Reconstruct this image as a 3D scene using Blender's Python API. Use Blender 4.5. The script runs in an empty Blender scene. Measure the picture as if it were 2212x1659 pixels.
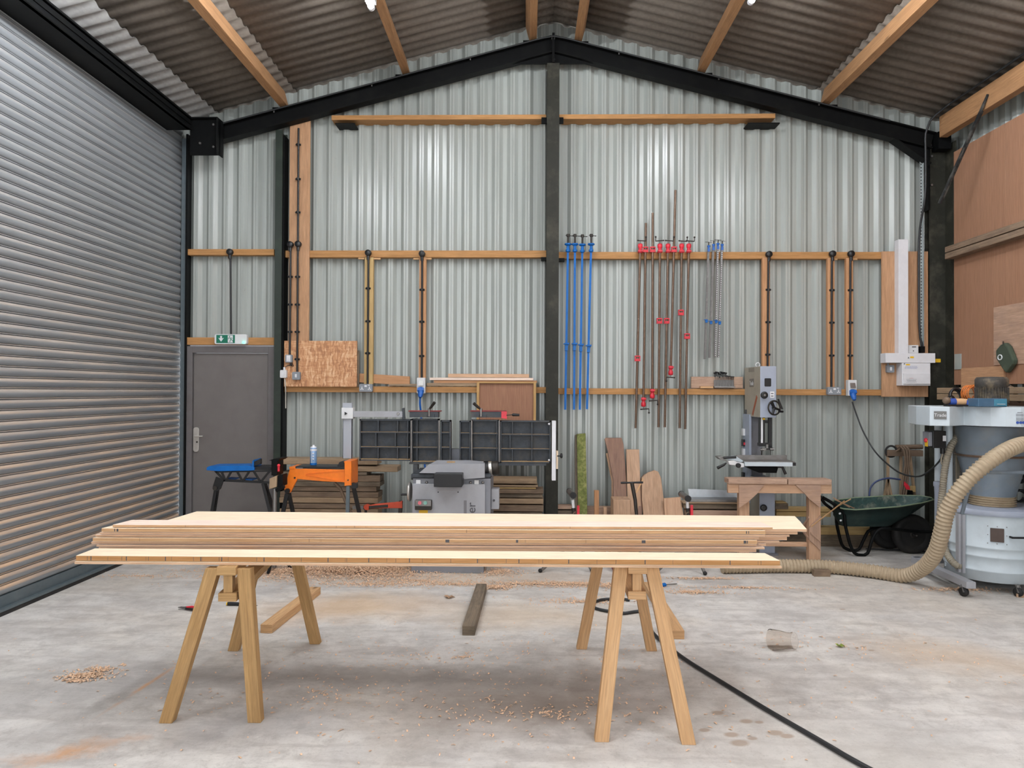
import bpy, math, random
from mathutils import Vector, Matrix
random.seed(7)
S = bpy.context.scene
COL = S.collection

# ---------------------------------------------------------------- camera
IW, IH, F = 2212.0, 1659.0, 1580.0
CAM = Vector((0.0, 0.0, 1.55))
_d = Vector((1140-1106, -(845-829.5), -F)).normalized()      # world +Y seen by the camera
_u = Vector((0.004, 1.0, 0.0)); _u = (_u - _d*_u.dot(_d)).normalized()
_x = _d.cross(_u).normalized()
# rows of R: world axes expressed in camera coordinates -> world = (x.c, y.c, z.c)
R = Matrix((_x, _d, _u))
cam_data = bpy.data.cameras.new('camera'); cam = bpy.data.objects.new('camera', cam_data); COL.objects.link(cam)
cam_data.sensor_fit = 'HORIZONTAL'; cam_data.sensor_width = 36.0; cam_data.lens = 36.0*F/IW
cam_data.clip_start = 0.05; cam_data.clip_end = 100
cam.matrix_world = Matrix.Translation(CAM) @ R.to_4x4()
S.camera = cam
# ---------------------------------------------------------------- world, daylight, exposure
w = bpy.data.worlds.new('overcast_sky'); S.world = w; w.use_nodes = True
w.node_tree.nodes['Background'].inputs[0].default_value = (0.90, 0.95, 1.0, 1)
w.node_tree.nodes['Background'].inputs[1].default_value = 1.0
S.view_settings.view_transform = 'Standard'; S.view_settings.look = 'None'
S.view_settings.exposure = 0.68; S.view_settings.gamma = 1.0; S.view_settings.use_curve_mapping = False
def area(name, loc, rot, sx, sy, power, col):
    l = bpy.data.lights.new(name, 'AREA'); l.shape = 'RECTANGLE'; l.size = sx; l.size_y = sy
    l.energy = power; l.color = col
    o = bpy.data.objects.new(name, l); COL.objects.link(o); o.location = loc; o.rotation_euler = rot
    return o
# daylight through the open front of the shed, behind the camera
area('doorway_daylight', (0.3, -2.6, 2.1), (math.radians(90), 0, 0), 6.8, 3.6, 85, (0.97, 0.985, 1.0))
TUBE_STRENGTH = 118.0

# ---------------------------------------------------------------- pixel -> place
def ray(px, py):
    c = Vector((px-IW/2, -(py-IH/2), -F))
    return R @ c
def P(px, py, Y):
    r = ray(px, py); return CAM + r*((Y-CAM.y)/r.y)
def G(px, py, z=0.0):
    r = ray(px, py); return CAM + r*((z-CAM.z)/r.z)
def PX(px, py, X):
    r = ray(px, py); return CAM + r*((X-CAM.x)/r.x)
def V(*a): return Vector(a)
YW, YR, YP = 7.62, 7.50, 7.42     # sheeting, face of the rails, face of the posts

# ---------------------------------------------------------------- mesh builder
class MB:
    def __init__(s): s.v=[]; s.f=[]; s.uv=[]; s.mi=[]; s.sm=[]
    def add(s, verts, faces, m=0, sm=False, uvs=None):
        b=len(s.v); s.v += [Vector(p) for p in verts]
        for k,f in enumerate(faces):
            s.f.append([b+i for i in f]); s.mi.append(m); s.sm.append(sm)
            s.uv.append(uvs[k] if uvs else [(0,0)]*len(f))
        return s
    def obox(s, c, a, b, d, m=0):
        """box with centre c and full edge vectors a,b,d"""
        c=Vector(c); a=Vector(a); b=Vector(b); d=Vector(d)
        vs=[c+(a*i+b*j+d*k)*.5 for i in(-1,1) for j in(-1,1) for k in(-1,1)]
        fs=[(0,1,3,2),(4,6,7,5),(0,4,5,1),(2,3,7,6),(0,2,6,4),(1,5,7,3)]
        if a.cross(b).dot(d)<0: fs=[f[::-1] for f in fs]
        ax=sorted([a,b,d], key=lambda q:-q.length); L,M,N=[q.normalized() for q in ax]
        r1,r2=random.uniform(0,50),random.uniform(0,50)
        uvs=[]
        for f in fs:
            n=(vs[f[1]]-vs[f[0]]).cross(vs[f[2]]-vs[f[0]]).normalized()
            if abs(n.dot(L))>.9: A,B,o=M,N,7.3
            elif abs(n.dot(M))>.9: A,B,o=L,N,3.1
            else: A,B,o=L,M,0
            uvs.append([((vs[i]-c).dot(A)+r1+o,(vs[i]-c).dot(B)+r2+o) for i in f])
        return s.add(vs,fs,m,False,uvs)
    def box(s, x0,x1,y0,y1,z0,z1,m=0):
        return s.obox(((x0+x1)/2,(y0+y1)/2,(z0+z1)/2),(abs(x1-x0),0,0),(0,abs(y1-y0),0),(0,0,abs(z1-z0)),m)
    def beam(s,p,q,w,h,side=(1,0,0),m=0):
        """bar from p to q; w along 'side', h across"""
        p=Vector(p);q=Vector(q);L=q-p;sd=Vector(side);l=L.normalized();sd=(sd-l*sd.dot(l)).normalized()
        return s.obox((p+q)/2,L,sd*w,l.cross(sd)*h,m)
    def prism(s,pts,depth,m=0,sm=False):
        """pts: 3D polygon (planar); depth: vector"""
        pts=[Vector(p) for p in pts]; d=Vector(depth); n=len(pts)
        nn=Vector((0,0,0))
        for i in range(n): nn+=pts[i].cross(pts[(i+1)%n])
        if nn.dot(d)>0: pts=pts[::-1]
        vs=pts+[p+d for p in pts]
        fs=[tuple(range(n)),tuple(range(2*n-1,n-1,-1))]
        A=max(((pts[(i+1)%n]-pts[i]) for i in range(n)),key=lambda q:q.length).normalized()
        B=A.cross(d.normalized()); r=random.uniform(0,50)
        uvs=[[(vs[i].dot(A)+r,vs[i].dot(B)) for i in f] for f in fs]
        fs2=[];
        for i in range(n):
            j=(i+1)%n; fs2.append((i,i+n,j+n,j)); e=(pts[j]-pts[i]).length
            uvs.append([(r,0),(r,d.length),(r+e,d.length),(r+e,0)])
        return s.add(vs,fs+fs2,m,sm,uvs)
    def tube(s,pts,r,n=8,m=0,closed=False,caps=True,sm=True):
        pts=[Vector(p) for p in pts]; N=len(pts); rr=r if isinstance(r,(list,tuple)) else [r]*N
        tang=[]
        for i in range(N):
            a=pts[(i-1)%N] if (closed or i>0) else pts[i]; b=pts[(i+1)%N] if (closed or i<N-1) else pts[i]
            t=b-a; tang.append(t.normalized() if t.length>1e-9 else Vector((0,0,1)))
        t0=tang[0]; up=Vector((0,0,1)) if abs(t0.z)<.9 else Vector((1,0,0))
        nv=(up-t0*up.dot(t0)).normalized(); vs=[]; dist=0; uvv=[]
        for i in range(N):
            t=tang[i]; nv=(nv-t*nv.dot(t)); nv=nv.normalized() if nv.length>1e-6 else Vector((1,0,0)); bv=t.cross(nv)
            if i: dist+=(pts[i]-pts[i-1]).length
            uvv.append(dist)
            for k in range(n):
                a=2*math.pi*k/n; vs.append(pts[i]+(nv*math.cos(a)+bv*math.sin(a))*rr[i])
        fs=[];uvs=[]
        for i in range(N if closed else N-1):
            j=(i+1)%N
            for k in range(n):
                l=(k+1)%n; fs.append((i*n+k,i*n+l,j*n+l,j*n+k))
                uvs.append([(uvv[i],k/n*.2),(uvv[i],(k+1)/n*.2),(uvv[j],(k+1)/n*.2),(uvv[j],k/n*.2)])
        s.add(vs,fs,m,sm,uvs)
        if caps and not closed:
            s.add(vs[:n],[tuple(range(n-1,-1,-1))],m); s.add(vs[-n:],[tuple(range(n))],m)
        return s
    def cyl(s,p,q,r,n=16,m=0,sm=True): return s.tube([p,q],r,n,m,sm=sm)
    def lathe(s,prof,o,axis=(0,0,1),n=24,m=0,sm=True):
        """prof: list of (radius, distance along axis)"""
        a=Vector(axis).normalized(); u=Vector((1,0,0)) if abs(a.x)<.9 else Vector((0,1,0)); u=(u-a*u.dot(a)).normalized(); v=a.cross(u); o=Vector(o)
        vs=[]
        for r,t in prof:
            for k in range(n):
                g=2*math.pi*k/n; vs.append(o+a*t+(u*math.cos(g)+v*math.sin(g))*max(r,1e-5))
        fs=[(i*n+k,i*n+(k+1)%n,(i+1)*n+(k+1)%n,(i+1)*n+k) for i in range(len(prof)-1) for k in range(n)]
        if prof[-1][1]<prof[0][1]: fs=[f[::-1] for f in fs]
        s.add(vs,fs,m,sm)
        if prof[0][0]>1e-4: s.add(vs[:n],[tuple(range(n-1,-1,-1))],m)
        if prof[-1][0]>1e-4: s.add(vs[-n:],[tuple(range(n))],m)
        return s
    def ball(s,c,r,n=10,m=0,sz=1):
        pr=[(r*math.sin(math.pi*i/n),-r*sz*math.cos(math.pi*i/n)) for i in range(n+1)]
        return s.lathe(pr,c,(0,0,1),n*2,m)
    def rbox(s,x0,x1,z0,z1,y0,y1,r,m=0,k=3):
        """rounded rectangle in the xz plane, from y0 (front) to y1"""
        pts=[]
        for cx,cz,a0 in ((x1-r,z1-r,0),(x0+r,z1-r,90),(x0+r,z0+r,180),(x1-r,z0+r,270)):
            for i in range(k+1):
                a=math.radians(a0+90*i/k); pts.append((cx+r*math.cos(a),y0,cz+r*math.sin(a)))
        return s.prism(pts,(0,y1-y0,0),m)

def crom(pts, step=.02, closed=False):
    pts=[Vector(p) for p in pts]; out=[]; n=len(pts)
    g=lambda i: pts[i%n] if closed else (pts[0]*2-pts[1] if i<0 else (pts[-1]*2-pts[-2] if i>=n else pts[i]))
    for i in range(n if closed else n-1):
        a,b,c,d=g(i-1),g(i),g(i+1),g(i+2); k=max(1,int((c-b).length/step))
        for j in range(k):
            t=j/k; out.append(.5*((2*b)+(c-a)*t+(2*a-5*b+4*c-d)*t*t+(3*b-a-3*c+d)*t**3))
    if not closed: out.append(pts[-1])
    return out

WL={}      # world location of every object built
def build(name, mb, mats, parent=None, origin=None, bev=0.0, label=None, cat=None, group=None, kind=None, seg=2):
    if not isinstance(mats,(list,tuple)): mats=[mats]
    if parent is not None: o0=WL[parent.name]
    elif origin is not None: o0=Vector(origin)
    else:
        xs=[p.x for p in mb.v]; ys=[p.y for p in mb.v]; zs=[p.z for p in mb.v]
        o0=Vector(((min(xs)+max(xs))/2,(min(ys)+max(ys))/2,min(zs)))
    me=bpy.data.meshes.new(name)
    me.from_pydata([tuple(p-o0) for p in mb.v],[],mb.f)
    uvl=me.uv_layers.new(name='UVMap'); i=0; flat=[]
    for u in mb.uv:
        for q in u: flat += [q[0],q[1]]
    uvl.data.foreach_set('uv',flat)
    me.polygons.foreach_set('material_index',mb.mi); me.polygons.foreach_set('use_smooth',mb.sm)
    for m in mats: me.materials.append(m)
    me.update()
    o=bpy.data.objects.new(name,me); COL.objects.link(o); WL[o.name]=o0
    if parent is not None: o.parent=parent; o.location=(0,0,0); 
    else: o.location=o0
    if bev>0:
        b=o.modifiers.new('edge','BEVEL'); b.width=bev; b.segments=seg; b.limit_method='ANGLE'; b.angle_limit=math.radians(40)
    tag(o,label,cat,group,kind); return o
def tag(o,label=None,cat=None,group=None,kind=None):
    if label: o['label']=label
    if cat: o['category']=cat
    if group: o['group']=group
    if kind: o['kind']=kind
def thing(name,label,cat,loc,group=None):
    o=bpy.data.objects.new(name,None); COL.objects.link(o); o.location=loc; o.empty_display_size=.05
    WL[o.name]=Vector(loc); tag(o,label,cat,group); return o
def part(name,mb,mats,parent,bev=0.0,label=None,kind=None): return build(name,mb,mats,parent,None,bev,label,kind=kind)
def struct(name,mb,mats,bev=0.0,parent=None): return build(name,mb,mats,parent,bev=bev,kind=None if parent else 'structure')
def dup(root,loc,label,rz=0,group=None):
    r=root.copy(); COL.objects.link(r); r.location=loc; r.rotation_euler=(0,0,rz); r['label']=label
    if group: r['group']=group
    for ch in list(root.children):
        c=ch.copy(); COL.objects.link(c); c.parent=r
        for g in list(ch.children):
            d=g.copy(); COL.objects.link(d); d.parent=c
    return r
def text(name,body,mat,parent,center,size,right,up,depth=.0008,sx=1.0):
    """lettering centred on a point; 'right' and 'up' give its plane"""
    cu=bpy.data.curves.new(name,'FONT'); cu.body=body; cu.size=size; cu.extrude=depth; cu.align_x='CENTER'; cu.align_y='CENTER'
    tmp=bpy.data.objects.new(name+'_tmp',cu); COL.objects.link(tmp)
    me=bpy.data.meshes.new_from_object(tmp.evaluated_get(bpy.context.evaluated_depsgraph_get())); bpy.data.objects.remove(tmp)
    me.materials.clear(); me.materials.append(mat); o=bpy.data.objects.new(name,me); COL.objects.link(o)
    r=Vector(right).normalized(); u=Vector(up); u=(u-r*u.dot(r)).normalized(); n=r.cross(u)
    m=Matrix((r*sx,u,n)).transposed().to_4x4(); m.translation=Vector(center)-(WL[parent.name] if parent else Vector((0,0,0)))
    if parent: o.parent=parent
    o.matrix_local=m; WL[o.name]=Vector(center); return o

# ---------------------------------------------------------------- materials
def srgb(c):
    if isinstance(c,str): c=[int(c[i:i+2],16)/255 for i in (0,2,4)]
    return tuple([(x/12.92 if x<=.04045 else ((x+.055)/1.055)**2.4) for x in c])+(1,)
def newmat(name):
    m=bpy.data.materials.new(name); m.use_nodes=True; nt=m.node_tree; return m,nt,nt.nodes['Principled BSDF']
def N(nt,t,**k):
    n=nt.nodes.new(t)
    for a,b in k.items():
        if a in n.inputs.keys() if isinstance(a,str) else False: n.inputs[a].default_value=b
        else: setattr(n,a,b)
    return n
def noise(nt,vec,scale,detail=4,rough=.55,dist=0):
    n=nt.nodes.new('ShaderNodeTexNoise'); n.inputs['Scale'].default_value=scale; n.inputs['Detail'].default_value=detail
    n.inputs['Roughness'].default_value=rough; n.inputs['Distortion'].default_value=dist
    if vec is not None: nt.links.new(vec,n.inputs['Vector'])
    return n.outputs['Fac']
def ramp(nt,fac,stops):
    r=nt.nodes.new('ShaderNodeValToRGB'); e=r.color_ramp.elements
    while len(e)<len(stops): e.new(.5)
    for i,(p,c) in enumerate(stops): e[i].position=p; e[i].color=c if len(c)==4 else (*c,1)
    nt.links.new(fac,r.inputs['Fac']); return r.outputs['Color']
def mapping(nt,vec,scale=(1,1,1),loc=(0,0,0),rot=(0,0,0)):
    m=nt.nodes.new('ShaderNodeMapping'); m.inputs['Scale'].default_value=scale; m.inputs['Location'].default_value=loc; m.inputs['Rotation'].default_value=rot
    nt.links.new(vec,m.inputs['Vector']); return m.outputs['Vector']
def mix(nt,fac,a,b,mode='MIX'):
    m=nt.nodes.new('ShaderNodeMix'); m.data_type='RGBA'; m.blend_type=mode
    for i,x in ((0,fac),(6,a),(7,b)):
        if isinstance(x,(int,float,tuple)): m.inputs[i].default_value=x
        else: nt.links.new(x,m.inputs[i])
    return m.outputs[2]
def math_(nt,op,a,b=0.0,clamp=False):
    m=nt.nodes.new('ShaderNodeMath'); m.operation=op; m.use_clamp=clamp
    for i,x in ((0,a),(1,b)):
        if isinstance(x,(int,float)): m.inputs[i].default_value=x
        else: nt.links.new(x,m.inputs[i])
    return m.outputs[0]
def coords(nt,which='Object'): return nt.nodes.new('ShaderNodeTexCoord').outputs[which]
def wpos(nt): return nt.nodes.new('ShaderNodeNewGeometry').outputs['Position']
def bump(nt,bsdf,h,strength=.3,dist=.01):
    b=nt.nodes.new('ShaderNodeBump'); b.inputs['Strength'].default_value=strength; b.inputs['Distance'].default_value=dist
    nt.links.new(h,b.inputs['Height']); nt.links.new(b.outputs[0],bsdf.inputs['Normal'])

def paint(name,c,rough=.5,metal=0.0,dirt=None,amt=.35,scale=6,bmp=0,var=.08,spec=.5):
    """plain coloured surface with slight unevenness and worn or dusty patches of colour 'dirt'"""
    m,nt,b=newmat(name); c=srgb(c); v=coords(nt)
    n1=noise(nt,v,scale*3,5)
    lo=tuple(x*(1-var) for x in c[:3]); hi=tuple(min(1,x*(1+var)) for x in c[:3])
    col=ramp(nt,n1,[(.3,(*lo,1)),(.7,(*hi,1))])
    if dirt:
        n2=noise(nt,v,scale,7,.65)
        f=ramp(nt,n2,[(.5,(0,0,0,1)),(.72,(amt,)*3+(1,))]); col=mix(nt,f,col,srgb(dirt))
    nt.links.new(col,b.inputs['Base Color']); b.inputs['Roughness'].default_value=rough; b.inputs['Metallic'].default_value=metal
    b.inputs['Specular IOR Level'].default_value=spec
    if bmp: bump(nt,b,noise(nt,v,scale*10,4),bmp,.004)
    return m
def wood(name,c1,c2,rough=.65,freq=26,knots=0.0,stain=None,samt=.5,marks=False,bmp=.15,lng=1.3):
    m,nt,b=newmat(name); uv=coords(nt,'UV')
    big=noise(nt,mapping(nt,uv,(.8,3,1)),1.5,3)
    mm=nt.nodes.new('ShaderNodeMapping'); mm.inputs['Scale'].default_value=(lng,freq,1); nt.links.new(uv,mm.inputs['Vector'])
    g=noise(nt,mm.outputs[0],2.2,6,.6,.9)
    fine=noise(nt,mapping(nt,uv,(7,freq*9,1)),1,3)
    a,c=srgb(c1),srgb(c2)
    col=ramp(nt,g,[(.32,a),(.5,tuple((x+y)/2 for x,y in zip(a,c))),(.68,c)])
    col=mix(nt,.35,col,mix(nt,big,a,c))
    f2=ramp(nt,fine,[(.35,(.82,.82,.82,1)),(.65,(1.06,1.06,1.06,1))]); col=mix(nt,1.0,col,f2,'MULTIPLY')
    if knots>0:
        vo=nt.nodes.new('ShaderNodeTexVoronoi'); vo.inputs['Scale'].default_value=1.0
        nt.links.new(mapping(nt,uv,(1.1,3.6,1)),vo.inputs['Vector'])
        k=ramp(nt,vo.outputs['Distance'],[(.03,(knots,)*3+(1,)),(.075,(0,0,0,1))])
        col=mix(nt,k,col,tuple(x*.28 for x in a[:3])+(1,))
    if stain:
        s=noise(nt,mapping(nt,uv,(2.5,7,1)),1.6,6,.7)
        col=mix(nt,ramp(nt,s,[(.48,(0,0,0,1)),(.7,(samt,)*3+(1,))]),col,srgb(stain))
    if marks:
        s=noise(nt,mapping(nt,uv,(34,0.02,1)),1.0,1)
        k=ramp(nt,s,[(.69,(0,0,0,1)),(.70,(.6,.6,.6,1)),(.716,(0,0,0,1))]); s2=noise(nt,mapping(nt,uv,(90,9,1)),1.0,2)
        k2=ramp(nt,s2,[(.74,(0,0,0,1)),(.80,(.5,.5,.5,1))])
        col=mix(nt,k,col,srgb('4a3a30')); col=mix(nt,k2,col,srgb('6a4a34'))
    nt.links.new(col,b.inputs['Base Color']); b.inputs['Roughness'].default_value=rough
    b.inputs['Specular IOR Level'].default_value=.3
    if bmp: bump(nt,b,g,bmp,.004)
    return m
def emit(name,c,strength):
    m,nt,b=newmat(name); b.inputs['Base Color'].default_value=srgb(c)
    b.inputs['Emission Color'].default_value=srgb(c); b.inputs['Emission Strength'].default_value=strength; return m
def clear(name,c,alpha_rough=.05,trans=1.0,ior=1.3):
    m,nt,b=newmat(name); b.inputs['Base Color'].default_value=srgb(c); b.inputs['Transmission Weight'].default_value=trans
    b.inputs['Roughness'].default_value=alpha_rough; b.inputs['IOR'].default_value=ior; return m
M={}
M['rail']=wood('redwood_rail','a0713f','c59562',knots=.6,stain='7e5e42',samt=.35)
M['purlin']=wood('purlin_timber','8c6645','b0865e',knots=.7,stain='6a4e3a',samt=.35)
M['batten']=wood('sawn_batten','ac7c54','cc9c74',knots=.5)
M['batten_pale']=wood('pale_batten','a98a58','cdb07c',knots=.7)
M['ply']=wood('plywood','ac8260','c69c78',freq=14,knots=.25,stain='8f6a52',samt=.3,bmp=.04)
M['ply2']=wood('plywood_wall_lining','8e6850','a27a60',freq=30,knots=0,stain='9a7460',samt=.35,bmp=.03,lng=.7)
M['ply_old']=wood('weathered_plywood','a4846e','ba9a84',freq=10,stain='877068',samt=.5,bmp=.04)
M['oak']=wood('freshly_planed_oak','ebd2b2','f8e6cc',freq=18,rough=.55,bmp=.05)
M['oak_pink']=wood('freshly_planed_pinkish_oak','e6ccba','f6e2d2',freq=18,rough=.55,bmp=.05)
M['oak_edge']=wood('rough_oak_edge','b48a62','d4ac82',freq=30,knots=.3,marks=True,bmp=.1)
M['oak_edge_dark']=wood('marked_oak_edge','a4743f','c69464',freq=30,knots=.3,bmp=.1)
M['oak_sawn']=wood('sawn_oak_board','c49c7c','dcb898',freq=26,knots=.3,bmp=.08)
M['pine']=wood('construction_pine','a07c50','c49e6c',freq=16,knots=.8,stain='80664a',samt=.25,bmp=.2)
M['pine2']=wood('pale_construction_pine','b88e62','d4ac80',freq=14,knots=.8,bmp=.2)
M['old']=wood('weathered_timber','6a5646','95806a',freq=22,knots=.4,stain='4a4038',samt=.6,bmp=.5)
M['old_pale']=wood('dusty_timber','8c745c','b59c7e',freq=22,knots=.4,stain='5a4c40',samt=.5,bmp=.5)
M['oldbeam']=wood('old_grey_beam','5c5044','8a7a66',freq=20,stain='3c382e',samt=.7,bmp=.5)
M['bench']=wood('rough_bench_timber','a28270','c8aa92',freq=20,knots=.6,stain='74564a',samt=.5,bmp=.3)
M['bench2']=wood('rough_orange_timber','b0886a','ceaa8c',freq=20,knots=.8,bmp=.3)
M['walnut']=wood('rough_brown_slab','7a5c4c','9c7c6a',freq=16,knots=.5,stain='5e483e',samt=.4,bmp=.3)
M['slab']=wood('light_brown_slab','a68468','c6a488',freq=9,knots=.8,bmp=.15)
M['red_ply']=wood('reddish_plywood','8e6550','a47a60',freq=30,bmp=.02)
M['frame_wood']=wood('honey_timber_frame','b08a58','c8a26c',freq=20,bmp=.05)
M['black']=paint('black_painted_steel','08090a',.55,dirt='1c1c18',amt=.4,var=.2,spec=.15)
M['post']=paint('flaking_dark_post_paint','26261f',.6,dirt='5e5a4e',amt=.45,scale=5,var=.15,spec=.3)
M['green_post']=paint('dark_green_painted_steel','1c261e',.5,dirt='3c4a3c',amt=.4,scale=4)
M['blk_plastic']=paint('black_plastic','131315',.4,var=.15)
M['rubber']=paint('black_rubber','1b1a1a',.7,dirt='3a342e',amt=.5)
M['guide']=paint('grey_blue_guide_rail','5c676c',.45,.3,dirt='7a7e7e',amt=.4)
M['door']=paint('grey_door_paint','6a6562',.5,dirt='5a5350',amt=.5,scale=2,var=.05)
M['door_frame']=paint('grey_door_frame_paint','646060',.5,dirt='544c48',amt=.6,scale=3,var=.05)
M['chrome']=paint('brushed_chrome','cac6c0',.35,.7)
M['steel']=paint('dull_steel','8e8c8a',.4,.9,dirt='5c544c',amt=.5)
M['bar_steel']=paint('dull_clamp_bar','6e6c6a',.5,.6,dirt='9a9896',amt=.5,scale=20)
M['iron']=paint('brown_iron_pipe','6e5a4c',.45,.7,dirt='8a7c70',amt=.5,scale=12)
M['iron_dark']=paint('dark_iron','3a3632',.5,.6)
M['blue']=paint('bright_blue_paint','0c62ae',.45,dirt='0a4e8a',amt=.5,spec=.3)
M['blue2']=paint('deep_blue_plastic','1a5cae',.4)
M['red']=paint('red_painted_iron','d22a3a',.4,dirt='8a1826',amt=.5,scale=14)
M['orange']=paint('orange_painted_steel','ee7a18',.4,dirt='d86a14',amt=.4)
M['dark_orange']=paint('dull_orange_plastic','c4482a',.5,dirt='93341c',amt=.5)
M['mach']=paint('machine_grey_paint','9c9da2',.42,dirt='86847f',amt=.4,scale=3,var=.04)
M['mach_dark']=paint('darker_machine_grey','7e8087',.45,dirt='6a6864',amt=.4,var=.05)
M['mach_blue']=paint('bluish_machine_paint','9aa2b2',.4,dirt='8a8a8c',amt=.3,scale=3,var=.04)
M['dusty']=paint('dusty_machine_side','a69f90',.6,dirt='928876',amt=.6,scale=3,var=.05)
M['cast']=paint('dark_cast_iron','3a3f45',.55,.2,dirt='5c564c',amt=.5,scale=9,bmp=.2,var=.2)
M['edge_dust']=paint('dusty_rib_edge','a8875c',.8,dirt='8c7452',amt=.5,scale=14)
M['white']=paint('white_plastic','d9d9dc',.4,dirt='c2c2c6',amt=.4,var=.02)
M['offwhite']=paint('off_white_enamel','d4d5d6',.45,dirt='c0bdb6',amt=.4,scale=3,var=.03)
M['drum']=paint('pale_blue_grey_enamel','bcc6cc',.35,dirt='9fa6aa',amt=.4,scale=4,var=.03)
M['funnel']=paint('grey_blue_funnel','6f7a84',.5,dirt='8c8678',amt=.4,scale=4)
M['grey_box']=paint('grey_metal_box','858a90',.5,var=.05)
M['yellow']=paint('yellow_label','e2b41e',.5,var=.04)
M['hose']=paint('dusty_ribbed_hose','a5937a',.6,dirt='b8a88e',amt=.6,scale=10)
M['hose_grey']=paint('grey_brown_hose','8c8474',.6,dirt='a09680',amt=.5,scale=10)
M['tub']=paint('dark_green_tub','122a28',.5,dirt='3c4a42',amt=.5,scale=7,var=.2)
M['tub_in']=paint('mud_splashed_green','2c4642',.6,dirt='8a8a7c',amt=.8,scale=12,var=.3)
M['concrete_lump']=paint('pale_offcut','c8a078',.7)
M['printing']=paint('dark_print','4a4a4e',.6)
M['blue_print']=paint('blue_print','2a4a9a',.6)
M['red_print']=paint('red_print','b03028',.6)
M['green_sign']=paint('green_sign_face','0f6b52',.4,var=.02)
M['canvas']=paint('olive_canvas','3a4436',.9,dirt='555c48',amt=.5,scale=9)
M['brown_strap']=paint('brown_strap','6a5848',.85,dirt='8a7866',amt=.4)
M['cord_orange']=paint('orange_cord','d87a34',.5)
M['cable']=paint('black_cable','202224',.45)
M['white_cable']=paint('white_cable','c9c4b8',.5)
M['motor']=paint('dusty_black_motor','3e3a36',.7,dirt='8c7c62',amt=.8,scale=10,var=.3)
M['moss']=paint('mossy_green_board','69703c',.95,dirt='a4a268',amt=.9,scale=16,var=.35,bmp=.6)
M['jar']=clear('dusty_clear_plastic','f6f2ee',.04,1.0,1.08)
M['polycarb']=clear('frosted_guard_plastic','c0c4cc',.5,.35,1.2)
M['tubeglow']=emit('fluorescent_tube','f6faff',TUBE_STRENGTH)
M['led']=emit('green_indicator','40ffc0',6)
M['leafdry']=paint('dry_leaf','a8886c',.9,var=.2)
M['leafgreen']=paint('green_leaf','8c9a48',.9,var=.2)
M['shav']=paint('wood_shavings','dcb898',.85,var=.2,scale=9)
M['can']=paint('blue_white_can','86a8d0',.35,.3,dirt='b8cce4',amt=.6,scale=9)

def mat_sheet():
    m,nt,b=newmat('pale_green_box_profile_sheet'); p=wpos(nt)
    n1=noise(nt,mapping(nt,p,(9,1,.35)),1.6,5); n2=noise(nt,mapping(nt,p,(40,4,1.2)),1.0,4,.7); n3=noise(nt,p,26,6,.8)
    col=ramp(nt,n1,[(.3,srgb('989d98')),(.7,srgb('acb1ac'))])
    col=mix(nt,ramp(nt,n2,[(.60,(0,0,0,1)),(.76,(.45,.45,.45,1))]),col,srgb('8f9186'))
    col=mix(nt,ramp(nt,n3,[(.66,(0,0,0,1)),(.70,(.6,.6,.6,1))]),col,srgb('5e5f58'))
    nt.links.new(col,b.inputs['Base Color']); b.inputs['Roughness'].default_value=.27; b.inputs['Specular IOR Level'].default_value=.8
    return m
M['sheet']=mat_sheet()
def mat_roof(name,a,c):
    m,nt,b=newmat(name); p=wpos(nt)
    n1=noise(nt,mapping(nt,p,(1.2,5,1.2)),1.3,6,.65); n2=noise(nt,p,30,4)
    col=ramp(nt,n1,[(.3,srgb(a)),(.72,srgb(c))]); col=mix(nt,.3,col,ramp(nt,n2,[(.4,srgb(a)),(.6,srgb(c))]))
    nt.links.new(col,b.inputs['Base Color']); b.inputs['Roughness'].default_value=.9; return m
M['roof']=mat_roof('brown_grey_fibre_cement','5a524a','756c62')
M['roof_lit']=mat_roof('lit_tone_fibre_cement','8e8d8b','acaba8')  # roof sheet tone with the light along the eaves put into it
M['ridge']=mat_roof('bleached_ridge_capping','5c554e','8c857c')
def mat_shutter():
    m,nt,b=newmat('galvanised_slats_with_dust'); g=nt.nodes.new('ShaderNodeNewGeometry'); p=g.outputs['Position']
    sx=nt.nodes.new('ShaderNodeSeparateXYZ'); nt.links.new(g.outputs['Normal'],sx.inputs[0])
    sp=nt.nodes.new('ShaderNodeSeparateXYZ'); nt.links.new(p,sp.inputs[0])
    n1=noise(nt,mapping(nt,p,(1,1.1,16)),1.6,5,.65)
    # settled dust lies on the upward-facing part of every slat, thicker low down
    up=ramp(nt,sx.outputs['Z'],[(.02,(0,0,0,1)),(.30,(1,1,1,1))])
    low=math_(nt,'MULTIPLY',math_(nt,'SUBTRACT',3.2,sp.outputs['Z']),.30,True)
    amt=math_(nt,'MULTIPLY',up,math_(nt,'ADD',math_(nt,'MULTIPLY',low,.75),.30),True)
    patch=ramp(nt,n1,[(.30,(.35,.35,.35,1)),(.6,(1,1,1,1))])
    amt=math_(nt,'MULTIPLY',amt,patch,True)
    base=ramp(nt,noise(nt,mapping(nt,p,(1,.6,9)),2,4),[(.3,srgb('8a8e92')),(.7,srgb('9b9fa2'))])
    dust=mix(nt,low,srgb('b8ac9e'),srgb('c8a482'))
    nt.links.new(mix(nt,amt,base,dust),b.inputs['Base Color'])
    nt.links.new(math_(nt,'ADD',math_(nt,'MULTIPLY',amt,.4),.38),b.inputs['Roughness'])
    nt.links.new(math_(nt,'SUBTRACT',.45,math_(nt,'MULTIPLY',amt,.45)),b.inputs['Metallic'])
    return m
M['shutter']=mat_shutter()
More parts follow.
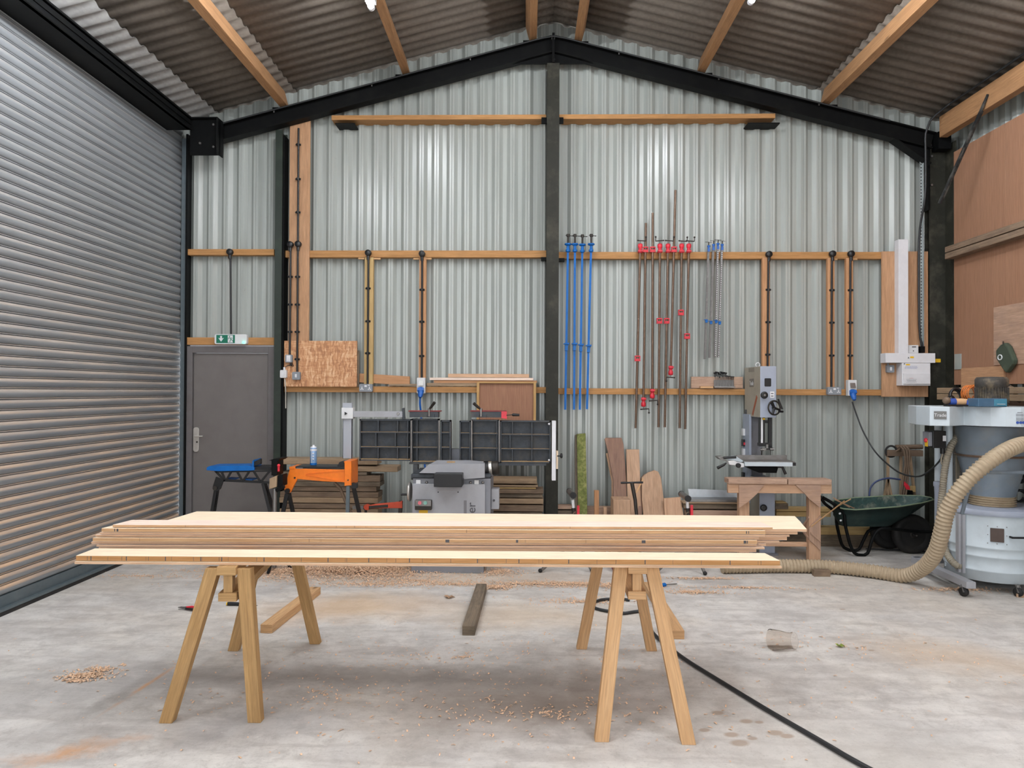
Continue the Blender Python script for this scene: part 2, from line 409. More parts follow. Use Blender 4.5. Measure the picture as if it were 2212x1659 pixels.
def mat_osb():
    m,nt,b=newmat('oriented_strand_board'); uv=coords(nt,'Object')
    cols=[]
    for k,(s,r) in enumerate((((95,6,13),.5),((12,6,80),.35),((70,6,18),1.2))):
        vo=nt.nodes.new('ShaderNodeTexVoronoi'); vo.inputs['Scale'].default_value=1.0; vo.inputs['Randomness'].default_value=1
        nz=nt.nodes.new('ShaderNodeTexNoise'); nz.inputs['Scale'].default_value=9; nt.links.new(uv,nz.inputs['Vector'])
        ad=nt.nodes.new('ShaderNodeVectorMath'); ad.operation='MULTIPLY_ADD'; nt.links.new(nz.outputs['Color'],ad.inputs[0]); ad.inputs[1].default_value=(.05,.05,.05); nt.links.new(uv,ad.inputs[2])
        nt.links.new(mapping(nt,ad.outputs[0],s,(k*3,0,k),(0,r,0)),vo.inputs['Vector']); cols.append(vo.outputs['Color'])
    sep=nt.nodes.new('ShaderNodeSeparateColor'); nt.links.new(mix(nt,.5,mix(nt,.5,cols[0],cols[1]),cols[2]),sep.inputs[0])
    col=ramp(nt,sep.outputs[0],[(.22,srgb('a4724e')),(.42,srgb('bc865c')),(.62,srgb('cc9a70')),(.82,srgb('dab48e'))])
    nt.links.new(col,b.inputs['Base Color']); b.inputs['Roughness'].default_value=.6; return m
M['osb']=mat_osb()
def mat_floor():
    m,nt,b=newmat('dusty_concrete_floor'); p=wpos(nt)
    patchy=noise(nt,mapping(nt,p,(1,1,1),(9,2,0)),7,8,.75,.3); big=noise(nt,p,.55,5,.6,.4); mid=noise(nt,mapping(nt,p,(1,1,1),(3,7,0)),2.2,7,.65,.5); streak=noise(nt,mapping(nt,p,(1.2,5,1),(0,0,0),(0,0,.5)),1.7,6,.6,.6)
    fine=noise(nt,p,60,5,.8); speck=noise(nt,p,28,3,.5)
    col=ramp(nt,mid,[(.28,srgb('b4b1ad')),(.5,srgb('cac6c1')),(.72,srgb('dad6cf'))])
    col=mix(nt,ramp(nt,streak,[(.46,(0,0,0,1)),(.66,(.55,.55,.55,1))]),col,srgb('a39c96'))
    col=mix(nt,ramp(nt,big,[(.5,(0,0,0,1)),(.7,(.6,.6,.6,1))]),col,srgb('c0b4a4'))
    col=mix(nt,ramp(nt,patchy,[(.36,(.55,.55,.55,1)),(.52,(0,0,0,1))]),col,srgb('a09a94'))
    col=mix(nt,ramp(nt,patchy,[(.55,(0,0,0,1)),(.7,(.45,.45,.45,1))]),col,srgb('dcd8d2'))
    d=nt.nodes.new('ShaderNodeVectorMath'); d.operation='MULTIPLY_ADD'
    nz=nt.nodes.new('ShaderNodeTexNoise'); nz.inputs['Scale'].default_value=3.5; nz.inputs['Detail'].default_value=6; nz.inputs['Roughness'].default_value=.7; nt.links.new(p,nz.inputs['Vector'])
    nt.links.new(nz.outputs['Color'],d.inputs[0]); d.inputs[1].default_value=(.55,.55,0); nt.links.new(p,d.inputs[2]); pw=d.outputs[0]
    def spot(px,py,rx,ry,rot,c,amt,hard=.4,plain=False):
        nonlocal col
        g=G(px,py)
        mp=nt.nodes.new('ShaderNodeMapping'); mp.vector_type='TEXTURE'
        mp.inputs['Location'].default_value=(g.x+(0 if plain else .275),g.y+(0 if plain else .275),0); mp.inputs['Rotation'].default_value=(0,0,rot); mp.inputs['Scale'].default_value=(rx,ry,1)
        nt.links.new(p if plain else pw,mp.inputs['Vector'])
        ln=nt.nodes.new('ShaderNodeVectorMath'); ln.operation='LENGTH'; nt.links.new(mp.outputs[0],ln.inputs[0])
        f=ramp(nt,ln.outputs['Value'],[(hard,(amt,)*3+(1,)),(1.0,(0,0,0,1))]); col=mix(nt,f,col,srgb(c))
    # stains, dusty marks and grey patches, with the boards' shadow band painted among them
    spot(1150,1530,.95,.42,.1,'8b7f76',.75,.2)
    spot(830,1470,1.5,.25,0,'938d88',.6,.2)  # soft shadow under the boards, painted into the floor colour
    spot(240,1480,1.3,.35,.3,'918d8b',.5,.1)
    spot(760,1310,.95,.45,.2,'c9a67c',.6,.2)
    spot(1120,1330,.9,.4,0,'c4ab8c',.5,.2)
    spot(560,1560,.5,.3,.4,'8f8b8a',.5,.2)
    spot(150,1625,.28,.12,.5,'cf9a6a',.75,.1)
    spot(1800,1165,1.6,.5,0,'b0977a',.75,.4)
    spot(1650,1195,.9,.3,0,'a8937a',.6,.3)
    spot(2080,1420,.8,.35,-.4,'bfa88e',.55,.2)
    spot(1900,1650,1.2,.5,-.5,'bdb8b0',.5,.2)
    spot(900,1245,2.2,.35,0,'c8b094',.5,.3)
    col=mix(nt,ramp(nt,fine,[(.3,(.45,.45,.45,1)),(.45,(0,0,0,1))]),col,srgb('8a847e'))
    col=mix(nt,ramp(nt,speck,[(.70,(0,0,0,1)),(.75,(.5,.5,.5,1))]),col,srgb('d6d2cc'))
    # the long smear of orange sawdust at the lower left
    a,c2=G(200,1555),G(400,1425); spx=math.atan2(c2.y-a.y,c2.x-a.x)
    mid_=(a+c2)/2
    mp=nt.nodes.new('ShaderNodeMapping'); mp.vector_type='TEXTURE'; mp.inputs['Location'].default_value=(mid_.x,mid_.y,0); mp.inputs['Rotation'].default_value=(0,0,spx); mp.inputs['Scale'].default_value=((c2-a).length*.55,.022,1)
    nt.links.new(p,mp.inputs['Vector']); ln=nt.nodes.new('ShaderNodeVectorMath'); ln.operation='LENGTH'; nt.links.new(mp.outputs[0],ln.inputs[0])
    f=math_(nt,'MULTIPLY',ramp(nt,ln.outputs['Value'],[(.2,(.8,.8,.8,1)),(1,(0,0,0,1))]),ramp(nt,patchy,[(.38,(.0,.0,.0,1)),(.56,(1,1,1,1))]))
    col=mix(nt,f,col,srgb('c99a70'))
    # dried drips
    for (x,y,s) in ((1550,1540,.03),(1522,1577,.025),(1580,1587,.032),(1598,1605,.04),(1612,1558,.03),(1675,1583,.035),(1700,1590,.03),(1640,1560,.02),(1865,1398,.018),(1882,1405,.018),(1820,1316,.02),(1625,1595,.022)):
        spot(x,y,s*1.3,s*.9,.2,'a08c7a',.75,.6,True)
    nt.links.new(col,b.inputs['Base Color']); b.inputs['Roughness'].default_value=.72; b.inputs['Specular IOR Level'].default_value=.35
    bump(nt,b,math_(nt,'ADD',mid,math_(nt,'MULTIPLY',fine,.3)),.25,.01); return m
M['floor']=mat_floor()
def mat_pipe_holes():
    return M['steel']
# ================================================================ building shell
XL, XR, YF = -3.625, 4.26, -2.7
RX, RZ, SL = 0.245, 5.38, 0.262          # ridge x, ridge height, slope
def roofz(x): return RZ - SL*abs(x-RX)
mb=MB(); mb.box(XL-.6,XR+.4,YF-2.5,YW+.3,-.12,0); struct('floor',mb,M['floor'])
# gable sheeting, box profile
def sheet_profile(x0,x1,pitch=.158):
    pts=[];x=x0
    rec,fl,cr=.042,.034,.048
    while x<x1:
        pts+=[(x,0),(x+rec,0),(x+rec+fl,-.038),(x+rec+fl+cr*.45,-.038),(x+rec+fl+cr*.5,-.034),(x+rec+fl+cr*.55,-.038),(x+rec+fl+cr,-.038)]; x+=pitch
    return pts
def sheet_wall(pts,zb,ztf,Y):
    mb=MB(); n=len(pts); vs=[]
    for x,d in pts: vs.append((x,Y+d,zb)); vs.append((x,Y+d,ztf(x)))
    fs=[(2*i,2*i+2,2*i+3,2*i+1) for i in range(n-1)]
    mb.add(vs,fs); return mb
pts=sheet_profile(XL-.12,XR+.25)
# the left bay above the door, and the rest of the gable
doorL,doorR=P(398,800,YR).x,P(594,800,YR).x; doorT=P(500,737,YR).z
left=[q for q in pts if q[0]<doorR]; right_=[q for q in pts if q[0]>=left[-1][0]]
mbw=sheet_wall(left,doorT,lambda x:roofz(x)+.01,YW); m2=sheet_wall(right_,0,lambda x:roofz(x)+.01,YW)
mbw.add(m2.v,m2.f); o=struct('wall_back',mbw,M['sheet'])
sol=o.modifiers.new('gauge','SOLIDIFY'); sol.thickness=.003
# roof sheets (corrugated, waves run down the slope)
def roof_sheet(x0,x1,drop,y0=YF,y1=YW+.12,per=.146,amp=.013,k=8):
    mb=MB(); n=int((y1-y0)/per*k); vs=[]
    for i in range(n+1):
        y=y0+(y1-y0)*i/n; ph=((y/per)%1.0)
        w=math.cos(2*math.pi*ph); w=max(-.75,min(.75,w))/.75
        for x in (x0,x1): vs.append((x,y,roofz(x)+.03-drop+amp*w))
    mb.add(vs,[(2*i,2*i+1,2*i+3,2*i+2) for i in range(n)],0,True); return mb
def roofpart(nm,mb,mat):
    o=struct(nm,mb,mat); s=o.modifiers.new('thickness','SOLIDIFY'); s.thickness=.007; s.offset=0; return o
cx=P(560,210,7.3).x
laps=(-2.36,2.85)
roofpart('ceiling_left_upper',roof_sheet(-2.58,RX-.18,0),M['roof'])
roofpart('ceiling_left_lower',roof_sheet(-3.38,-2.45,.012),M['roof'])
roofpart('ceiling_left_eaves',roof_sheet(-3.95,-3.27,.026),M['roof_lit'])  # lit strip beside the shutter beam, painted as a paler lowest sheet
roofpart('ceiling_right_upper',roof_sheet(RX+.18,3.12,0),M['roof'])
roofpart('ceiling_right_lower',roof_sheet(2.98,4.5,.012),M['roof'])
mb=roof_sheet(RX-.25,RX,.016); m3=roof_sheet(RX,RX+.25,.016); mb.add(m3.v,m3.f,0,True); roofpart('ceiling_ridge_capping',mb,M['ridge'])
# daylight gap strips are left open under the sheets by the waves themselves
# ---- purlins
slope_dir=lambda s: Vector((s,0,-SL)).normalized()
def purlin(x,label,side,w=.075,h=.17,y1=7.48):
    t=slope_dir(side); n=Vector((-t.z*0+ (SL if side>0 else -SL),0,1)).normalized()
    top=Vector((x,0,roofz(x)-.016)); c=top-n*(h/2)
    mb=MB(); mb.obox((c.x,(YF+y1)/2,c.z),(0,y1-YF,0),t*w,n*h)
    return build('purlin',mb,M['purlin'],bev=.004,label=label,cat='roof beam',group='timber purlins under the roof sheets')
PURL=[(-2.56,-1,'outer left timber purlin running to the rafter beside the shutter'),
      (-1.30,-1,'second timber purlin from the left with a lamp end under it'),
      (0.0,-1,'timber purlin just left of the ridge'),
      (0.54,1,'timber purlin just right of the ridge'),
      (1.79,1,'timber purlin half way down the right roof slope'),
      (3.04,1,'outer right timber purlin lit from above the frame')]
for x,s,l in PURL: purlin(x,l,s)
mb=MB(); mb.box(-3.95,-3.66,YF,7.5,4.2,4.36); 
# ---- strip lamps under the purlins
def strip_lamp(x,y0,y1,label,zoff=.0,dx=0.0):
    z=roofz(x)-.214+zoff; x+=dx
    t=thing('strip_lamp',label,'ceiling light',(x,(y0+y1)/2,z-.05),'fluorescent strip lamps under the purlins')
    mb=MB(); mb.box(x-.04,x+.04,y0,y1,z-.035,z+.01); part('housing',mb,M['white'],t,.004)
    mb=MB(); mb.tube([(x,y0+.03,z-.06),(x,y1-.03,z-.06)],.022,12); part('lamp_tube',mb,M['tubeglow'],t)
    for y,s in ((y0,1),(y1,-1)):
        mb=MB(); mb.cyl((x,y,z-.055),(x,y+s*.035,z-.055),.028,12); part('end_cap',mb,M['white'],t)
    return t
strip_lamp(-1.30,4.40,5.98,'strip lamp whose white end peeps in at the top, left side')
strip_lamp(1.79,4.35,5.93,'strip lamp whose white end peeps in at the top, right side')
strip_lamp(-2.50,3.4,4.95,'strip lamp lighting the outer left purlin',dx=.13)
strip_lamp(3.04,3.4,4.95,'strip lamp lighting the outer right purlin',dx=-.13)
for x in (-1.25,1.79): strip_lamp(x,1.6,3.1,'strip lamp overhead nearer the camera, '+('left row' if x<0 else 'right row'))
for x in (-2.5,3.04): strip_lamp(x,.2,1.7,'strip lamp overhead, outer '+('left row' if x<0 else 'right row'))
# ---- steel portal frame
RYc=7.42
def isec(name,p,q,depth,wid,mat,label,parent=None,up=(0,0,1),tf=.012,tw=.01):
    p=Vector(p);q=Vector(q);l=(q-p).normalized();u=Vector(up);u=(u-l*u.dot(l)).normalized();s=l.cross(u); c=(p+q)/2;L=q-p
    mb=MB(); mb.obox(c+u*(depth/2-tf/2),L,s*wid,u*tf); mb.obox(c-u*(depth/2-tf/2),L,s*wid,u*tf); mb.obox(c,L,s*tw,u*(depth-2*tf))
    return part(name,mb,mat,parent) if parent else build(name,mb,mat,label=label,cat='steel beam')
raf=thing('portal_rafter','black steel I-section rafter frame spanning the gable under the purlins','steel beam',(RX,RYc,4))
def rz(x): return roofz(x)-.175-.135
ap=(RX,RYc,rz(RX))
for s,xe in ((-1,-3.35),(1,4.05)):
    isec('rafter_beam',(xe,RYc,rz(xe)),ap,.165,.11,M['black'],'',raf)
mb=MB()
for s in (-1,1):
    mb.prism([(RX,RYc-.008,rz(RX)-.07),(RX+s*.45,RYc-.008,rz(RX+s*.45)-.075),(RX,RYc-.008,rz(RX)-.19)],(0,.016,0))
mb.box(RX-.012,RX+.012,RYc-.066,RYc+.066,rz(RX)-.2,rz(RX)+.1)
part('apex_haunch',mb,M['black'],raf)
xe=P(2005,320,RYc).x
mb=MB(); mb.prism([(xe,RYc-.006,rz(xe)-.07),(xe-.36,RYc-.006,rz(xe-.36)-.075),(xe,RYc-.006,rz(xe)-.24)],(0,.012,0)); mb.obox(((xe+xe-.36)/2,RYc,(rz(xe)-.24+rz(xe-.36)-.08)/2),Vector((-.36,0,rz(xe-.36)-.08-rz(xe)+.24)),(0,.12,0),(.004,0,.012)); part('eaves_haunch',mb,M['black'],raf)
for xx,sd in ((-2.56,-1),(-1.30,-1),(0.0,-1),(.54,1),(1.79,1),(3.04,1)):
    mb=MB(); zt_=roofz(xx)-.205; zb_=rz(xx)+.084; xc=xx+sd*.03; mb.box(xc-.03,xc+.03,RYc-.03,RYc+.03,zb_-.01,zt_); part('purlin_cleat',mb,M['black'],raf)
mb=MB()
for xx in (-2.6,-1.6,-.6,.9,1.9,2.9): mb.box(xx,xx+.012,RYc-.061,RYc-.054,rz(xx)+.05,rz(xx)+.07)
part('bolt_head',mb,M['steel'],raf)
# cable clipped along the rafter
mb=MB(); mb.tube(crom([(x,RYc-.075,rz(x)+.07) for x in (-3.2,-2.4,-1.5,-.6,RX-.12)]+[(RX,RYc-.075,rz(RX)+.06)]+[(x,RYc-.075,rz(x)+.07) for x in (RX+.12,1.4,2.6,3.6)],.1),.009,6)
build('rafter_cable',mb,M['cable'],label='thin black cable clipped along the top edge of the black rafter',cat='cable')
# posts
def ipost(name,px0,px1,pyt,label,mat,Y=YP,depth=.155,ztop=None):
    a,b=P(px0,900,Y),P(px1,900,Y); z=ztop if ztop else P(px0,pyt,Y).z
    mb=MB(); x0,x1=a.x,b.x; mb.box(x0,x1,Y,Y+.012,0,z); mb.box(x0,x1,Y+depth-.012,Y+depth,0,z); xc=(x0+x1)/2; mb.box(xc-.005,xc+.005,Y+.012,Y+depth-.012,0,z)
    return build(name,mb,mat,label=label,cat='steel post')
ipost('gable_post',1179,1206,135,'central dark steel gable post with flaking paint',M['post'],Y=YP-.06,depth=.2,ztop=rz(RX)-.205)
gl=ipost('gable_post',591,606,290,'dark green steel post at the right side of the grey door',M['green_post'],ztop=rz(-2.55)-.12)
mb=MB(); x0,x1=P(608.5,500,YP+.02).x,P(613,500,YP+.02).x; mb.box(x0,x1,YP+.03,YW-.04,0,P(609,290,YP).z); build('dark_gap_strip',mb,M['black'],label='narrow black strip filling the dark gap behind the green door post',cat='steel post')  # black strip added where a dark gap shows at the post's side
# left corner column and shutter head
mb=MB(); x0,x1=P(402,500,7.5).x,P(407,500,7.5).x; mb.box(x0+.002,x1-.004,7.48,7.575,0,4.2); build('corner_column',mb,M['black'],label='narrow black steel column in the left corner beside the shutter guide',cat='steel post')
t=thing('shutter_head_bracket','black steel bracket box holding the end of the shutter drum','bracket',P(440,335,7.25))
a=P(414,335,7.25); b=P(474,256,7.25)
mb=MB(); mb.box(a.x-.02,b.x,7.25,7.27,a.z,b.z); mb.box(b.x-.012,b.x,7.2,7.35,a.z,b.z); mb.box(a.x-.02,b.x,7.2,7.35,b.z-.012,b.z); part('plate',mb,M['black'],t,.003)
mb=MB()
for px,py in ((433,310),(462,270),(462,318)): q=P(px,py,7.25); mb.cyl(q,q-V(0,.015,0),.012,6)
part('bolt',mb,M['steel'],t)
# roller shutter on the left wall
sh=thing('roller_shutter','large grey galvanised roller shutter filling the left wall','shutter door',(XL,2.5,0))
sh['kind']='structure'
del sh['category']; sh.name='door_1'; WL[sh.name]=Vector((XL,2.5,0))
mb=MB(); pitch=.0755; y0,y1=YF,7.53; z=.13; vs=[]
prof=[]
while z<4.22:
    for t_,d_ in ((0,.0),(.015,.003),(.12,.0075),(.3,.0115),(.5,.013),(.7,.0115),(.88,.0075),(.985,.002),(1,-.002)): prof.append((XL+.004+d_,z+(pitch-.016)*t_))
    for dz,dx in ((-.0155,-.008),(-.012,-.008),(-.0115,.002),(-.010,.006),(-.0065,.007),(-.004,.004),(-.003,-.006),(-.001,-.006)): prof.append((XL+dx,z+pitch+dz))
    z+=pitch
for x,zz in prof: vs+=[(x,y0,zz),(x,y1,zz)]
mb.add(vs,[(2*i,2*i+2,2*i+3,2*i+1) for i in range(len(prof)-1)],0,True)
part('curtain',mb,M['shutter'],sh)
mb=MB(); mb.box(XL-.02,XL+.02,YF,7.53,.03,.125); mb.box(XL+.02,XL+.055,YF,7.53,.03,.05); part('bottom_bar',mb,M['guide'],sh,.002)
mb=MB(); mb.box(XL-.02,XL+.05,YF,7.53,.0,.03); part('rubber_seal',mb,M['rubber'],sh)
mb=MB(); b=P(401.5,700,7.5); mb.box(XL+.022,b.x,7.50,7.515,0,4.16); mb.box(b.x-.006,b.x,7.515,7.56,0,4.16); mb.box(XL-.06,XL-.02,7.535,7.56,0,4.16); part('guide_rail',mb,M['guide'],sh,.002,label='grey blue steel guide rail')
mb=MB(); mb.box(XL-.2,-3.38,YF,7.2,4.14,4.16); mb.box(-3.39,-3.37,YF,7.2,4.14,4.26); mb.box(XL-.2,-3.37,YF,7.2,4.24,4.26)
mb.box(-3.40,-3.355,YF,7.2,4.14,4.152); mb.box(-3.40,-3.36,YF,7.2,4.19,4.20); mb.box(-3.40,-3.355,YF,7.2,4.25,4.265)
part('shutter_hood',mb,M['black'],sh,label='black steel beam over the shutter')
# outer left wall (behind the shutter) closes the side
mb=MB(); mb.box(XL-.45,XL-.4,YF,YW+.1,0,4.4); struct('wall_left',mb,M['sheet'])
mb=MB(); mb.box(XL-.45,XL-.06,YW-.2,YW+.05,0,4.4); struct('wall_left_return',mb,M['black'])
# right wall: corrugated sheet outside, plywood lining inside
mb=MB(); n=90; vs=[]; k=0; y=YF
while y<YW+.1:
    for dy,dx in ((0,0),(.05,0),(.07,-.03),(.135,-.03)): vs+=[(XR+.08+dx,y+dy,0),(XR+.08+dx,y+dy,4.36)]
    y+=.158
mb.add(vs,[(i,i+2,i+3,i+1) for i in range(0,len(vs)-2,2)]); struct('wall_right',mb,M['sheet'])
XP=4.20
mb=MB(); edges=[YF,-.26,.96,2.18,3.4,4.62,5.84,6.52,7.30]
for a,b in zip(edges[:-1],edges[1:]):
    mb.box(XP,XP+.018,a+.0015,b-.0015,1.63,3.93)
struct('trim_1',mb,M['ply2'],.001)
mb=MB(); mb.box(XP+.0,XP+.04,YF,7.3,.9,1.5); struct('trim_2',mb,M['ply_old'])
# eaves timber, right
mb=MB(); mb.box(4.06,4.14,YF,7.30,4.075,4.28); build('eaves_beam',mb,M['purlin'],bev=.004,label='deep timber eaves beam along the top of the right wall',cat='roof beam')
# rails on the right wall
a=PX(2012,552,4.12)
for z0,z1,l in ((2.93,2.985,'upper of two weathered rails half way up the plywood wall'),(2.865,2.922,'lower of two weathered rails half way up the plywood wall')):
    mb=MB(); mb.box(4.10,XP,YF,7.28,z0,z1); build('wall_rail',mb,M['old'],bev=.004,label=l,cat='wall rail',group='weathered rails on the plywood wall')
for z0,z1,l in ((1.545,1.60,'upper timber ledge below the plywood wall, behind the coiled cords'),(1.485,1.54,'lower timber ledge below the plywood wall, behind the coiled cords')):
    mb=MB(); mb.box(4.02,XP,YF,7.28,z0,z1); build('wall_ledge',mb,M['old_pale'],bev=.004,label=l,cat='wall rail',group='timber ledges behind the coiled cords')
# right column (black steel)
t=thing('corner_stanchion','thick black steel stanchion in the right corner','steel post',(4.0,7.25,0))
a=P(2008,700,7.485); b=V(4.262,0,0)
mb=MB(); mb.box(a.x,b.x,7.485,7.497,0,4.15); mb.box(a.x,b.x,7.57,7.58,0,4.15); mb.box((a.x+b.x)/2-.006,(a.x+b.x)/2+.006,7.497,7.57,0,4.15)
mb.box(4.222,4.23,7.305,7.485,0,4.05)
part('column',mb,M['post'],t)
mb=MB(); mb.box(a.x-.02,a.x,7.47,7.57,3.4,4.12); mb.box(4.075,4.2,7.34,7.46,3.98,4.15); part('cap_plate',mb,M['black'],t)
mb=MB()
for py in (300,314,338,400): 
    for px in (2012,2046): q=P(px,py,7.48); mb.cyl(q,q-V(0,.012,0),.012,6)
part('bolt',mb,M['steel'],t)
# diagonal strut
mb=MB(); a=P(2030,440,7.0); b=P(2136,205,6.55); mb.beam(a,b,.036,.006,(1,0,0)); mb.beam(a+V(-.016,-.016,0),b+V(-.016,-.016,0),.006,.036,(1,0,0)); build('diagonal_strut',mb,paint('chipped_black_strut','1b1c1d',.5,dirt='6c6a64',amt=.8,scale=9),label='chipped black diagonal strut by the right wall',cat='steel strut')
# ---- horizontal rails of the gable
def rail(px0,px1,py0,py1,label,Y=YR,dep=.075,mat='rail',name='wall_rail',g='horizontal timber rails on the gable wall'):
    a=P(px0,(py0+py1)/2,Y); b=P(px1,(py0+py1)/2,Y); z1=(P(px0,py0,Y).z+P(px1,py0,Y).z)/2; z0=(P(px0,py1,Y).z+P(px1,py1,Y).z)/2
    mb=MB(); mb.obox(((a.x+b.x)/2,Y+dep/2,(z0+z1)/2),(b.x-a.x,0,0),(0,dep,0),(0,0,z1-z0)); return build(name,mb,M[mat],bev=.003,label=label,cat='wall rail',group=g)
rail(716,1180,248,258,'high timber rail left of the central post',Y=YR-.06,dep=.17)
rail(1208,1675,246,256,'high timber rail right of the central post',Y=YR-.06,dep=.17)
rail(403,592,538,551,'middle timber rail in the bay above the door')
rail(607,1180,541,556,'middle timber rail between the green post and central post')
rail(1207,1906,544,559,'middle timber rail behind the hanging clamps')
rail(607,1180,835,848,'lower timber rail between the green post and central post')
rail(1206,1906,840,853,'lower timber rail right of the central post')
rail(401,592,729,745,'timber rail just above the grey door')
# packers at rail ends
for px,py,l in ((1176,560,'left'),(1212,562,'right')):
    q=P(px,py,YR-.01); mb=MB(); mb.box(q.x-.035,q.x+.035,YR-.02,YR+.05,q.z-.01,q.z+.02); build('rail_bracket',mb,M['black'],label='small black rail bracket on the '+l+' of the central post, middle rail',cat='bracket')
for px,py,w_,l in ((745,266,.10,'under the left end of the high rail'),(1650,265,.16,'under the right end of the high rail')):
    q=P(px,py,YR-.07); mb=MB(); mb.box(q.x-w_,q.x+w_,YR-.075,YR+.1,q.z-.012,q.z); build('rail_bracket',mb,M['black'],label='flat black bracket '+l,cat='bracket')
for px,l in ((1176,'left'),(1211,'right')):
    q=P(px,259,YR-.1); mb=MB(); mb.box(q.x-.03,q.x+.03,YR-.09,YR-.06,q.z-.03,q.z+.03); build('rail_bracket',mb,M['black'],label='small black rail bracket on the '+l+' of the central post, high rail',cat='bracket')
# ---- grey door
d=bpy.data.objects.new('door_2',None); COL.objects.link(d); d.location=((doorL+doorR)/2,YR,0); WL['door_2']=Vector(d.location); d['kind']='structure'
fT=P(500,748,YR).z; fi=P(500,762,YR).z; fl_,fr=P(415,800,YR).x,P(579,800,YR).x
mb=MB(); mb.box(doorL,fl_,YR,YR+.1,0,fT); mb.box(fr,doorR,YR,YR+.1,0,fT); mb.box(fl_,fr,YR,YR+.1,fi,fT); part('door_frame',mb,M['door_frame'],d,.003)
mb=MB(); mb.box(fl_+.004,fr-.004,YR+.03,YR+.075,.01,fi-.004); part('door_leaf',mb,M['door'],d,.002)
mb=MB(); mb.box(doorL+.05,doorR-.02,YR+.02,YR+.03,fT,fT+.012); part('draught_strip',mb,M['white'],d)
hp=part_h=None
a=P(417.5,976,YR+.025); b=P(430,923,YR+.025)
mb=MB(); mb.rbox(a.x,b.x,a.z,b.z,YR+.018,YR+.031,.024); hp=part('handle_plate',mb,M['chrome'],d,.002)
mb=MB(); q=P(424,942,YR); mb.cyl((q.x,YR+.02,q.z),(q.x,YR-.035,q.z),.009); e=P(441,942,YR); mb.tube([(q.x,YR-.035,q.z),(q.x+.03,YR-.04,q.z),(e.x,YR-.035,q.z)],.009,8); part('lever',mb,M['chrome'],hp)
mb=MB(); q=P(424,955,YR); mb.cyl((q.x,YR+.02,q.z),(q.x,YR+.012,q.z),.009); part('keyhole',mb,M['iron_dark'],hp)
# ---- front side walls/opening closing the volume behind the camera
mb=MB(); mb.box(XL-.4,XL+.1,YF-.1,YF,0,4.4); mb.box(XR-.3,XR+.2,YF-.1,YF,0,4.4); mb.box(XL,XR,YF-.1,YF,4.0,4.45); struct('wall_front',mb,M['sheet'])
# ================================================================ sawhorses and the oak boards
HZ=.745
def sawhorse(label,bx,bx2,y0,y1,feet,mat,tops):
    t=thing('sawhorse',label,'sawhorse',((feet[0][0]+feet[1][0])/2,(y0+y1)/2,0),'timber sawhorses')
    at=lambda y: bx+(bx2-bx)*(y-y0)/(y1-y0)
    def bar(name,ya,yb,za,zb,w_):
        mb=MB(); p=Vector((at(ya),ya,(za+zb)/2)); q=Vector((at(yb),yb,(za+zb)/2)); mb.obox((p+q)/2,q-p,(w_,0,0),(0,0,zb-za)); part(name,mb,M[mat],t,.002)
    bar('top_rail',y0,y1,HZ-.038,HZ,.088); bar('lower_rail',y0+.02,y1-.02,HZ-.162,HZ-.124,.084)
    bar('spacer_block',y0+.03,y0+.08,HZ-.124,HZ-.038,.042); bar('spacer_block',y1-.08,y1-.03,HZ-.124,HZ-.038,.042)
    for (fx,fy),(tx,ty) in zip(feet,tops):
        s=1 if fx>bx else -1
        p=Vector((fx,fy,0)); q=Vector((tx,ty,HZ-.012)); mb=MB()
        # foot cut level with the floor, 45 x 70 mm section
        a=Vector((.031,0,0)); b=Vector((0,.024,0)); L=q-p; vs=[]
        for pt in (p,q):
            for i,j in ((-1,-1),(1,-1),(1,1),(-1,1)): vs.append(pt+a*i+b*j)
        fs=[(0,3,2,1),(4,5,6,7),(0,1,5,4),(1,2,6,5),(2,3,7,6),(3,0,4,7)]; r=random.uniform(0,40); ln=L.length
        uv=[[(r,0),(r,.05),(r+.08,.05),(r+.08,0)]]*2+[[(r,k*.1),(r,k*.1+.07),(r+ln,k*.1+.07),(r+ln,k*.1)] for k in range(4)]
        mb.add(vs,fs,0,False,uv); part('leg',mb,M[mat],t,.002)
    return t
def gx(px,py): g=G(px,py); return (g.x,g.y)
sawhorse('timber sawhorse under the left end of the oak boards',-1.366,-1.50,3.30,4.42,[gx(362,1558),gx(553,1557),gx(506,1404),gx(682,1389)],'pine',
   [(-1.440,3.345),(-1.295,3.345),(-1.575,4.36),(-1.425,4.36)])
sawhorse('timber sawhorse under the right end of the oak boards',.512,.532,3.40,4.45,[gx(1299,1598),gx(1486,1604),gx(1256,1400),gx(1407,1404)],'pine2',
   [(.440,3.46),(.584,3.46),(.462,4.38),(.603,4.38)])
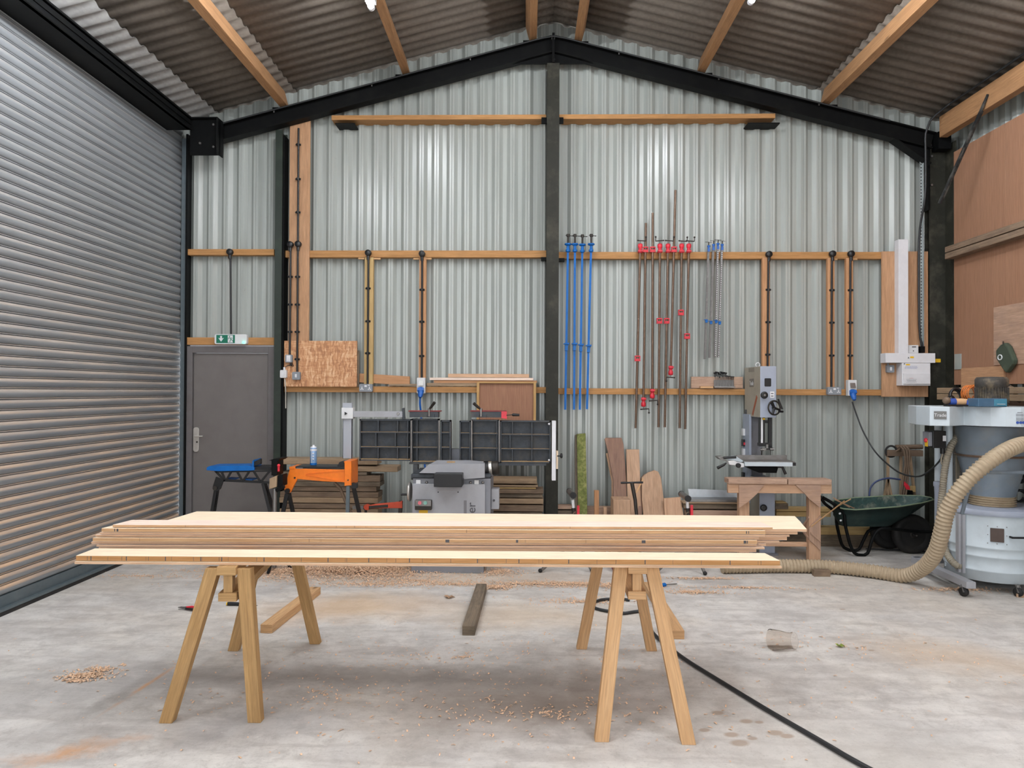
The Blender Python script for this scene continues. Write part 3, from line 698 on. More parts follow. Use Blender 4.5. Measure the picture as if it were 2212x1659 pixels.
def board(x0,x1,yl,yr,w,z0,th,mat,label,group,dz=0,cutl=0,cutr=0,marks=()):
    """long board: front edge runs from (x0,yl) to (x1,yr)"""
    mb=MB(); vs=[]
    for z in (0,th):
        vs+=[(x0,yl,z0+z),(x1,yr,z0+z+dz),(x1+cutr,yr+w,z0+z+dz),(x0+cutl,yl+w,z0+z)]
    r=random.uniform(0,50); L=x1-x0; r2=random.uniform(0,50)
    fs=[(0,3,2,1),(4,5,6,7),(0,1,5,4),(1,2,6,5),(2,3,7,6),(3,0,4,7)]
    uv=[[(r,r2),(r,r2+w),(r+L,r2+w),(r+L,r2)],[(r,r2+1),(r+L,r2+1),(r+L,r2+1+w),(r,r2+1+w)],
        [(r,r2+2),(r+L,r2+2),(r+L,r2+2+th),(r,r2+2+th)],[(r,0),(r,w),(r+th,w),(r+th,0)],[(r,0),(r+L,0),(r+L,th),(r,th)],[(r,0),(r,w),(r+th,w),(r+th,0)]]
    mb.add(vs,fs,0,False,uv); mb.mi[-4]=1; mb.mi[-2]=1
    for mx,mw in marks:
        f=(mx-x0)/L; yy=yl+(yr-yl)*f; mb.box(mx,mx+mw,yy-.0006,yy+.004,z0+.002,z0+th-.002,2)
    mm=mat if isinstance(mat,tuple) else (mat,'oak_sawn')
    return build('oak_board',mb,[M[mm[0]],M[mm[1]],M['printing']],bev=.0012,seg=1,label=label,cat='board',group=group)
# heights and ends are measured at the front edge of every board
def X(px,Y): return P(px,1150,Y).x
gA='planed boards at the front of the sawhorses'; gB='middle pile of boards on the sawhorses'; gC='rear pile of boards on the sawhorses'
board(X(161,3.33),X(1689,3.37),3.33,3.37,.15,HZ+.0005,.012,('oak','oak_sawn'),'thin board lying under the foremost board, nearest the camera',gA,cutl=.02,cutr=-.05)
board(X(163,3.33),X(1686,3.36),3.335,3.365,.155,HZ+.0145,.024,('oak','oak_edge_dark'),'foremost thick board with pencil lines along its edge, on top of the thin one',gA,cutl=-.005,cutr=-.02,marks=[(X(m,3.34),(.0025,.005,.0018)[i%3]) for i,m in enumerate((190,197,234,264,273,316,321,357,371,418,433,437,473,478,493,554,569,602,650,707,745,748,795,835,854,883,912,973,1030,1034,1093,1120,1164,1172,1228,1290,1331,1394,1455,1517,1579,1641,1647))])
zz=HZ+.0005
BB=[('oak_pink',.016,213,1634,'bottom board of the middle pile'),('oak_pink',.013,208,1652,'second board up in the middle pile'),
    ('oak_pink',.013,197,1634,'third board up in the middle pile, its left end sticking out'),('oak',.022,200,1636,'thick board with black marks near its right end, middle pile, fourth up'),
    ('oak_pink',.013,206,1640,'thin board over the thick marked one in the middle pile'),('oak_pink',.013,215,1653,'thin board third from the top of the middle pile'),
    ('oak',.021,219,1654,'thick board marked near both ends, second from the top of the middle pile'),('oak_pink',.015,243,1669,'top board of the middle pile, with a wavy right edge')]
for i,(m_,th,l,r_,lab) in enumerate(BB):
    j=(.012,.004,.010,-.004,.009,.001,-.006,.006)[i]; Yl,Yr=3.62+j,3.70+j
    mk=()
    if i==3: mk=((X(1606,Yr),.014),(X(1613,Yr),.006),(X(1385,Yr),.02),(X(960,Yl),.02),(X(1114,Yl),.012))
    if i==6: mk=((X(246,Yl),.006),(X(251,Yl),.010),(X(1611,Yr),.006),(X(1616,Yr),.005))
    board(X(l,Yl),X(r_,Yr),Yl,Yr,.125 if i<7 else .14,zz,th-.0025,(m_,'oak_sawn' if i in(0,1,2,4,5) else 'oak_edge'),lab,gB,cutl=.02,cutr=-.01,marks=mk); zz+=th+.0005
zz=HZ+.0005
CC=[('oak_pink',.014,470,1655,'lowest board of the rear pile'),('oak_pink',.012,440,1685,'second board from the bottom of the rear pile'),
    ('oak_pink',.020,420,1702,'thick sawn board in the rear pile'),('oak_pink',.010,410,1706,'thin board over the thick sawn one in the rear pile'),('oak',.018,402,1724,'board under the top pair of the rear pile'),
    ]
for i,(m_,th,l,r_,lab) in enumerate(CC):
    Yl=3.86; board(X(l,4.1)-.0,X(r_,Yl),Yl+(i%3)*.006,Yl+(i%3)*.006,.36,zz,th-.001,(m_,'oak_sawn'),lab,gC,cutl=0,cutr=0); zz+=th+.0012
XT0=X(405,4.15)
board(XT0-.03,1.453,3.84,3.84,.195,zz,.014,('oak','oak_sawn'),'front one of the two wide pale boards topping the rear pile',gC,cutl=.02,cutr=.042)
board(XT0-.01,1.497,4.037,4.037,.205,zz,.014,('oak','oak_sawn'),'rear one of the two wide pale boards topping the rear pile',gC,cutl=.02,cutr=.040)
# ---------------------------------------------------------------- battens and odd things on the floor
def floor_batten(p0,p1,wd,h,mat,label):
    a=G(*p0); b=G(*p1); mb=MB(); mb.obox(((a.x+b.x)/2,(a.y+b.y)/2,h/2),(b-a),Vector((-(b-a).y,(b-a).x,0)).normalized()*wd,(0,0,h))
    return build('timber_batten',mb,M[mat],bev=.003,label=label,cat='timber',group='timber battens lying on the floor')
floor_batten((575,1368),(682,1283),.078,.055,'pine2','pale timber batten on the floor beside the left sawhorse')
floor_batten((1012,1373),(1040,1278),.080,.062,'oldbeam','dark weathered timber batten on the floor between the sawhorses')
floor_batten((1465,1381),(1401,1272),.078,.055,'pine2','orange timber batten on the floor behind the right sawhorse')
# pliers
t=thing('pliers','red and black handled pliers on the floor behind the left sawhorse','pliers',G(412,1314))
def gz(px,py,z): g=G(px,py,z); return g
mb=MB(); mb.tube([gz(401,1312,.012),gz(415,1311,.014),gz(444,1313,.014)],[.007,.009,.006],8); part('handle',mb,M['red'],t,label='red and black handle')
mb=MB(); mb.tube([gz(401,1315,.010),gz(418,1317,.012),gz(442,1320,.010)],[.007,.009,.006],8); part('handle',mb,M['blk_plastic'],t,label='black handle')
mb=MB(); mb.tube([gz(402,1313,.012),gz(392,1312,.012),gz(385,1312,.010)],[.009,.007,.003],8); mb.tube([gz(402,1315,.008),gz(385,1316,.006)],[.005,.002],8); part('jaws',mb,M['steel'],t)
t=thing('screwdriver','black and yellow screwdriver lying behind the left sawhorse leg','screwdriver',G(500,1305),None)
mb=MB(); mb.tube([gz(492,1304,.014),gz(497,1304,.014),gz(520,1305,.013)],[.012,.013,.012],10); part('handle',mb,M['blk_plastic'],t)
mb=MB(); mb.tube([gz(489.6,1304,.014),gz(492,1304,.014)],[.011,.013],10); part('end_cap',mb,M['yellow'],t)
mb=MB(); mb.tube([gz(520,1305,.012),gz(556,1308,.006)],[.004,.003],6); part('blade',mb,M['steel'],t)
t=thing('screwdriver','bright blue handled screwdriver on the floor right of the right sawhorse','screwdriver',G(1425,1266))
mb=MB(); mb.tube([gz(1412,1263,.016),gz(1418,1264,.018),gz(1428,1264,.015),gz(1436,1263.5,.017),gz(1438,1263,.012)],[.012,.020,.015,.018,.008],10); part('handle',mb,M['blue'],t)
mb=MB(); mb.tube([gz(1437,1263,.012),gz(1462,1261,.008)],.004,6); part('blade',mb,M['steel'],t)
# black cable with a loop, running out of the frame
pts=[G(*q,.013) for q in ((1290,1330),(1275,1318),(1272,1305),(1290,1294),(1320,1293),(1360,1296),(1385,1306),(1378,1318),(1340,1323),(1300,1315),(1288,1306),(1300,1300))]
c=[G(x,y,.013) for x,y in ((1360,1296),(1330,1293.5),(1297,1296),(1279,1304),(1287,1314),(1320,1321),(1350,1324.5),(1380,1320),(1392,1330),(1400,1350),(1415,1372),(1440,1393),(1480,1424),(1560,1474),(1660,1535),(1760,1593),(1840,1640),(1900,1672),(1960,1700))]
mb=MB(); mb.tube(crom(c,.04),.011,8); build('power_cable',mb,M['cable'],label='thick black cable looping behind the right sawhorse and running to the bottom edge',cat='cable')
# lying plastic jar
t=thing('clear_jar','clear dusty plastic jar lying on its side on the floor','jar',G(1690,1395))
a=gz(1664,1382,.055); b=gz(1716,1384,.045); ax=(b-a).normalized(); L=(b-a).length
mb=MB(); mb.lathe([(.062,0),(.063,.004),(.058,L*.35),(.047,L*.7),(.047,L*.86),(.050,L*.9),(.050,L),(.047,L),(.044,L*.86),(.044,L*.7),(.055,L*.35),(.059,.006),(.059,.002)],a,ax,28); mb2=[f for f in mb.f]
o=part('body',mb,M['jar'],t)
for n_,px,py,mt,s_ in (('dry_leaf',970,1292,'leafdry',.035),('green_leaf',1815,1398,'leafgreen',.022)):
    g=G(px,py); mb=MB(); vs=[];k=12
    for i in range(k):
        a_=2*math.pi*i/k; r_=s_*(1+.35*math.cos(5*a_)); vs.append((g.x+r_*math.cos(a_),g.y+r_*.8*math.sin(a_),.006+.012*abs(math.sin(2*a_))))
    vs.append((g.x,g.y,.004)); mb.add(vs,[(i,(i+1)%k,k) for i in range(k)]); mb.add([v+V(0,0,.0012) for v in mb.v],[(i,(i+1)%k,k) for i in range(k)])
    build(n_,mb,M[mt],label=('dry brown leaf on the floor left of the dark batten' if n_=='dry_leaf' else 'small crumpled green leaf on the floor right of the clear jar'),cat='leaf')
mb=MB(); g=G(1338,1236); mb.box(g.x-.055,g.x+.055,g.y,g.y+.16,0,.17); build('red_tool_case',mb,paint('dark_red_plastic','8c2030',.5,dirt='c03a4a',amt=.6),bev=.01,label='small dark red case on the floor seen through the right sawhorse',cat='case')
# ---------------------------------------------------------------- shavings
def shavings(label,zones,seed,hh=.0):
    rnd=random.Random(seed); mb=MB(); vs=[];fs=[]
    for (px,py,rx,ry,n,h) in zones:
        g=G(px,py)
        for _ in range(n):
            a=rnd.uniform(0,6.283); r=abs(rnd.gauss(0,.5)); x=g.x+rx*r*math.cos(a); y=g.y+ry*r*math.sin(a); z=.002+max(0,h*(1-r*1.1))*rnd.uniform(.3,1)
            l=rnd.uniform(.008,.017); w_=rnd.uniform(.004,.009); t_=rnd.uniform(0,6.283); ti=rnd.uniform(-.6,.6); c,s=math.cos(t_),math.sin(t_); cu=rnd.uniform(.2,.6)*l
            b=len(vs)
            for u,v,zz_ in ((-1,-1,0),(0,-1,cu),(1,-1,0),(-1,1,0),(0,1,cu),(1,1,0)):
                dx,dy=u*l/1.6,v*w_/2; vs.append((x+dx*c-dy*s,y+dx*s+dy*c,z+zz_*.8+max(0,u*ti*l*.5)))
            fs+=[(b,b+1,b+4,b+3),(b+1,b+2,b+5,b+4)]
    mb.add(vs,fs); return build('wood_shavings',mb,M['shav'],label=label,cat='shavings',kind='stuff')
shavings('deep drift of orange shavings left of the grey planer base',[(760,1234,1.1,.42,8500,.05),(620,1236,.9,.32,2200,.02),(840,1232,.35,.32,1800,.05),(800,1262,.7,.12,500,.0),(900,1255,.5,.12,260,0)],1)
shavings('loose shavings spread over the floor right of the planer base',[(1075,1236,.25,.2,700,.012),(500,1234,.9,.1,500,0),(1150,1262,.9,.14,900,.006),(1070,1270,.16,.08,500,.02),(1240,1262,.7,.12,800,.008),(1330,1268,.5,.14,600,.008),(1260,1300,.6,.16,450,0),(1520,1250,.45,.05,420,.004),(1500,1280,.4,.08,420,.004),(1610,1270,.8,.06,320,.003),(980,1262,.9,.12,500,0)],2)
shavings('small patch of pale shavings on the bare floor at the left',[(185,1462,.16,.07,360,.012),(215,1448,.14,.06,160,.004),(160,1472,.1,.03,120,.008),(265,1436,.05,.03,14,0),(200,1455,.35,.1,60,0)],3)
shavings('scattered chips and crumbs over the open floor',[(1000,1420,2.6,.9,420,0),(300,1245,1.0,.1,260,0),(1180,1540,1.9,.5,420,0),(1850,1400,1.6,.8,160,0),(700,1500,1.6,.7,160,0),(2080,1275,.5,.1,500,.01)],4)
# ================================================================ things fixed to the gable wall
# tall plywood board and upright battens
def wboard(px0,px1,py0,py1,Y,dep,mat,name,label,cat,group=None,bev=.002):
    a=P(px0,(py0+py1)/2,Y); b=P(px1,(py0+py1)/2,Y); mb=MB(); mb.box(a.x,b.x,Y,Y+dep,P(px0,py1,Y).z,P(px0,py0,Y).z)
    return build(name,mb,M[mat],bev=bev,label=label,cat=cat,group=group)
wboard(624.5,668.5,255,800,YR-.018,.018,'ply','plywood_strip','tall plywood strip carrying two black conduits beside the green post','panel')
wboard(613.5,771,736,835,YR-.04,.018,'osb','strand_board','flaky strand board carrying the switches beside the green post','panel')
wboard(771,776,757,836,YR-.012,.012,'oldbeam','board_offcut','narrow dark board sticking out behind the strand board','board')
gb='upright battens carrying conduits'
wboard(787,806,556,830,YR-.02,.045,'batten_pale','conduit_batten','pale knotty upright batten above the left double socket','batten',gb)
wboard(905,920,556,818,YR-.02,.045,'batten','conduit_batten','reddish upright batten above the white left isolator','batten',gb)
wboard(1647,1663,556,845,YR-.02,.045,'batten','conduit_batten','upright batten rising behind the bandsaw','batten',gb)
wboard(1788,1803,557,842,YR-.02,.045,'batten','conduit_batten','upright batten above the right double socket','batten',gb)
wboard(1828,1843,557,842,YR-.02,.045,'batten','conduit_batten','upright batten above the white right isolator','batten',gb)
for i,(a,b,y,lab) in enumerate(((774,787,558.5,'left of the pale knotty batten'),(806,822,559,'right of the pale knotty batten'),(893,905,559,'left of the left isolator batten'),(920,932,559,'right of the left isolator batten'),(1803,1809,560,'right of the right double socket batten'),(1843,1852,560,'right of the right isolator batten'))):
    wboard(a,b,y-2,y+1.5,YR-.005,.02,'pine2','wood_packer','short pale packer under the middle rail, '+lab,'packer','pale packers under the middle rail',.0)
def conduit(label,px,pytop,pxb,pyb,saddles,Y,jbox=True,group='black conduits dropping down the gable wall'):
    a=P(px,pytop,Y-.014); b=P(pxb,pyb,Y-.014)
    t=thing('cable_conduit',label,'conduit',b,group)
    mb=MB(); mb.cyl(a,b,.0105,10); part('tube',mb,M['blk_plastic'],t)
    if jbox:
        mb=MB(); q=P(px,jbox,Y); mb.lathe([(.0,-.042),(.026,-.040),(.032,-.034),(.033,0)],(q.x,Y,q.z),(0,1,0),20); mb.cyl((q.x,Y-.016,q.z-.028),(q.x,Y-.016,q.z-.07),.016,10); part('junction_box',mb,M['blk_plastic'],t)
    for s in saddles:
        f=(s-pytop)/(pyb-pytop); q=P(px+(pxb-px)*f,s,Y); mb=MB(); mb.box(q.x-.026,q.x+.026,Y-.006,Y,q.z-.010,q.z+.010); mb.cyl((q.x,Y-.014,q.z-.009),(q.x,Y-.014,q.z+.009),.0155,10)
        mb.ball((q.x-.021,Y-.008,q.z),.008,5); mb.ball((q.x+.021,Y-.008,q.z),.008,5); part('saddle',mb,M['blk_plastic'],t)
    return t
conduit('black conduit dropping to the exit sign',498,545,499,722,(),YR,545)
conduit('black conduit ending at the upper switch on the strand board',628,528,626,766,(598,658,717),YR-.04,529)
conduit('black conduit dropping from the rafter and on to the lower switch',645,277,642,803,(313,387,459,598,658,717,776),YR-.04,528)
conduit('black conduit on the pale knotty batten above the left double socket',796,547,794,830,(623,694,763),YR-.02,547)
conduit('black conduit on the reddish batten above the left isolator',912,548,911,817,(626,695,769),YR-.02,549)
conduit('black conduit dropping behind the bandsaw',1660,550,1658,800,(626,696,766),YR-.02,550)
conduit('black conduit above the right double socket',1797,548,1796,838,(627,697,768),YR-.02,549)
conduit('black conduit above the right isolator',1837,548,1836,820,(627,697,768),YR-.02,549)
# exit sign
Ye=YR-.05
a=P(463,743.5,Ye); b=P(533,722,Ye); t=thing('exit_sign','green exit sign with arrow and running figure above the grey door','exit sign',((a.x+b.x)/2,Ye,a.z))
mb=MB(); mb.rbox(a.x,b.x,a.z,b.z,Ye,YR,.016,0,2); part('housing',mb,M['offwhite'],t,.004)
ga=P(467.5,741,Ye); gb_=P(507.5,723.5,Ye)
mb=MB(); mb.box(ga.x,gb_.x,Ye-.003,Ye,ga.z,gb_.z); sg=part('sign_face',mb,M['green_sign'],t)
wm=M['white']; y_=Ye-.0045
def pp(px,py): q=P(px,py,y_); return (q.x,y_,q.z)
mb=MB(); mb.prism([pp(475.5,725.5),pp(479.5,725.5),pp(479.5,731),pp(483.5,730),pp(477.5,738),pp(471.5,730),pp(475.5,731)],(0,.002,0)); part('arrow',mb,wm,sg)
mb=MB(); mb.prism([pp(492,724.5),pp(503,724.5),pp(503,740),pp(492,740)],(0,.002,0)); part('pictogram_door',mb,wm,sg)
y_=Ye-.006
mb=MB(); c=pp(495.6,727); mb.cyl(c,(c[0],c[1]+.002,c[2]),.0055,10)
for q in (((496,729.5),(499,733)),((499,733),(503,736)),((503,736),(503.5,739)),((498.5,733),(496,739)),((493.5,730),(497,729.5)),((493.5,730),(493,733)),((498,730),(502,731))):
    mb.beam(pp(*q[0]),pp(*q[1]),.0055,.002,(1,0,0) if abs(q[0][1]-q[1][1])>1 else (0,0,1))
part('running_figure',mb,M['green_sign'],sg)
q=P(526,739.5,Ye-.004); mb=MB(); mb.ball((q.x,Ye-.002,q.z),.011,6); part('indicator_light',mb,M['led'],t,label='glowing green light')
# switches and sockets
def switch(label,px,py,w_,h_,mat,Y,extra=None):
    q=P(px,py,Y); w_=w_*Y/F/2; h_=h_*Y/F/2
    t=thing('switch_box',label,'switch',(q.x,Y,q.z-h_),'small surface switches')
    mb=MB(); mb.rbox(q.x-w_,q.x+w_,q.z-h_,q.z+h_,Y-.042,Y,.01); part('box',mb,M[mat],t,.002)
    mb=MB(); mb.box(q.x-.010,q.x+.010,Y-.048,Y-.042,q.z-.018,q.z+.018); part('rocker',mb,M['white'],t,.001)
    return t,q
Yo=YR-.04
t,q=switch('grey switch with white label at the end of the left conduit on the strand board',626,775,15,17,'grey_box',Yo)
mb=MB(); mb.box(q.x-.02,q.x+.02,Yo-.0435,Yo-.041,q.z-.03,q.z+.034); part('switch_label',mb,M['white'],t)
mb=MB(); mb.cyl((q.x+.02,Yo-.02,q.z-.045),(q.x+.02,Yo-.02,q.z-.07),.012); part('gland',mb,M['blk_plastic'],t)
t,q=switch('cream switch with a white cable on the left edge of the strand board',614.5,808,14,17,'offwhite',Yo)
mb=MB(); mb.cyl((q.x+.005,Yo-.02,q.z+.04),(q.x+.005,Yo-.02,q.z+.07),.011); part('gland',mb,M['white'],t)
mb=MB(); mb.tube(crom([P(615,818,Yo-.02),P(616,830,Yo-.02),P(617,845,YR-.02),P(617,862,YR+.02),P(617,882,YR+.03)],.02),.0065,8); build('switch_cable',mb,M['white_cable'],label='short white cable hanging from the cream switch',cat='cable')
mb=MB(); mb.tube(crom([P(631,784,Yo-.015),P(634,791,Yo-.012),P(625,789,Yo-.01),P(617,792,Yo-.015),P(615.5,796,Yo-.02)],.01),.003,6); build('switch_cable',mb,M['cable'],label='thin dark lead looping between the two left switches',cat='cable')
switch('grey switch at the end of the right conduit on the strand board',642,812,17,17,'grey_box',Yo)
def dsocket(label,px,py,Y):
    q=P(px,py,Y); t=thing('double_socket',label,'socket',(q.x,Y,q.z-.04),'metal clad double sockets')
    mb=MB(); mb.rbox(q.x-.068,q.x+.068,q.z-.04,q.z+.04,Y-.045,Y,.01); bx=part('box',mb,M['grey_box'],t,.002)
    for s in (-1,1):
        mb=MB(); cx=q.x+s*.038; y=Y-.047; mb.box(cx-.004,cx+.004,y,y+.003,q.z-.002,q.z+.014); mb.box(cx-.016,cx-.006,y,y+.003,q.z-.020,q.z-.010); mb.box(cx+.006,cx+.016,y,y+.003,q.z-.020,q.z-.010); mb.box(cx-.006,cx+.006,y,y+.003,q.z-.014,q.z+.004); part('outlet',mb,M['white'],t)
    mb=MB(); mb.box(q.x-.012,q.x+.012,Y-.048,Y-.044,q.z+.010,q.z+.028); mb.box(q.x+.022,q.x+.042,Y-.048,Y-.044,q.z+.024,q.z+.032); part('switch_rocker',mb,M['white'],t); return t
dsocket('grey double socket on the lower rail below the pale knotty batten',792,838,YR-.022)
dsocket('grey double socket on the lower rail near the right isolator',1799,844.5,YR-.022)
def isolator(label,px,py,Y):
    q=P(px,py,Y); t=thing('industrial_socket',label,'socket',(q.x,Y,q.z-.07),'white isolators with blue plugs')
    mb=MB(); mb.rbox(q.x-.042,q.x+.042,q.z-.075,q.z+.085,Y-.06,Y,.006); part('housing',mb,M['offwhite'],t,.003)
    mb=MB(); mb.obox((q.x,Y-.066,q.z+.03),(.05,0,0),(0,.012,.0),(0,.02,.05)); part('switch_flap',mb,M['steel'],t)
    mb=MB(); ax=Vector((0,-.55,-.83)).normalized(); o=(q.x,Y-.045,q.z-.025); mb.lathe([(.030,0),(.032,.02),(.032,.045),(.027,.05),(.027,.075),(.021,.095),(.014,.11)],o,ax,16); part('plug',mb,M['blue2'],t,label='round blue plug')
    mb=MB(); mb.obox((q.x,Y-.075,q.z-.035),(.066,0,0),(0,.02,-.013),(0,.02,.03)); part('plug_cover',mb,M['blue2'],t,.003)
    return t,q
tL,qL=isolator('white isolator with blue plug left of the stacked boards on the lower rail',911,834,YR-.022)
tR,qR=isolator('white isolator with blue plug next to the right double socket',1836,839,YR-.022)
mb=MB(); mb.tube(crom([P(908,856,YR-.10),P(907,870,YR-.10),P(909,890,YR-.08),P(913,940,YR-.1),P(918,1010,YR-.2)],.03),.010,8); build('plug_cable',mb,M['blue2'],label='blue cable hanging from the left isolator behind the planer',cat='cable')
cR=[P(x,y,Y) for x,y,Y in ((1841,868,7.40),(1850,895,7.38),(1866,935,7.3),(1890,975,7.2),(1920,1005,7.0),(1950,1024,6.8),(1985,1029,6.6),(2010,1015,6.4),(2030,995,6.2),(2036,980,6.1))]
mb=MB(); mb.tube(crom(cR,.04),.0075,8); build('plug_cable',mb,M['cable'],label='long slack cable from the right isolator to the dust collector switch',cat='cable')
# ---------------------------------------------------------------- distribution board and trunking
wboard(1905,2005,543,857,YR-.022,.018,'ply','mounting_board','plywood panel in the right corner carrying the fuse box','panel')
YB=YR-.022
def wbox(name,px0,px1,py0,py1,Y0,Y1,mat,parent,bev=.002):
    a=P(px0,py1,Y0); b=P(px1,py0,Y0); mb=MB(); mb.box(a.x,b.x,Y0,Y1,a.z,b.z); return part(name,mb,M[mat],parent,bev)
q=P(1950,760,YB); t=thing('cable_trunking','tall white vertical cable trunking above the fuse box','trunking',q)
a=P(1941,763,YB-.08); b=P(1962,517,YB-.08); mb=MB(); mb.box(a.x,b.x,YB-.08,YB,a.z,b.z); part('duct',mb,M['white'],t,.002)
t=thing('cable_trunking','white horizontal cable trunking above the fuse box','trunking',P(1966,783,YB))
a=P(1913,783.5,YB-.11); b=P(2020.5,763,YB-.11); mb=MB(); mb.box(a.x,b.x,YB-.11,YB,a.z,b.z); part('duct',mb,M['white'],t,.002)
mb=MB(); q=P(1970,772,YB-.111); mb.rbox(q.x-.018,q.x+.018,q.z-.008,q.z+.010,YB-.112,YB-.110,.004); part('warning_label',mb,M['yellow'],t)
mb=MB(); q=P(1962.5,772.5,YB-.111); mb.prism([(q.x-.008,YB-.112,q.z-.007),(q.x+.008,YB-.112,q.z-.007),(q.x,YB-.112,q.z+.008)],(0,.0015,0)); part('warning_triangle',mb,M['printing'],t)
q=P(2026,779,YB-.05); mb=MB(); mb.rbox(q.x-.03,q.x+.022,q.z-.018,q.z+.018,YB-.06,YB-.045,.004); build('warning_tag',mb,M['yellow'],label='yellow warning tag at the right end of the horizontal trunking',cat='tag')
t=thing('fuse_box','white fuse box with printed labels under the trunking','fuse box',P(1975,832,YB))
a=P(1949,833,YB-.12); b=P(2010,784.5,YB-.12); mb=MB(); mb.box(a.x,b.x,YB-.12,YB,a.z,b.z); part('case',mb,M['white'],t,.004)
a=P(1952,829.5,YB-.13); b=P(2009.5,807,YB-.13); mb=MB(); mb.box(a.x,b.x,YB-.135,YB-.12,a.z,b.z); part('lid',mb,M['white'],t,.003)
q=P(1952,785.8,YB-.1215); mb=MB(); mb.prism([(q.x,YB-.1212,q.z-.006),(q.x+.016,YB-.1212,q.z-.006),(q.x+.008,YB-.1212,q.z+.009)],(0,.001,0)); part('warning_triangle',mb,M['printing'],t)
mb=MB(); a=P(1957,788,YB-.121); mb.rbox(a.x,a.x+.04,a.z-.005,a.z+.008,YB-.1215,YB-.12,.003); part('warning_label',mb,M['yellow'],t)
def lines(name,px0,px1,py,n,dy,Y,mat,parent):
    mb=MB(); rnd=random.Random(int(px0+py))
    for i in range(n):
        a=P(px0,py+i*dy,Y); b=P(px1,py+i*dy,Y); x=a.x+rnd.uniform(0,.015)
        while x<b.x-.004:
            l=rnd.uniform(.004,.013); mb.box(x,min(x+l,b.x),Y,Y+.001,a.z-.0012,a.z+.0012); x+=l+.003
    part(name,mb,M[mat],parent)
lines('printed_text',1953,1982,791.5,3,2.2,YB-.1212,'blue_print',t)
lines('printed_text',1962,1974,817,1,2,YB-.1362,'red_print',t)
lines('printed_text',1957,1980,819.5,4,2.0,YB-.1362,'printing',t)
t=thing('electricity_meter','small white meter between the trunking and the flexible conduit','meter',P(1973,762,YB))
a=P(1962.8,762.6,YB-.05); b=P(1984,745.5,YB-.05); mb=MB(); mb.box(a.x,b.x,YB-.05,YB,a.z,b.z); part('case',mb,M['offwhite'],t,.002)
q=P(1974.5,749.3,YB-.051); mb=MB(); mb.box(q.x-.02,q.x+.02,YB-.052,YB-.05,q.z-.005,q.z+.005); part('display',mb,M['printing'],t)
q=P(1973,758,YB-.052); mb=MB(); mb.cyl((q.x,YB-.05,q.z),(q.x,YB-.056,q.z),.005); part('button',mb,M['printing'],t)
switch('grey switch on the plywood panel left of the fuse box',1920,797,15,16,'grey_box',YB)
mb=MB(); q=P(1918,783.5,YB-.02); mb.cyl((q.x,YB-.02,q.z),(q.x,YB-.02,q.z-.03),.010); build('conduit_stub',mb,M['grey_box'],label='short grey conduit stub above the switch beside the fuse box',cat='conduit')
# perforated channel and black cable up the corner
t=thing('perforated_channel','perforated steel cable channel running up the right corner','cable tray',P(1992,760,YB))
a=P(1986,760,YB-.04); b=P(1993,342,YB-.04); mb=MB(); mb.box(a.x+.012,a.x+.04,YB-.03,YB-.025,a.z,b.z); mb.box(a.x+.036,a.x+.04,YB-.055,YB-.03,a.z,b.z); part('channel',mb,paint('galvanised_channel','a8aeae',.4,.6),t)
mb=MB(); z=a.z+.03
while z<b.z: mb.box(a.x+.019,a.x+.029,YB-.0315,YB-.0295,z,z+.012); z+=.032
part('slots',mb,M['blk_plastic'],t)
x=a.x-.004
mb=MB(); mb.tube(crom([(x+.05,YB-.03,P(1990,762,YB).z+.01),(x+.02,YB-.045,P(1990,740,YB).z),(x,YB-.045,P(1990,700,YB).z),(x,YB-.045,3.1),(x,7.32,3.5),(x,7.31,3.95),(x,7.31,4.12),(x+.01,7.25,4.22),(4.02,7.1,4.31),(4.05,6.6,4.33),(4.05,3,4.33)],.08),.011,8); build('armoured_cable',mb,M['cable'],label='black cable rising beside the perforated channel and along the eaves beam',cat='cable')
mb=MB(); q=P(1990,758,YB-.03); mb.box(q.x-.022,q.x+.022,YB-.06,YB,q.z-.02,q.z+.045); build('cable_gland_box',mb,M['black'],label='small black gland box beside the meter',cat='gland')
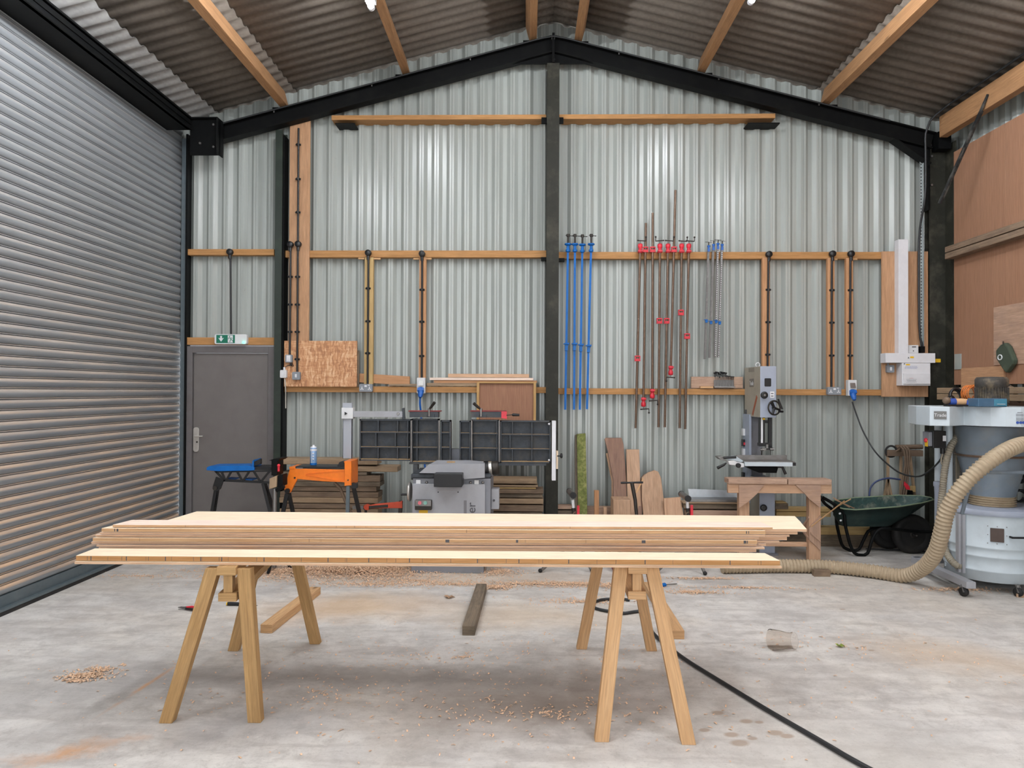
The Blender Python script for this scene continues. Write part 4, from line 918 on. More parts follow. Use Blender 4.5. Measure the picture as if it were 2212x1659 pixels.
# ---------------------------------------------------------------- clamps
YCl=YR-.045
def sash_clamp(p_top,p_bot,ymid,label):
    """blue bar clamp hanging on the middle rail"""
    a=P(*p_top,YCl); b=P(*p_bot,YCl); t=thing('bar_clamp',label,'clamp',b,'blue bar clamps hanging on the middle rail')
    mb=MB(); mb.beam(a,b,.022,.010,(1,0,0)); mb.beam(a+V(0,.012,0),b+V(0,.012,0),.006,.016,(1,0,0)); part('bar',mb,M['blue'],t,.001)
    d=(b-a).normalized(); top=a
    mb=MB(); mb.lathe([(.0,-.012),(.034,-.008),(.036,.004),(.014,.016),(.016,.05),(.024,.055),(.022,.075),(.012,.08)],top+V(0,-.005,-.01),d,14); part('head',mb,M['blue'],t,.001)
    mb=MB(); c=top-d*.08; mb.cyl(top,c,.010,10); mb.cyl(c+d*.012,c-d*.016,.016,10); part('screw',mb,M['iron_dark'],t)
    sgn=1 if 'tommy right' in label else 1
    yo=-.012*(int(p_top[0])%2); mb=MB(); mb.tube([c+V(-.02,yo-.004,.0),c+V(.044,yo-.004,-.006)],.0035,6); mb.ball(c+V(-.02,yo-.004,0),.006,5); mb.ball(c+V(.044,yo-.004,-.006),.006,5); part('tommy_bar',mb,M['iron_dark'],t)
    f=(ymid-p_top[1])/(p_bot[1]-p_top[1]); m_=a.lerp(b,f); mb=MB()
    mb.beam(m_-d*.03,m_+d*.05,.030,.030,(1,0,0)); mb.box(m_.x-.028,m_.x+.028,m_.y-.03,m_.y+.012,m_.z+.012,m_.z+.024); mb.prism([(m_.x+.010,m_.y-.01,m_.z-.02),(m_.x+.031,m_.y-.01,m_.z+.03),(m_.x+.024,m_.y-.01,m_.z+.034),(m_.x+.008,m_.y-.01,m_.z)],(0,.012,0)); part('slider',mb,M['blue'],t,.002)
    return t
sash_clamp((1227,526),(1221,885),747,'leftmost blue bar clamp, next to the central post')
sash_clamp((1242,526),(1240,885),747,'second blue bar clamp from the central post')
sash_clamp((1258,527),(1252.5,885),749,'third blue bar clamp from the central post')
sash_clamp((1277,526),(1268,884),751,'fourth and rightmost blue bar clamp')
def pipe_clamp(pt,pb,topk,sl,label,botk=None):
    """brown pipe with red iron jaws; topk 'screw' or 'jaw' at the rail; sl pixel row of the sliding jaw"""
    a=P(*pt,YCl); b=P(*pb,YCl); t=thing('pipe_clamp',label,'clamp',b,'red pipe clamps hanging on the middle rail')
    d=(b-a).normalized(); at=lambda py: a.lerp(b,(py-pt[1])/(pb[1]-pt[1]))
    mb=MB(); mb.cyl(a,b,.0125,12); part('pipe',mb,M['iron'],t)
    def screwjaw(name,c,s):
        # c: body centre, s=+1 handle up, -1 handle down
        u=-d*s; mb=MB(); mb.lathe([(.020,-.045),(.024,-.040),(.024,-.020),(.016,-.008),(.016,.0),(.024,.012),(.025,.042),(.014,.050)],c,u,14); mb.obox(c+V(0,-.022,0)-u*.03,(.05,0,0),(0,.02,0),u*.010); jw=part(name,mb,M['red'],t)
        mb=MB(); e=c+u*.075; mb.cyl(c+u*.03,e,.005,8); part('screw',mb,M['steel'],jw)
        k=1 if s>0 else -1; hx=(.05 if random.random()<.5 else -.05); e=e+V(0,-.022-.016*(int(pt[0])%2),0)
        mb=MB(); mb.tube([e+V(-hx*.6,0,0),e+V(hx,0,-.006*k)],.0055,8); mb.tube([e+V(hx,0,-.006*k),e+V(hx,-.005,.028*k)],[.004,.004],8); mb.ball(e+V(hx,-.005,.034*k),.010,6); mb.ball(e+V(-hx*.6,0,0),.008,6); part('crank_handle',mb,M['iron_dark'],jw)
    def slider(c):
        mb=MB(); mb.obox(c,(.056,0,0),(0,.036,0),d*.013); mb.obox(c-d*.044,(.052,0,0),(0,.036,0),d*.012); mb.obox(c+V(-.023,0,0)-d*.022,(.008,0,0),(0,.036,0),d*.044); mb.obox(c+V(.023,0,0)-d*.022,(.008,0,0),(0,.036,0),d*.044); mb.obox(c+V(0,-.016,0)-d*.012,(.038,0,0),(0,.008,0),d*.014); part('sliding_jaw',mb,M['red'],t,.001)
    if topk=='screw': screwjaw('screw_jaw',at(537),1)
    else: slider(at(544))
    if sl: slider(at(sl)+d*.01)
    if botk: screwjaw('screw_jaw',at(botk),-1)
    return t
pipe_clamp((1383,532),(1373,925),'screw',777,'leftmost red pipe clamp, its sliding jaw near the lower rail')
pipe_clamp((1395,482),(1390,868),'jaw',None,'second red pipe clamp, hung upside down with its crank below the lower rail',868)
pipe_clamp((1410,460),(1409,848),'jaw',None,'third red pipe clamp, its red screw jaw on the lower rail',850)
pipe_clamp((1425.5,528),(1422.5,923),'screw',696,'fourth red pipe clamp, jaw half way down')
pipe_clamp((1443,527),(1436,923),'screw',696,'fifth red pipe clamp, jaw half way down with its lever to the right')
pipe_clamp((1459,411),(1449,798),'jaw',None,'tallest red pipe clamp, its pipe rising high above the rail',800)
pipe_clamp((1472.5,530),(1468,925),'screw',678,'seventh red pipe clamp, with the highest sliding jaw')
pipe_clamp((1488,530),(1480,927),'screw',729,'rightmost red pipe clamp')
def f_clamp(pt,pb,sl,label,holes):
    a=P(*pt,YCl); b=P(*pb,YCl); d=(b-a).normalized(); t=thing('slim_clamp',label,'clamp',b,'slim silver clamps with blue jaws')
    mb=MB(); mb.beam(a,b,.017,.008,(1,0,0)); mb.beam(a+V(-.011,.004,0),b+V(-.011,.004,0),.004,.010,(1,0,0)); part('bar',mb,M['bar_steel'],t)
    if holes:
        mb=MB(); L=(b-a).length; k=.05
        while k<L: c=a+d*k; mb.obox(c+V(0,-.005,0),(.006,0,0),(0,.001,0),d*.010); k+=.022
        part('tooth_marks',mb,M['white'],t)
    mb=MB(); mb.lathe([(.0,-.016),(.016,-.012),(.017,-.004),(.009,.008),(.010,.02)],a,d,10); mb.obox(a+d*.035,(.022,0,0),(0,.02,0),d*.03); part('head',mb,M['blue2'],t)
    mb=MB(); c=a-d*.045; mb.cyl(a,c,.0055,8); yo=-.01*(int(pt[0])%2); mb.tube([c+V(-.04,yo,.002),c+V(.03,yo,-.003)],.0022,6); part('screw_handle',mb,M['iron_dark'],t)
    m_=a.lerp(b,(sl-pt[1])/(pb[1]-pt[1])); mb=MB(); mb.obox(m_,(.024,0,0),(0,.022,0),(0,0,.03)); mb.obox(m_+V(-.006,-.006,.014),(.042,0,0),(0,.02,0),(0,0,.006)); part('slider',mb,M['blue'],t,.001)
f_clamp((1531,533),(1523,776),694,'leftmost slim silver clamp with blue jaws',False)
f_clamp((1541.5,530),(1533,773),697,'second slim silver clamp from the left',False)
f_clamp((1551,528),(1545,772),695,'third slim silver clamp, toothed bar',True)
f_clamp((1560,530),(1552,772),698,'rightmost slim silver clamp, toothed bar',True)
# ---------------------------------------------------------------- things standing on the lower rail
def onrail(name,px0,px1,py0,py1,Y,dep,mat,label,cat='board',group=None,bev=.0015,tilt=0):
    a=P(px0,py1,Y); b=P(px1,py0,Y); mb=MB(); mb.obox(((a.x+b.x)/2,Y+dep/2,(a.z+b.z)/2),(b.x-a.x,0,tilt),(0,dep,0),(0,0,b.z-a.z)); return build(name,mb,M[mat],bev=bev,label=label,cat=cat,group=group)
onrail('timber_offcut',775,885,810,829,YR+.02,.03,'batten','long reddish offcut leaning behind the left double socket','board',tilt=-.03)
onrail('timber_offcut',840,905,829.5,833.5,YR-.015,.032,'old_pale','thin dark strip lying on the lower rail left of the isolator')
onrail('timber_offcut',892,905,830.5,833.5,YR-.01,.05,'pine2','small pale packer on the lower rail by the isolator')
g_='boards piled on the lower rail left of the post'
onrail('stored_board',968,1143,808,815,YR+.015,.05,'oak_sawn','topmost short board of the pile on the lower rail','board',g_)
onrail('stored_board',928,1152,816.5,821,YR-.01,.09,'oak_pink','long pale board second in the pile on the lower rail','board',g_)
onrail('stored_board',937,1160,822,827,YR-.0,.08,'batten','reddish board third in the pile on the lower rail','board',g_)
onrail('stored_board',922,1100,828,834,YR-.005,.07,'old_pale','dark board at the bottom of the pile on the lower rail','board',g_,tilt=-.0)
onrail('timber_offcut',1493,1605,814,838.5,YR+.02,.03,'bench','brown offcut standing behind the hex key rack')
onrail('timber_offcut',1513,1541,834.5,838.8,YR-.02,.06,'pine2','flat pale chip of wood on the lower rail left of the hex key rack')
t=thing('hex_key_rack','metal rack of black T-handled hex keys on the lower rail','tool rack',P(1563,838,YR))
a=P(1543,837.5,YR-.03); b=P(1588,833,YR-.03); mb=MB(); mb.box(a.x,b.x,YR-.035,YR+.015,a.z,a.z+.014); mb.box(a.x+.004,b.x-.004,YR+.0,YR+.004,a.z,a.z+.08); part('rack_base',mb,M['steel'],t,.001)
for i in range(13):
    px=1544.5+i*3.3; top=(806,804,805,808,804,806,805,806,812,813,813,814,814)[i]; tq=P(px,top,YR-.012); bq=P(px+1,834,YR-.012)
    mb=MB(); mb.cyl(tq,bq,.0028,6); k=part('hex_key',mb,M['steel'],t,label='hex key with a black T handle'); sz=.9 if i<8 else .65
    mb=MB(); mb.cyl(tq-V(0,0,.045*sz),tq,.0065*sz,8); mb.tube([tq+V(-.014*sz,-.012,.0),tq+V(.014*sz,.012,0)],.008*sz,8); part('handle',mb,M['blk_plastic'],k)
# framed board leaning on the rail, seen behind the planer tables
t=thing('framed_panel','reddish board in a honey timber frame hanging behind the planer','panel',P(1093,1005,YR-.06))
Yf=YR-.07; a=P(1029,1005,Yf); b=P(1158,825,Yf)
mb=MB(); mb.box(a.x+.015,b.x-.015,Yf+.025,Yf+.031,a.z+.015,b.z-.015); part('board',mb,M['red_ply'],t)
mb=MB(); f_=.026; mb.box(a.x,a.x+f_,Yf,Yf+.045,a.z,b.z); mb.box(b.x-f_,b.x,Yf,Yf+.045,a.z,b.z); mb.box(a.x+f_,b.x-f_,Yf,Yf+.045,b.z-f_*.6,b.z); mb.box(a.x+f_,b.x-f_,Yf,Yf+.045,a.z,a.z+f_); part('frame',mb,M['frame_wood'],t,.002)
# ================================================================ left corner: work supports, timber stack, planer
def prismP(mb,pts,Y,dep,m=0): mb.prism([P(x,y,Y) for x,y in pts],(0,dep,0),m)
def barP(mb,p,q,w_,h_,Y0,Y1=None,m=0): mb.beam(P(*p,Y0),P(*q,Y1 if Y1 else Y0),w_,h_,(1,0,0) if abs(p[1]-q[1])>abs(p[0]-q[0]) else (0,0,1),m)
# stack of old timbers behind the supports
Ys=7.15
gs='old timbers stacked by the left wall post'
st=[(606,815,991,1003,'old_pale','topmost short timber of the old stack behind the orange support'),(680,858,1007,1019,'old_pale','long timber of the old stack sticking furthest right'),
    (606,792,1020,1026,'oldbeam','thin dark timber under the long one in the old stack'),(610,820,1027,1040,'old','fourth timber down in the old stack'),
    (608,821,1041,1050,'oldbeam','dark timber fifth down in the old stack'),(615,812,1051,1061,'old','shorter timber sixth down in the old stack'),
    (604,817,1063,1074,'old','seventh timber down in the old stack'),(603,816,1075,1086,'old_pale','dusty timber eighth down in the old stack'),
    (612,800,1088,1098,'old','ninth timber down in the old stack'),(603,816,1100,1113,'old_pale','tenth timber down in the old stack'),
    (610,812,1114,1128,'old','eleventh timber of the old stack, low behind the boards'),(604,818,1129,1143,'oldbeam','twelfth timber of the old stack, low behind the boards'),(606,815,1144,1158,'old','second lowest timber of the old stack'),(604,820,1159,1176,'oldbeam','lowest timber of the old stack, on the floor')]
for px0,px1,py0,py1,m_,l in st:
    a=P(px0,py1,Ys); b=P(px1,py0,Ys); z0=max(.002,a.z) if py1<1170 else .0
    mb=MB(); mb.box(a.x,b.x,Ys+random.uniform(0,.02),Ys+.22,z0,b.z-.004); build('stacked_timber',mb,M[m_],bev=.005,label=l,cat='timber',group=gs)
for py0,py1,px in ((1003.5,1007,700),(1098,1100,640)):
    pass
# ---- blue folding work support
Yb=6.55
t=thing('work_support','blue topped folding work support with black legs by the grey door','work support',P(520,1170,Yb))
mb=MB(); prismP(mb,[(446,1010),(452,1007),(536,1006),(545,1008),(549,1010),(549,1016),(538,1017),(470,1018),(446,1016)],Yb-.02,.22); part('top_tray',mb,M['blue2' if 0 else 'blue'],t,.004)
mb=MB(); a=P(545,1013,Yb); b=P(585,1010,Yb); mb.box(a.x,b.x,Yb,Yb+.18,a.z-.01,b.z+.008); prismP(mb,[(544,1000),(562,991),(562,1003),(546,1008)],Yb,.05); part('clamp_jaw',mb,M['blk_plastic'],t,.003)
mb=MB(); prismP(mb,[(545,996),(548,993),(548,1010),(545,1010)],Yb-.01,.18); part('jaw_edge',mb,M['blue'],t)
for dy in (0,.17):
    mb=MB(); Y=Yb+dy
    prismP(mb,[(462,1018),(468,1018),(487,1038),(484,1041)],Y,.012)
    prismP(mb,[(478,1034),(582,1040),(582,1045),(476,1040)],Y,.012)
    for q in (((478,1018),(486,1036)),((500,1018),(489,1037)),((512,1018),(523,1038)),((538,1019),(525,1039)),((548,1018),(562,1040)),((584,1016),(564,1040))): barP(mb,q[0],q[1],.018,.012,Y)
    prismP(mb,[(466,1018),(590,1016),(590,1019),(466,1021)],Y,.012)
    part('side_truss',mb,M['blk_plastic'],t,.001)
mb=MB(); barP(mb,(492,1033),(512,1034),.006,.16,Yb+.09); barP(mb,(530,1034),(552,1035),.006,.16,Yb+.09); part('blue_crossbar',mb,M['blue'],t,.001,label='blue crossbars')
mb=MB(); prismP(mb,[(466,1030),(483,1036),(476,1056),(470,1061),(461,1059),(459,1052)],Yb-.006,.018); part('leg_bracket',mb,M['blk_plastic'],t,.002)
mb=MB(); q=P(466,1054,Yb); mb.cyl(q-V(0,.006,0),q-V(0,.022,0),.020); part('leg_knob',mb,M['iron_dark'],t)
for p,q,y1 in (((466,1058),(440,1178),6.55),((470,1058),(448,1168),6.78),((568,1044),(612,1155),6.5),((572,1044),(626,1150),6.8)):
    mb=MB(); a=P(*p,Yb+.02); g=G(q[0],q[1]+0); g=Vector((P(q[0],q[1],y1).x,y1,.0)); mb.beam(a,g,.028,.02,(1,0,0)); part('leg',mb,M['blk_plastic'],t,.002)
# ---- old steel stand with a timber end
t=thing('clamp_stand','old dark steel clamping stand with a timber end plate between the two supports','stand',P(597,1175,6.22))
Yc=6.22
mb=MB(); prismP(mb,[(580,995),(592,991),(606,991),(600,996)],Yc,.20); a=P(586,1027,Yc); b=P(599,995,Yc); mb.box(a.x,b.x,Yc,Yc+.16,a.z,b.z); part('head',mb,M['black'],t,.003)
mb=MB(); q=P(602,1003,Yc-.01); mb.cyl(q,q-V(0,0,.06),.010); mb.ball(q+V(0,0,-.01),.014,6); part('trigger',mb,M['red'],t)
mb=MB(); prismP(mb,[(582,1034),(598,1027),(597,1052),(581,1057)],Yc-.02,.045); part('timber_plate',mb,M['old_pale'],t,.003)
mb=MB(); prismP(mb,[(598,1028),(611,1025),(611,1050),(597,1053)],Yc,.12); barP(mb,(597,1060),(614,1050),.03,.03,Yc); part('bracket',mb,M['black'],t,.003)
mb=MB(); a=P(592,1056,Yc); mb.cyl((a.x,Yc+.02,0.03),(a.x,Yc+.02,a.z),.019,12); part('post',mb,M['steel'],t)
for k in range(3):
    an=k*2.094+.5; mb=MB(); mb.beam((a.x,Yc+.02,.18),(a.x+.14*math.cos(an),Yc+.02+.14*math.sin(an),.01),.02,.02,(0,0,1)); part('foot',mb,M['black'],t)
# ---- orange folding work support
Yo_=6.45
t=thing('work_support','orange folding work support with a spray can standing on it','work support',P(690,1175,Yo_))
mb=MB(); prismP(mb,[(626,1012),(640,1011.5),(745,1015),(745,1042),(700,1040),(642,1035),(627,1064),(621,1066),(615,1063),(614,1056)],Yo_,.03); part('body',mb,M['orange'],t,.004)
mb=MB(); prismP(mb,[(660,1024),(744,1014),(744,1017)],Yo_-.006,.006); prismP(mb,[(660,1026),(744,1042),(744,1039)],Yo_-.006,.006); part('pressed_rib',mb,M['orange'],t)
mb=MB(); prismP(mb,[(626,1012),(640,1011.5),(745,1015),(745,1042),(700,1040),(642,1035),(627,1064),(621,1066),(615,1063),(614,1056)],Yo_+.20,.02); part('rear_body',mb,M['orange'],t,.003)
mb=MB(); a=P(638,1012.5,Yo_); b=P(745,1009,Yo_); mb.box(a.x,b.x,Yo_,Yo_+.22,a.z,b.z+.004); part('top_pad',mb,M['blk_plastic'],t,.003)
mb=MB(); a=P(625,1013,Yo_); b=P(638,1008.5,Yo_); mb.box(a.x,b.x,Yo_-.004,Yo_+.224,a.z,b.z); part('top_end',mb,M['orange'],t,.003)
mb=MB(); a=P(640,1012.3,Yo_-.003); b=P(654,1010.2,Yo_-.003); mb.box(a.x,b.x,Yo_-.003,Yo_,a.z,b.z); part('badge',mb,M['steel'],t)
mb=MB(); prismP(mb,[(728,1008),(733,998),(744,997),(744,1009)],Yo_+.02,.14); part('jaw_block',mb,M['blk_plastic'],t,.003)
mb=MB(); prismP(mb,[(744,998),(758,996),(758,1001),(757,1048),(744,1050)],Yo_-.02,.02); a=P(744,1001,Yo_); b=P(760,996,Yo_); mb.box(a.x,b.x,Yo_-.02,Yo_+.24,b.z-.012,b.z); mb.box(b.x-.006,b.x,Yo_-.02,Yo_+.24,P(744,1048,Yo_).z,b.z); part('end_bracket',mb,M['orange'],t,.003)
mb=MB(); q=P(752,1037,Yo_-.02); mb.cyl(q,q-V(0,.01,0),.006,8); q2=P(637,1032,Yo_); mb.cyl(q2,q2-V(0,.01,0),.008,8); part('bolt',mb,M['iron_dark'],t)
mb=MB(); q=P(622,1060,Yo_); mb.cyl(q,q-V(0,.025,0),.022,16); part('leg_knob',mb,M['blk_plastic'],t)
for p,q,y1 in (((620,1066),(587,1195),6.4),((624,1066),(655,1180),6.66),((763,1050),(800,1190),6.66)):
    mb=MB(); a=P(*p,Yo_+.02); mb.beam(a,Vector((P(q[0],q[1],y1).x,y1,0)),.034,.022,(1,0,0)); part('leg',mb,M['blk_plastic'],t,.002)
mb=MB(); a=P(752,1050,Yo_); mb.beam(a,Vector((a.x-.01,Yo_,0)),.032,.02,(1,0,0)); part('leg',mb,M['guide'],t,.002,label='grey steel leg')
mb=MB(); mb.tube(crom([P(722,1042,Yo_+.1),P(735,1055,Yo_+.1),P(745,1080,Yo_+.1),P(760,1110,Yo_+.1)],.04),.014,6); part('curved_brace',mb,M['old'],t)
mb=MB(); prismP(mb,[(758,1043),(770,1045),(770,1055),(760,1055)],Yo_,.06); part('hinge',mb,M['blk_plastic'],t)
# spray can
q=P(677,1009.5,Yo_+.09); q.z=P(677,1009,Yo_).z+.009; r=.030
t=thing('spray_can','blue and white spray can standing on the orange work support','spray can',q)
mb=MB(); mb.lathe([(r*.92,0),(r,.006),(r,.150),(r*.9,.160)],q,(0,0,1),24); part('can',mb,M['can'],t)
mb=MB(); mb.lathe([(r*1.0,.128),(r*1.02,.13),(r*1.02,.142),(r*.9,.162),(r*.35,.17),(r*.3,.18),(0,.181)],q,(0,0,1),24); part('cap',mb,M['white'],t)
mb=MB(); mb.lathe([(r*1.01,.002),(r*1.015,.004),(r*1.015,.018),(r*1.01,.02)],q,(0,0,1),24); part('blue_band',mb,M['blue'],t,label='bright blue band')
mb=MB(); mb.box(q.x-.009,q.x-.006,q.y-r-.002,q.y-r+.004,q.z+.02,q.z+.14)
for z_ in (.055,.08,.105): mb.lathe([(.005,-.001),(.008,0),(.005,.001)],(q.x+.006,q.y-r-.001,q.z+z_),(0,1,0),10)
part('can_markings',mb,M['white'],t)
# orange handled tool right of it
t=thing('folding_clamp','dull orange and grey clamp arm lying across between the stack and the planer','clamp',P(825,1100,6.6))
Yk=6.7
mb=MB(); prismP(mb,[(796,1092),(812,1089),(862,1084),(869,1082),(869,1098),(856,1098),(800,1098)],Yk,.03); part('arm',mb,M['dark_orange'],t,.004)
mb=MB(); prismP(mb,[(797,1093),(838,1090),(838,1096),(797,1098)],Yk-.005,.04); part('grey_grip',mb,M['iron_dark'],t,.002)
mb=MB(); prismP(mb,[(786,1092),(792,1089),(797,1091),(796,1102),(789,1102),(785,1097)],Yk-.006,.04); part('end_hook',mb,M['dark_orange'],t,.003)
mb=MB(); a=P(867,1098,Yk); mb.beam(P(866,1082,Yk+.02),Vector((P(858,1180,Yk).x,Yk+.02,0)),.035,.03,(1,0,0)); part('leg',mb,M['iron_dark'],t,.003)
mb=MB(); mb.beam(P(762,1096,Yk+.02),P(785,1096,Yk+.02),.03,.02,(0,0,1)); part('steel_end',mb,M['steel'],t)
mb=MB(); mb.beam(P(790,1098,Yk+.02),Vector((P(792,1180,Yk).x,Yk+.02,0)),.02,.02,(1,0,0)); part('leg',mb,M['iron_dark'],t)

# ---------------------------------------------------------------- planer
Yq=6.22
t=thing('planer_thicknesser','grey planer thicknesser with both cast iron tables tipped upright','planer',P(967,1240,Yq))
def bx(name,px0,px1,py0,py1,Y0,Y1,mat,bev=.003,lab=None,par=None):
    a=P(px0,py1,Y0); b=P(px1,py0,Y0); mb=MB(); mb.box(a.x,b.x,Y0,Y1,max(0,a.z),b.z); return part(name,mb,M[mat],par or t,bev,label=lab)
bx('base_plinth',888,1045,1214,1239,Yq,Yq+.55,'mach_dark',.004)
bx('front_panel',890,1048,1046,1216,Yq,Yq+.02,'mach',.003)
bx('cabinet',891,1060,1034,1216,Yq+.02,Yq+.55,'mach_dark',.004)
a=P(900,1244,Yq+.05); 
for px in (897,1036):
    q=P(px,1238,Yq+.05); mb=MB(); mb.cyl((q.x,Yq+.06,0),(q.x,Yq+.06,.02),.03); part('foot',mb,M['rubber'],t)
bx('power_box',1061,1078,1057,1100,Yq+.08,Yq+.22,'mach',.003,'pale side power box')
q=P(1067,1081,Yq+.08); mb=MB(); mb.cyl(q,q-V(0,.008,0),.010,10); part('box_knob',mb,M['printing'],t)
# control panel
pn=bx('control_panel',896,932,1081,1101.5,Yq-.045,Yq,'iron_dark',.003)
a=P(897,1093,Yq-.046); b=P(931,1080.5,Yq-.046); mb=MB(); mb.obox(((a.x+b.x)/2,Yq-.047,(a.z+b.z)/2),(b.x-a.x,0,0),(0,.004,0),(0,.0,b.z-a.z)); part('panel_face',mb,M['steel'],pn)
for px,m_,n_ in ((907,'red','stop_button'),(919,'green_sign','start_button')):
    q=P(px,1086,Yq-.05); mb=MB(); mb.cyl(q,q-V(0,.014,0),.0155,16); part(n_,mb,paint('pink_red_button','d8707c',.4) if px==907 else paint('pale_green_button','7fb0a4',.4),pn)
bx('warning_label',905,924,1102,1112,Yq-.003,Yq,'yellow',.0)
q=P(1004,1096,Yq-.003)
a=P(1002,1081,Yq); b=P(1008,1120,Yq); mb=MB(); mb.box(a.x,b.x,Yq-.002,Yq,b.z,a.z); part('logo_bar',mb,M['mach_dark'] if 0 else paint('grey_logo','77767a',.5),t)
q=P(1019,1097,Yq-.002); text('lettering','er',M['printing'],t,q,.105,(0,0,1),(-1,0,0),sx=1.0)
for px in (946.5,989.5):
    q=P(px,1063,Yq); mb=MB(); mb.cyl(q+V(0,.004,0),q-V(0,.001,0),.0055,12); part('panel_hole',mb,M['blk_plastic'],t)
# black chute cover and shaped recess under it
a=P(937,1052,Yq-.16); b=P(998,1024,Yq-.16); mb=MB(); mb.box(a.x,b.x,Yq-.16,Yq+.02,a.z,b.z); part('chute_cover',mb,M['blk_plastic'],t,.004)
mb=MB(); prismP(mb,[(937,1052),(998,1052),(993,1059),(945,1059)],Yq-.03,.03); part('chute_lip',mb,M['mach'],t,.002)
# hood
mb=MB(); Y0,Y1=Yq-.03,Yq+.26
bt=[(905,1022),(927,1003),(942,1003),(1047,1001.5),(1047,1032),(1002,1035),(998,1023)]
prismP(mb,bt,Y0,.02)
fr=[P(927,1003.5,Y0),P(942,1003.5,Y0),P(1012,1004,Y0),P(1047,1001,Y0)]; rr=[P(944,994,Y1),P(955,994,Y1),P(1015,994,Y1),P(1048,997,Y1)]
low=[P(905,1022,Y0),P(905,1022,Y1)]
mb.add([low[0],fr[0],rr[0],low[1]],[(0,1,2,3)]); mb.add(fr+rr,[(0,1,5,4),(1,2,6,5),(2,3,7,6)])
mb.add([P(1047,1032,Y0),P(1047,1001.5,Y0),rr[3],P(1048,1020,Y1)],[(0,1,2,3)])
mb.add([rr[0],rr[3],P(1048,1025,Y1),low[1]],[(0,1,2,3)])
part('extraction_hood',mb,M['mach'],t)
mb=MB(); a=P(974,999.5,Y0+.13); mb.obox(a+V(0,0,.003),(.07,0,0),(0,.05,.012),(0,0,.002)); part('hood_label',mb,M['yellow' if 0 else 'edge_dust'],t)
q=P(1047,1014,Yq+.08); mb=MB(); mb.lathe([(.066,-.005),(.066,.03),(.058,.035)],q+V(.0,.05,0),(1,0,.1),24); part('hood_end',mb,M['blk_plastic'],t)
mb=MB(); mb.lathe([(.056,.03),(.058,.045),(.058,.06)],q+V(0,.05,0),(1,0,.1),24); part('hose_clip',mb,M['chrome'],t)
mb=MB(); mb.lathe([(.056,.06),(.060,.065),(.060,.115),(.05,.12)],q+V(0,.05,0),(1,0,.1),24); part('hose_cuff',mb,M['iron_dark'],t)
# rollers and bits under the hood
mb=MB(); a=P(889,1030,Yq+.05); mb.cyl(a,P(1060,1029,Yq+.05),.026,14); part('feed_roller',mb,M['cast'],t)
bx('table_edge',889,938,1024,1032,Yq+.0,Yq+.5,'cast'); bx('cutter_cover',1000,1055,1034,1040,Yq+.03,Yq+.5,'cast')
for px in (903.5,1029.5):
    bx('hinge_lug',px-5,px+5,1037,1047,Yq+.005,Yq+.02,'offwhite',.002)
for px in (921.5,1016.5,1043):
    q=P(px,1042,Yq+.01); mb=MB(); mb.ball(q,.012,6); mb.cyl(q-V(0,0,.02),q,.006); part('screw_knob',mb,M['steel'],t)
# handwheel on the left
q=P(885,1062,Yq+.12); mb=MB(); mb.lathe([(.075,-.012),(.085,-.006),(.085,.006),(.075,.012)],q,(1,0,0),28); part('handwheel',mb,M['chrome'],t)
mb=MB(); a=P(866,1068,Yq+.1); b=P(884,1068,Yq+.1); mb.cyl(a,b,.010,10); part('wheel_handle',mb,M['blk_plastic'],t)
# tables, tipped upright: ribbed cast undersides
Yt=6.62
def ribbed(name,px0,px1,py0,py1,vx,hy,lab,jog=True):
    a=P(px0,py1,Yt); b=P(px1,py0,Yt); mb=MB(); mb.box(a.x,b.x,Yt+.06,Yt+.085,a.z,b.z)
    mb.box(a.x,a.x+.012,Yt,Yt+.06,a.z,b.z); mb.box(b.x-.012,b.x,Yt,Yt+.06,a.z,b.z); mb.box(a.x,b.x,Yt,Yt+.06,b.z-.012,b.z); mb.box(a.x,b.x,Yt,Yt+.06,a.z,a.z+.012)
    pl=part(name,mb,M['cast'],t,.0,label=lab); mb=MB(); mb2=MB()
    zs=[a.z]+[P(px0,y,Yt).z for y in hy]+[b.z]; zs=sorted(zs)
    for z in zs[1:-1]: mb.box(a.x+.012,b.x-.012,Yt+.004,Yt+.06,z-.005,z+.005); mb2.box(a.x+.012,b.x-.012,Yt+.003,Yt+.03,z+.005,z+.0065)
    for i in range(len(zs)-1):
        for k,x in enumerate(vx):
            off=0 if (i!=1 or not jog or k==len(vx)-1) else -5
            q=P(x+off,py0,Yt).x; mb.box(q-.0045,q+.0045,Yt+.004,Yt+.06,zs[i]+.004,zs[i+1]-.004)
    mb2.box(a.x+.012,b.x-.012,Yt+.0,Yt+.055,a.z+.012,a.z+.016)
    part('rib',mb,M['cast'],pl); part('settled_dust',mb2,M['edge_dust'],pl)
    return pl
ribbed('outfeed_table',776,889,906,995,(817,859,881),(934,966),'dark ribbed underside of the left table')
ribbed('outfeed_table_inner',889,948,905,1000,(901,),(935,967),'dark ribbed centre section, left table')
ribbed('outfeed_lip',951,974,908,999,(),(935,967),'smooth grey lip of the left table')
ribbed('infeed_lip',992,1017,909,999,(),(936,968),'smooth grey lip of the right table')
ribbed('infeed_table_inner',1018,1078,907,1001,(1073,),(937,969),'dark ribbed centre section, right table')
ribbed('infeed_table',1080,1190,909,1000,(1107,1149),(939,970),'dark ribbed underside of the right table')
for px in (888.5,948.5,1019,1078.5):
    a=P(px,998,Yt-.012); b=P(px,908,Yt-.012); mb=MB(); mb.cyl(a,b,.009,10); part('hinge_rod',mb,M['steel'],t)
mb=MB(); a=P(884,1000,Yt); b=P(974,997,Yt); mb.box(a.x,b.x,Yt-.01,Yt+.08,a.z-.01,a.z+.004); part('table_foot',mb,M['cast'],t)
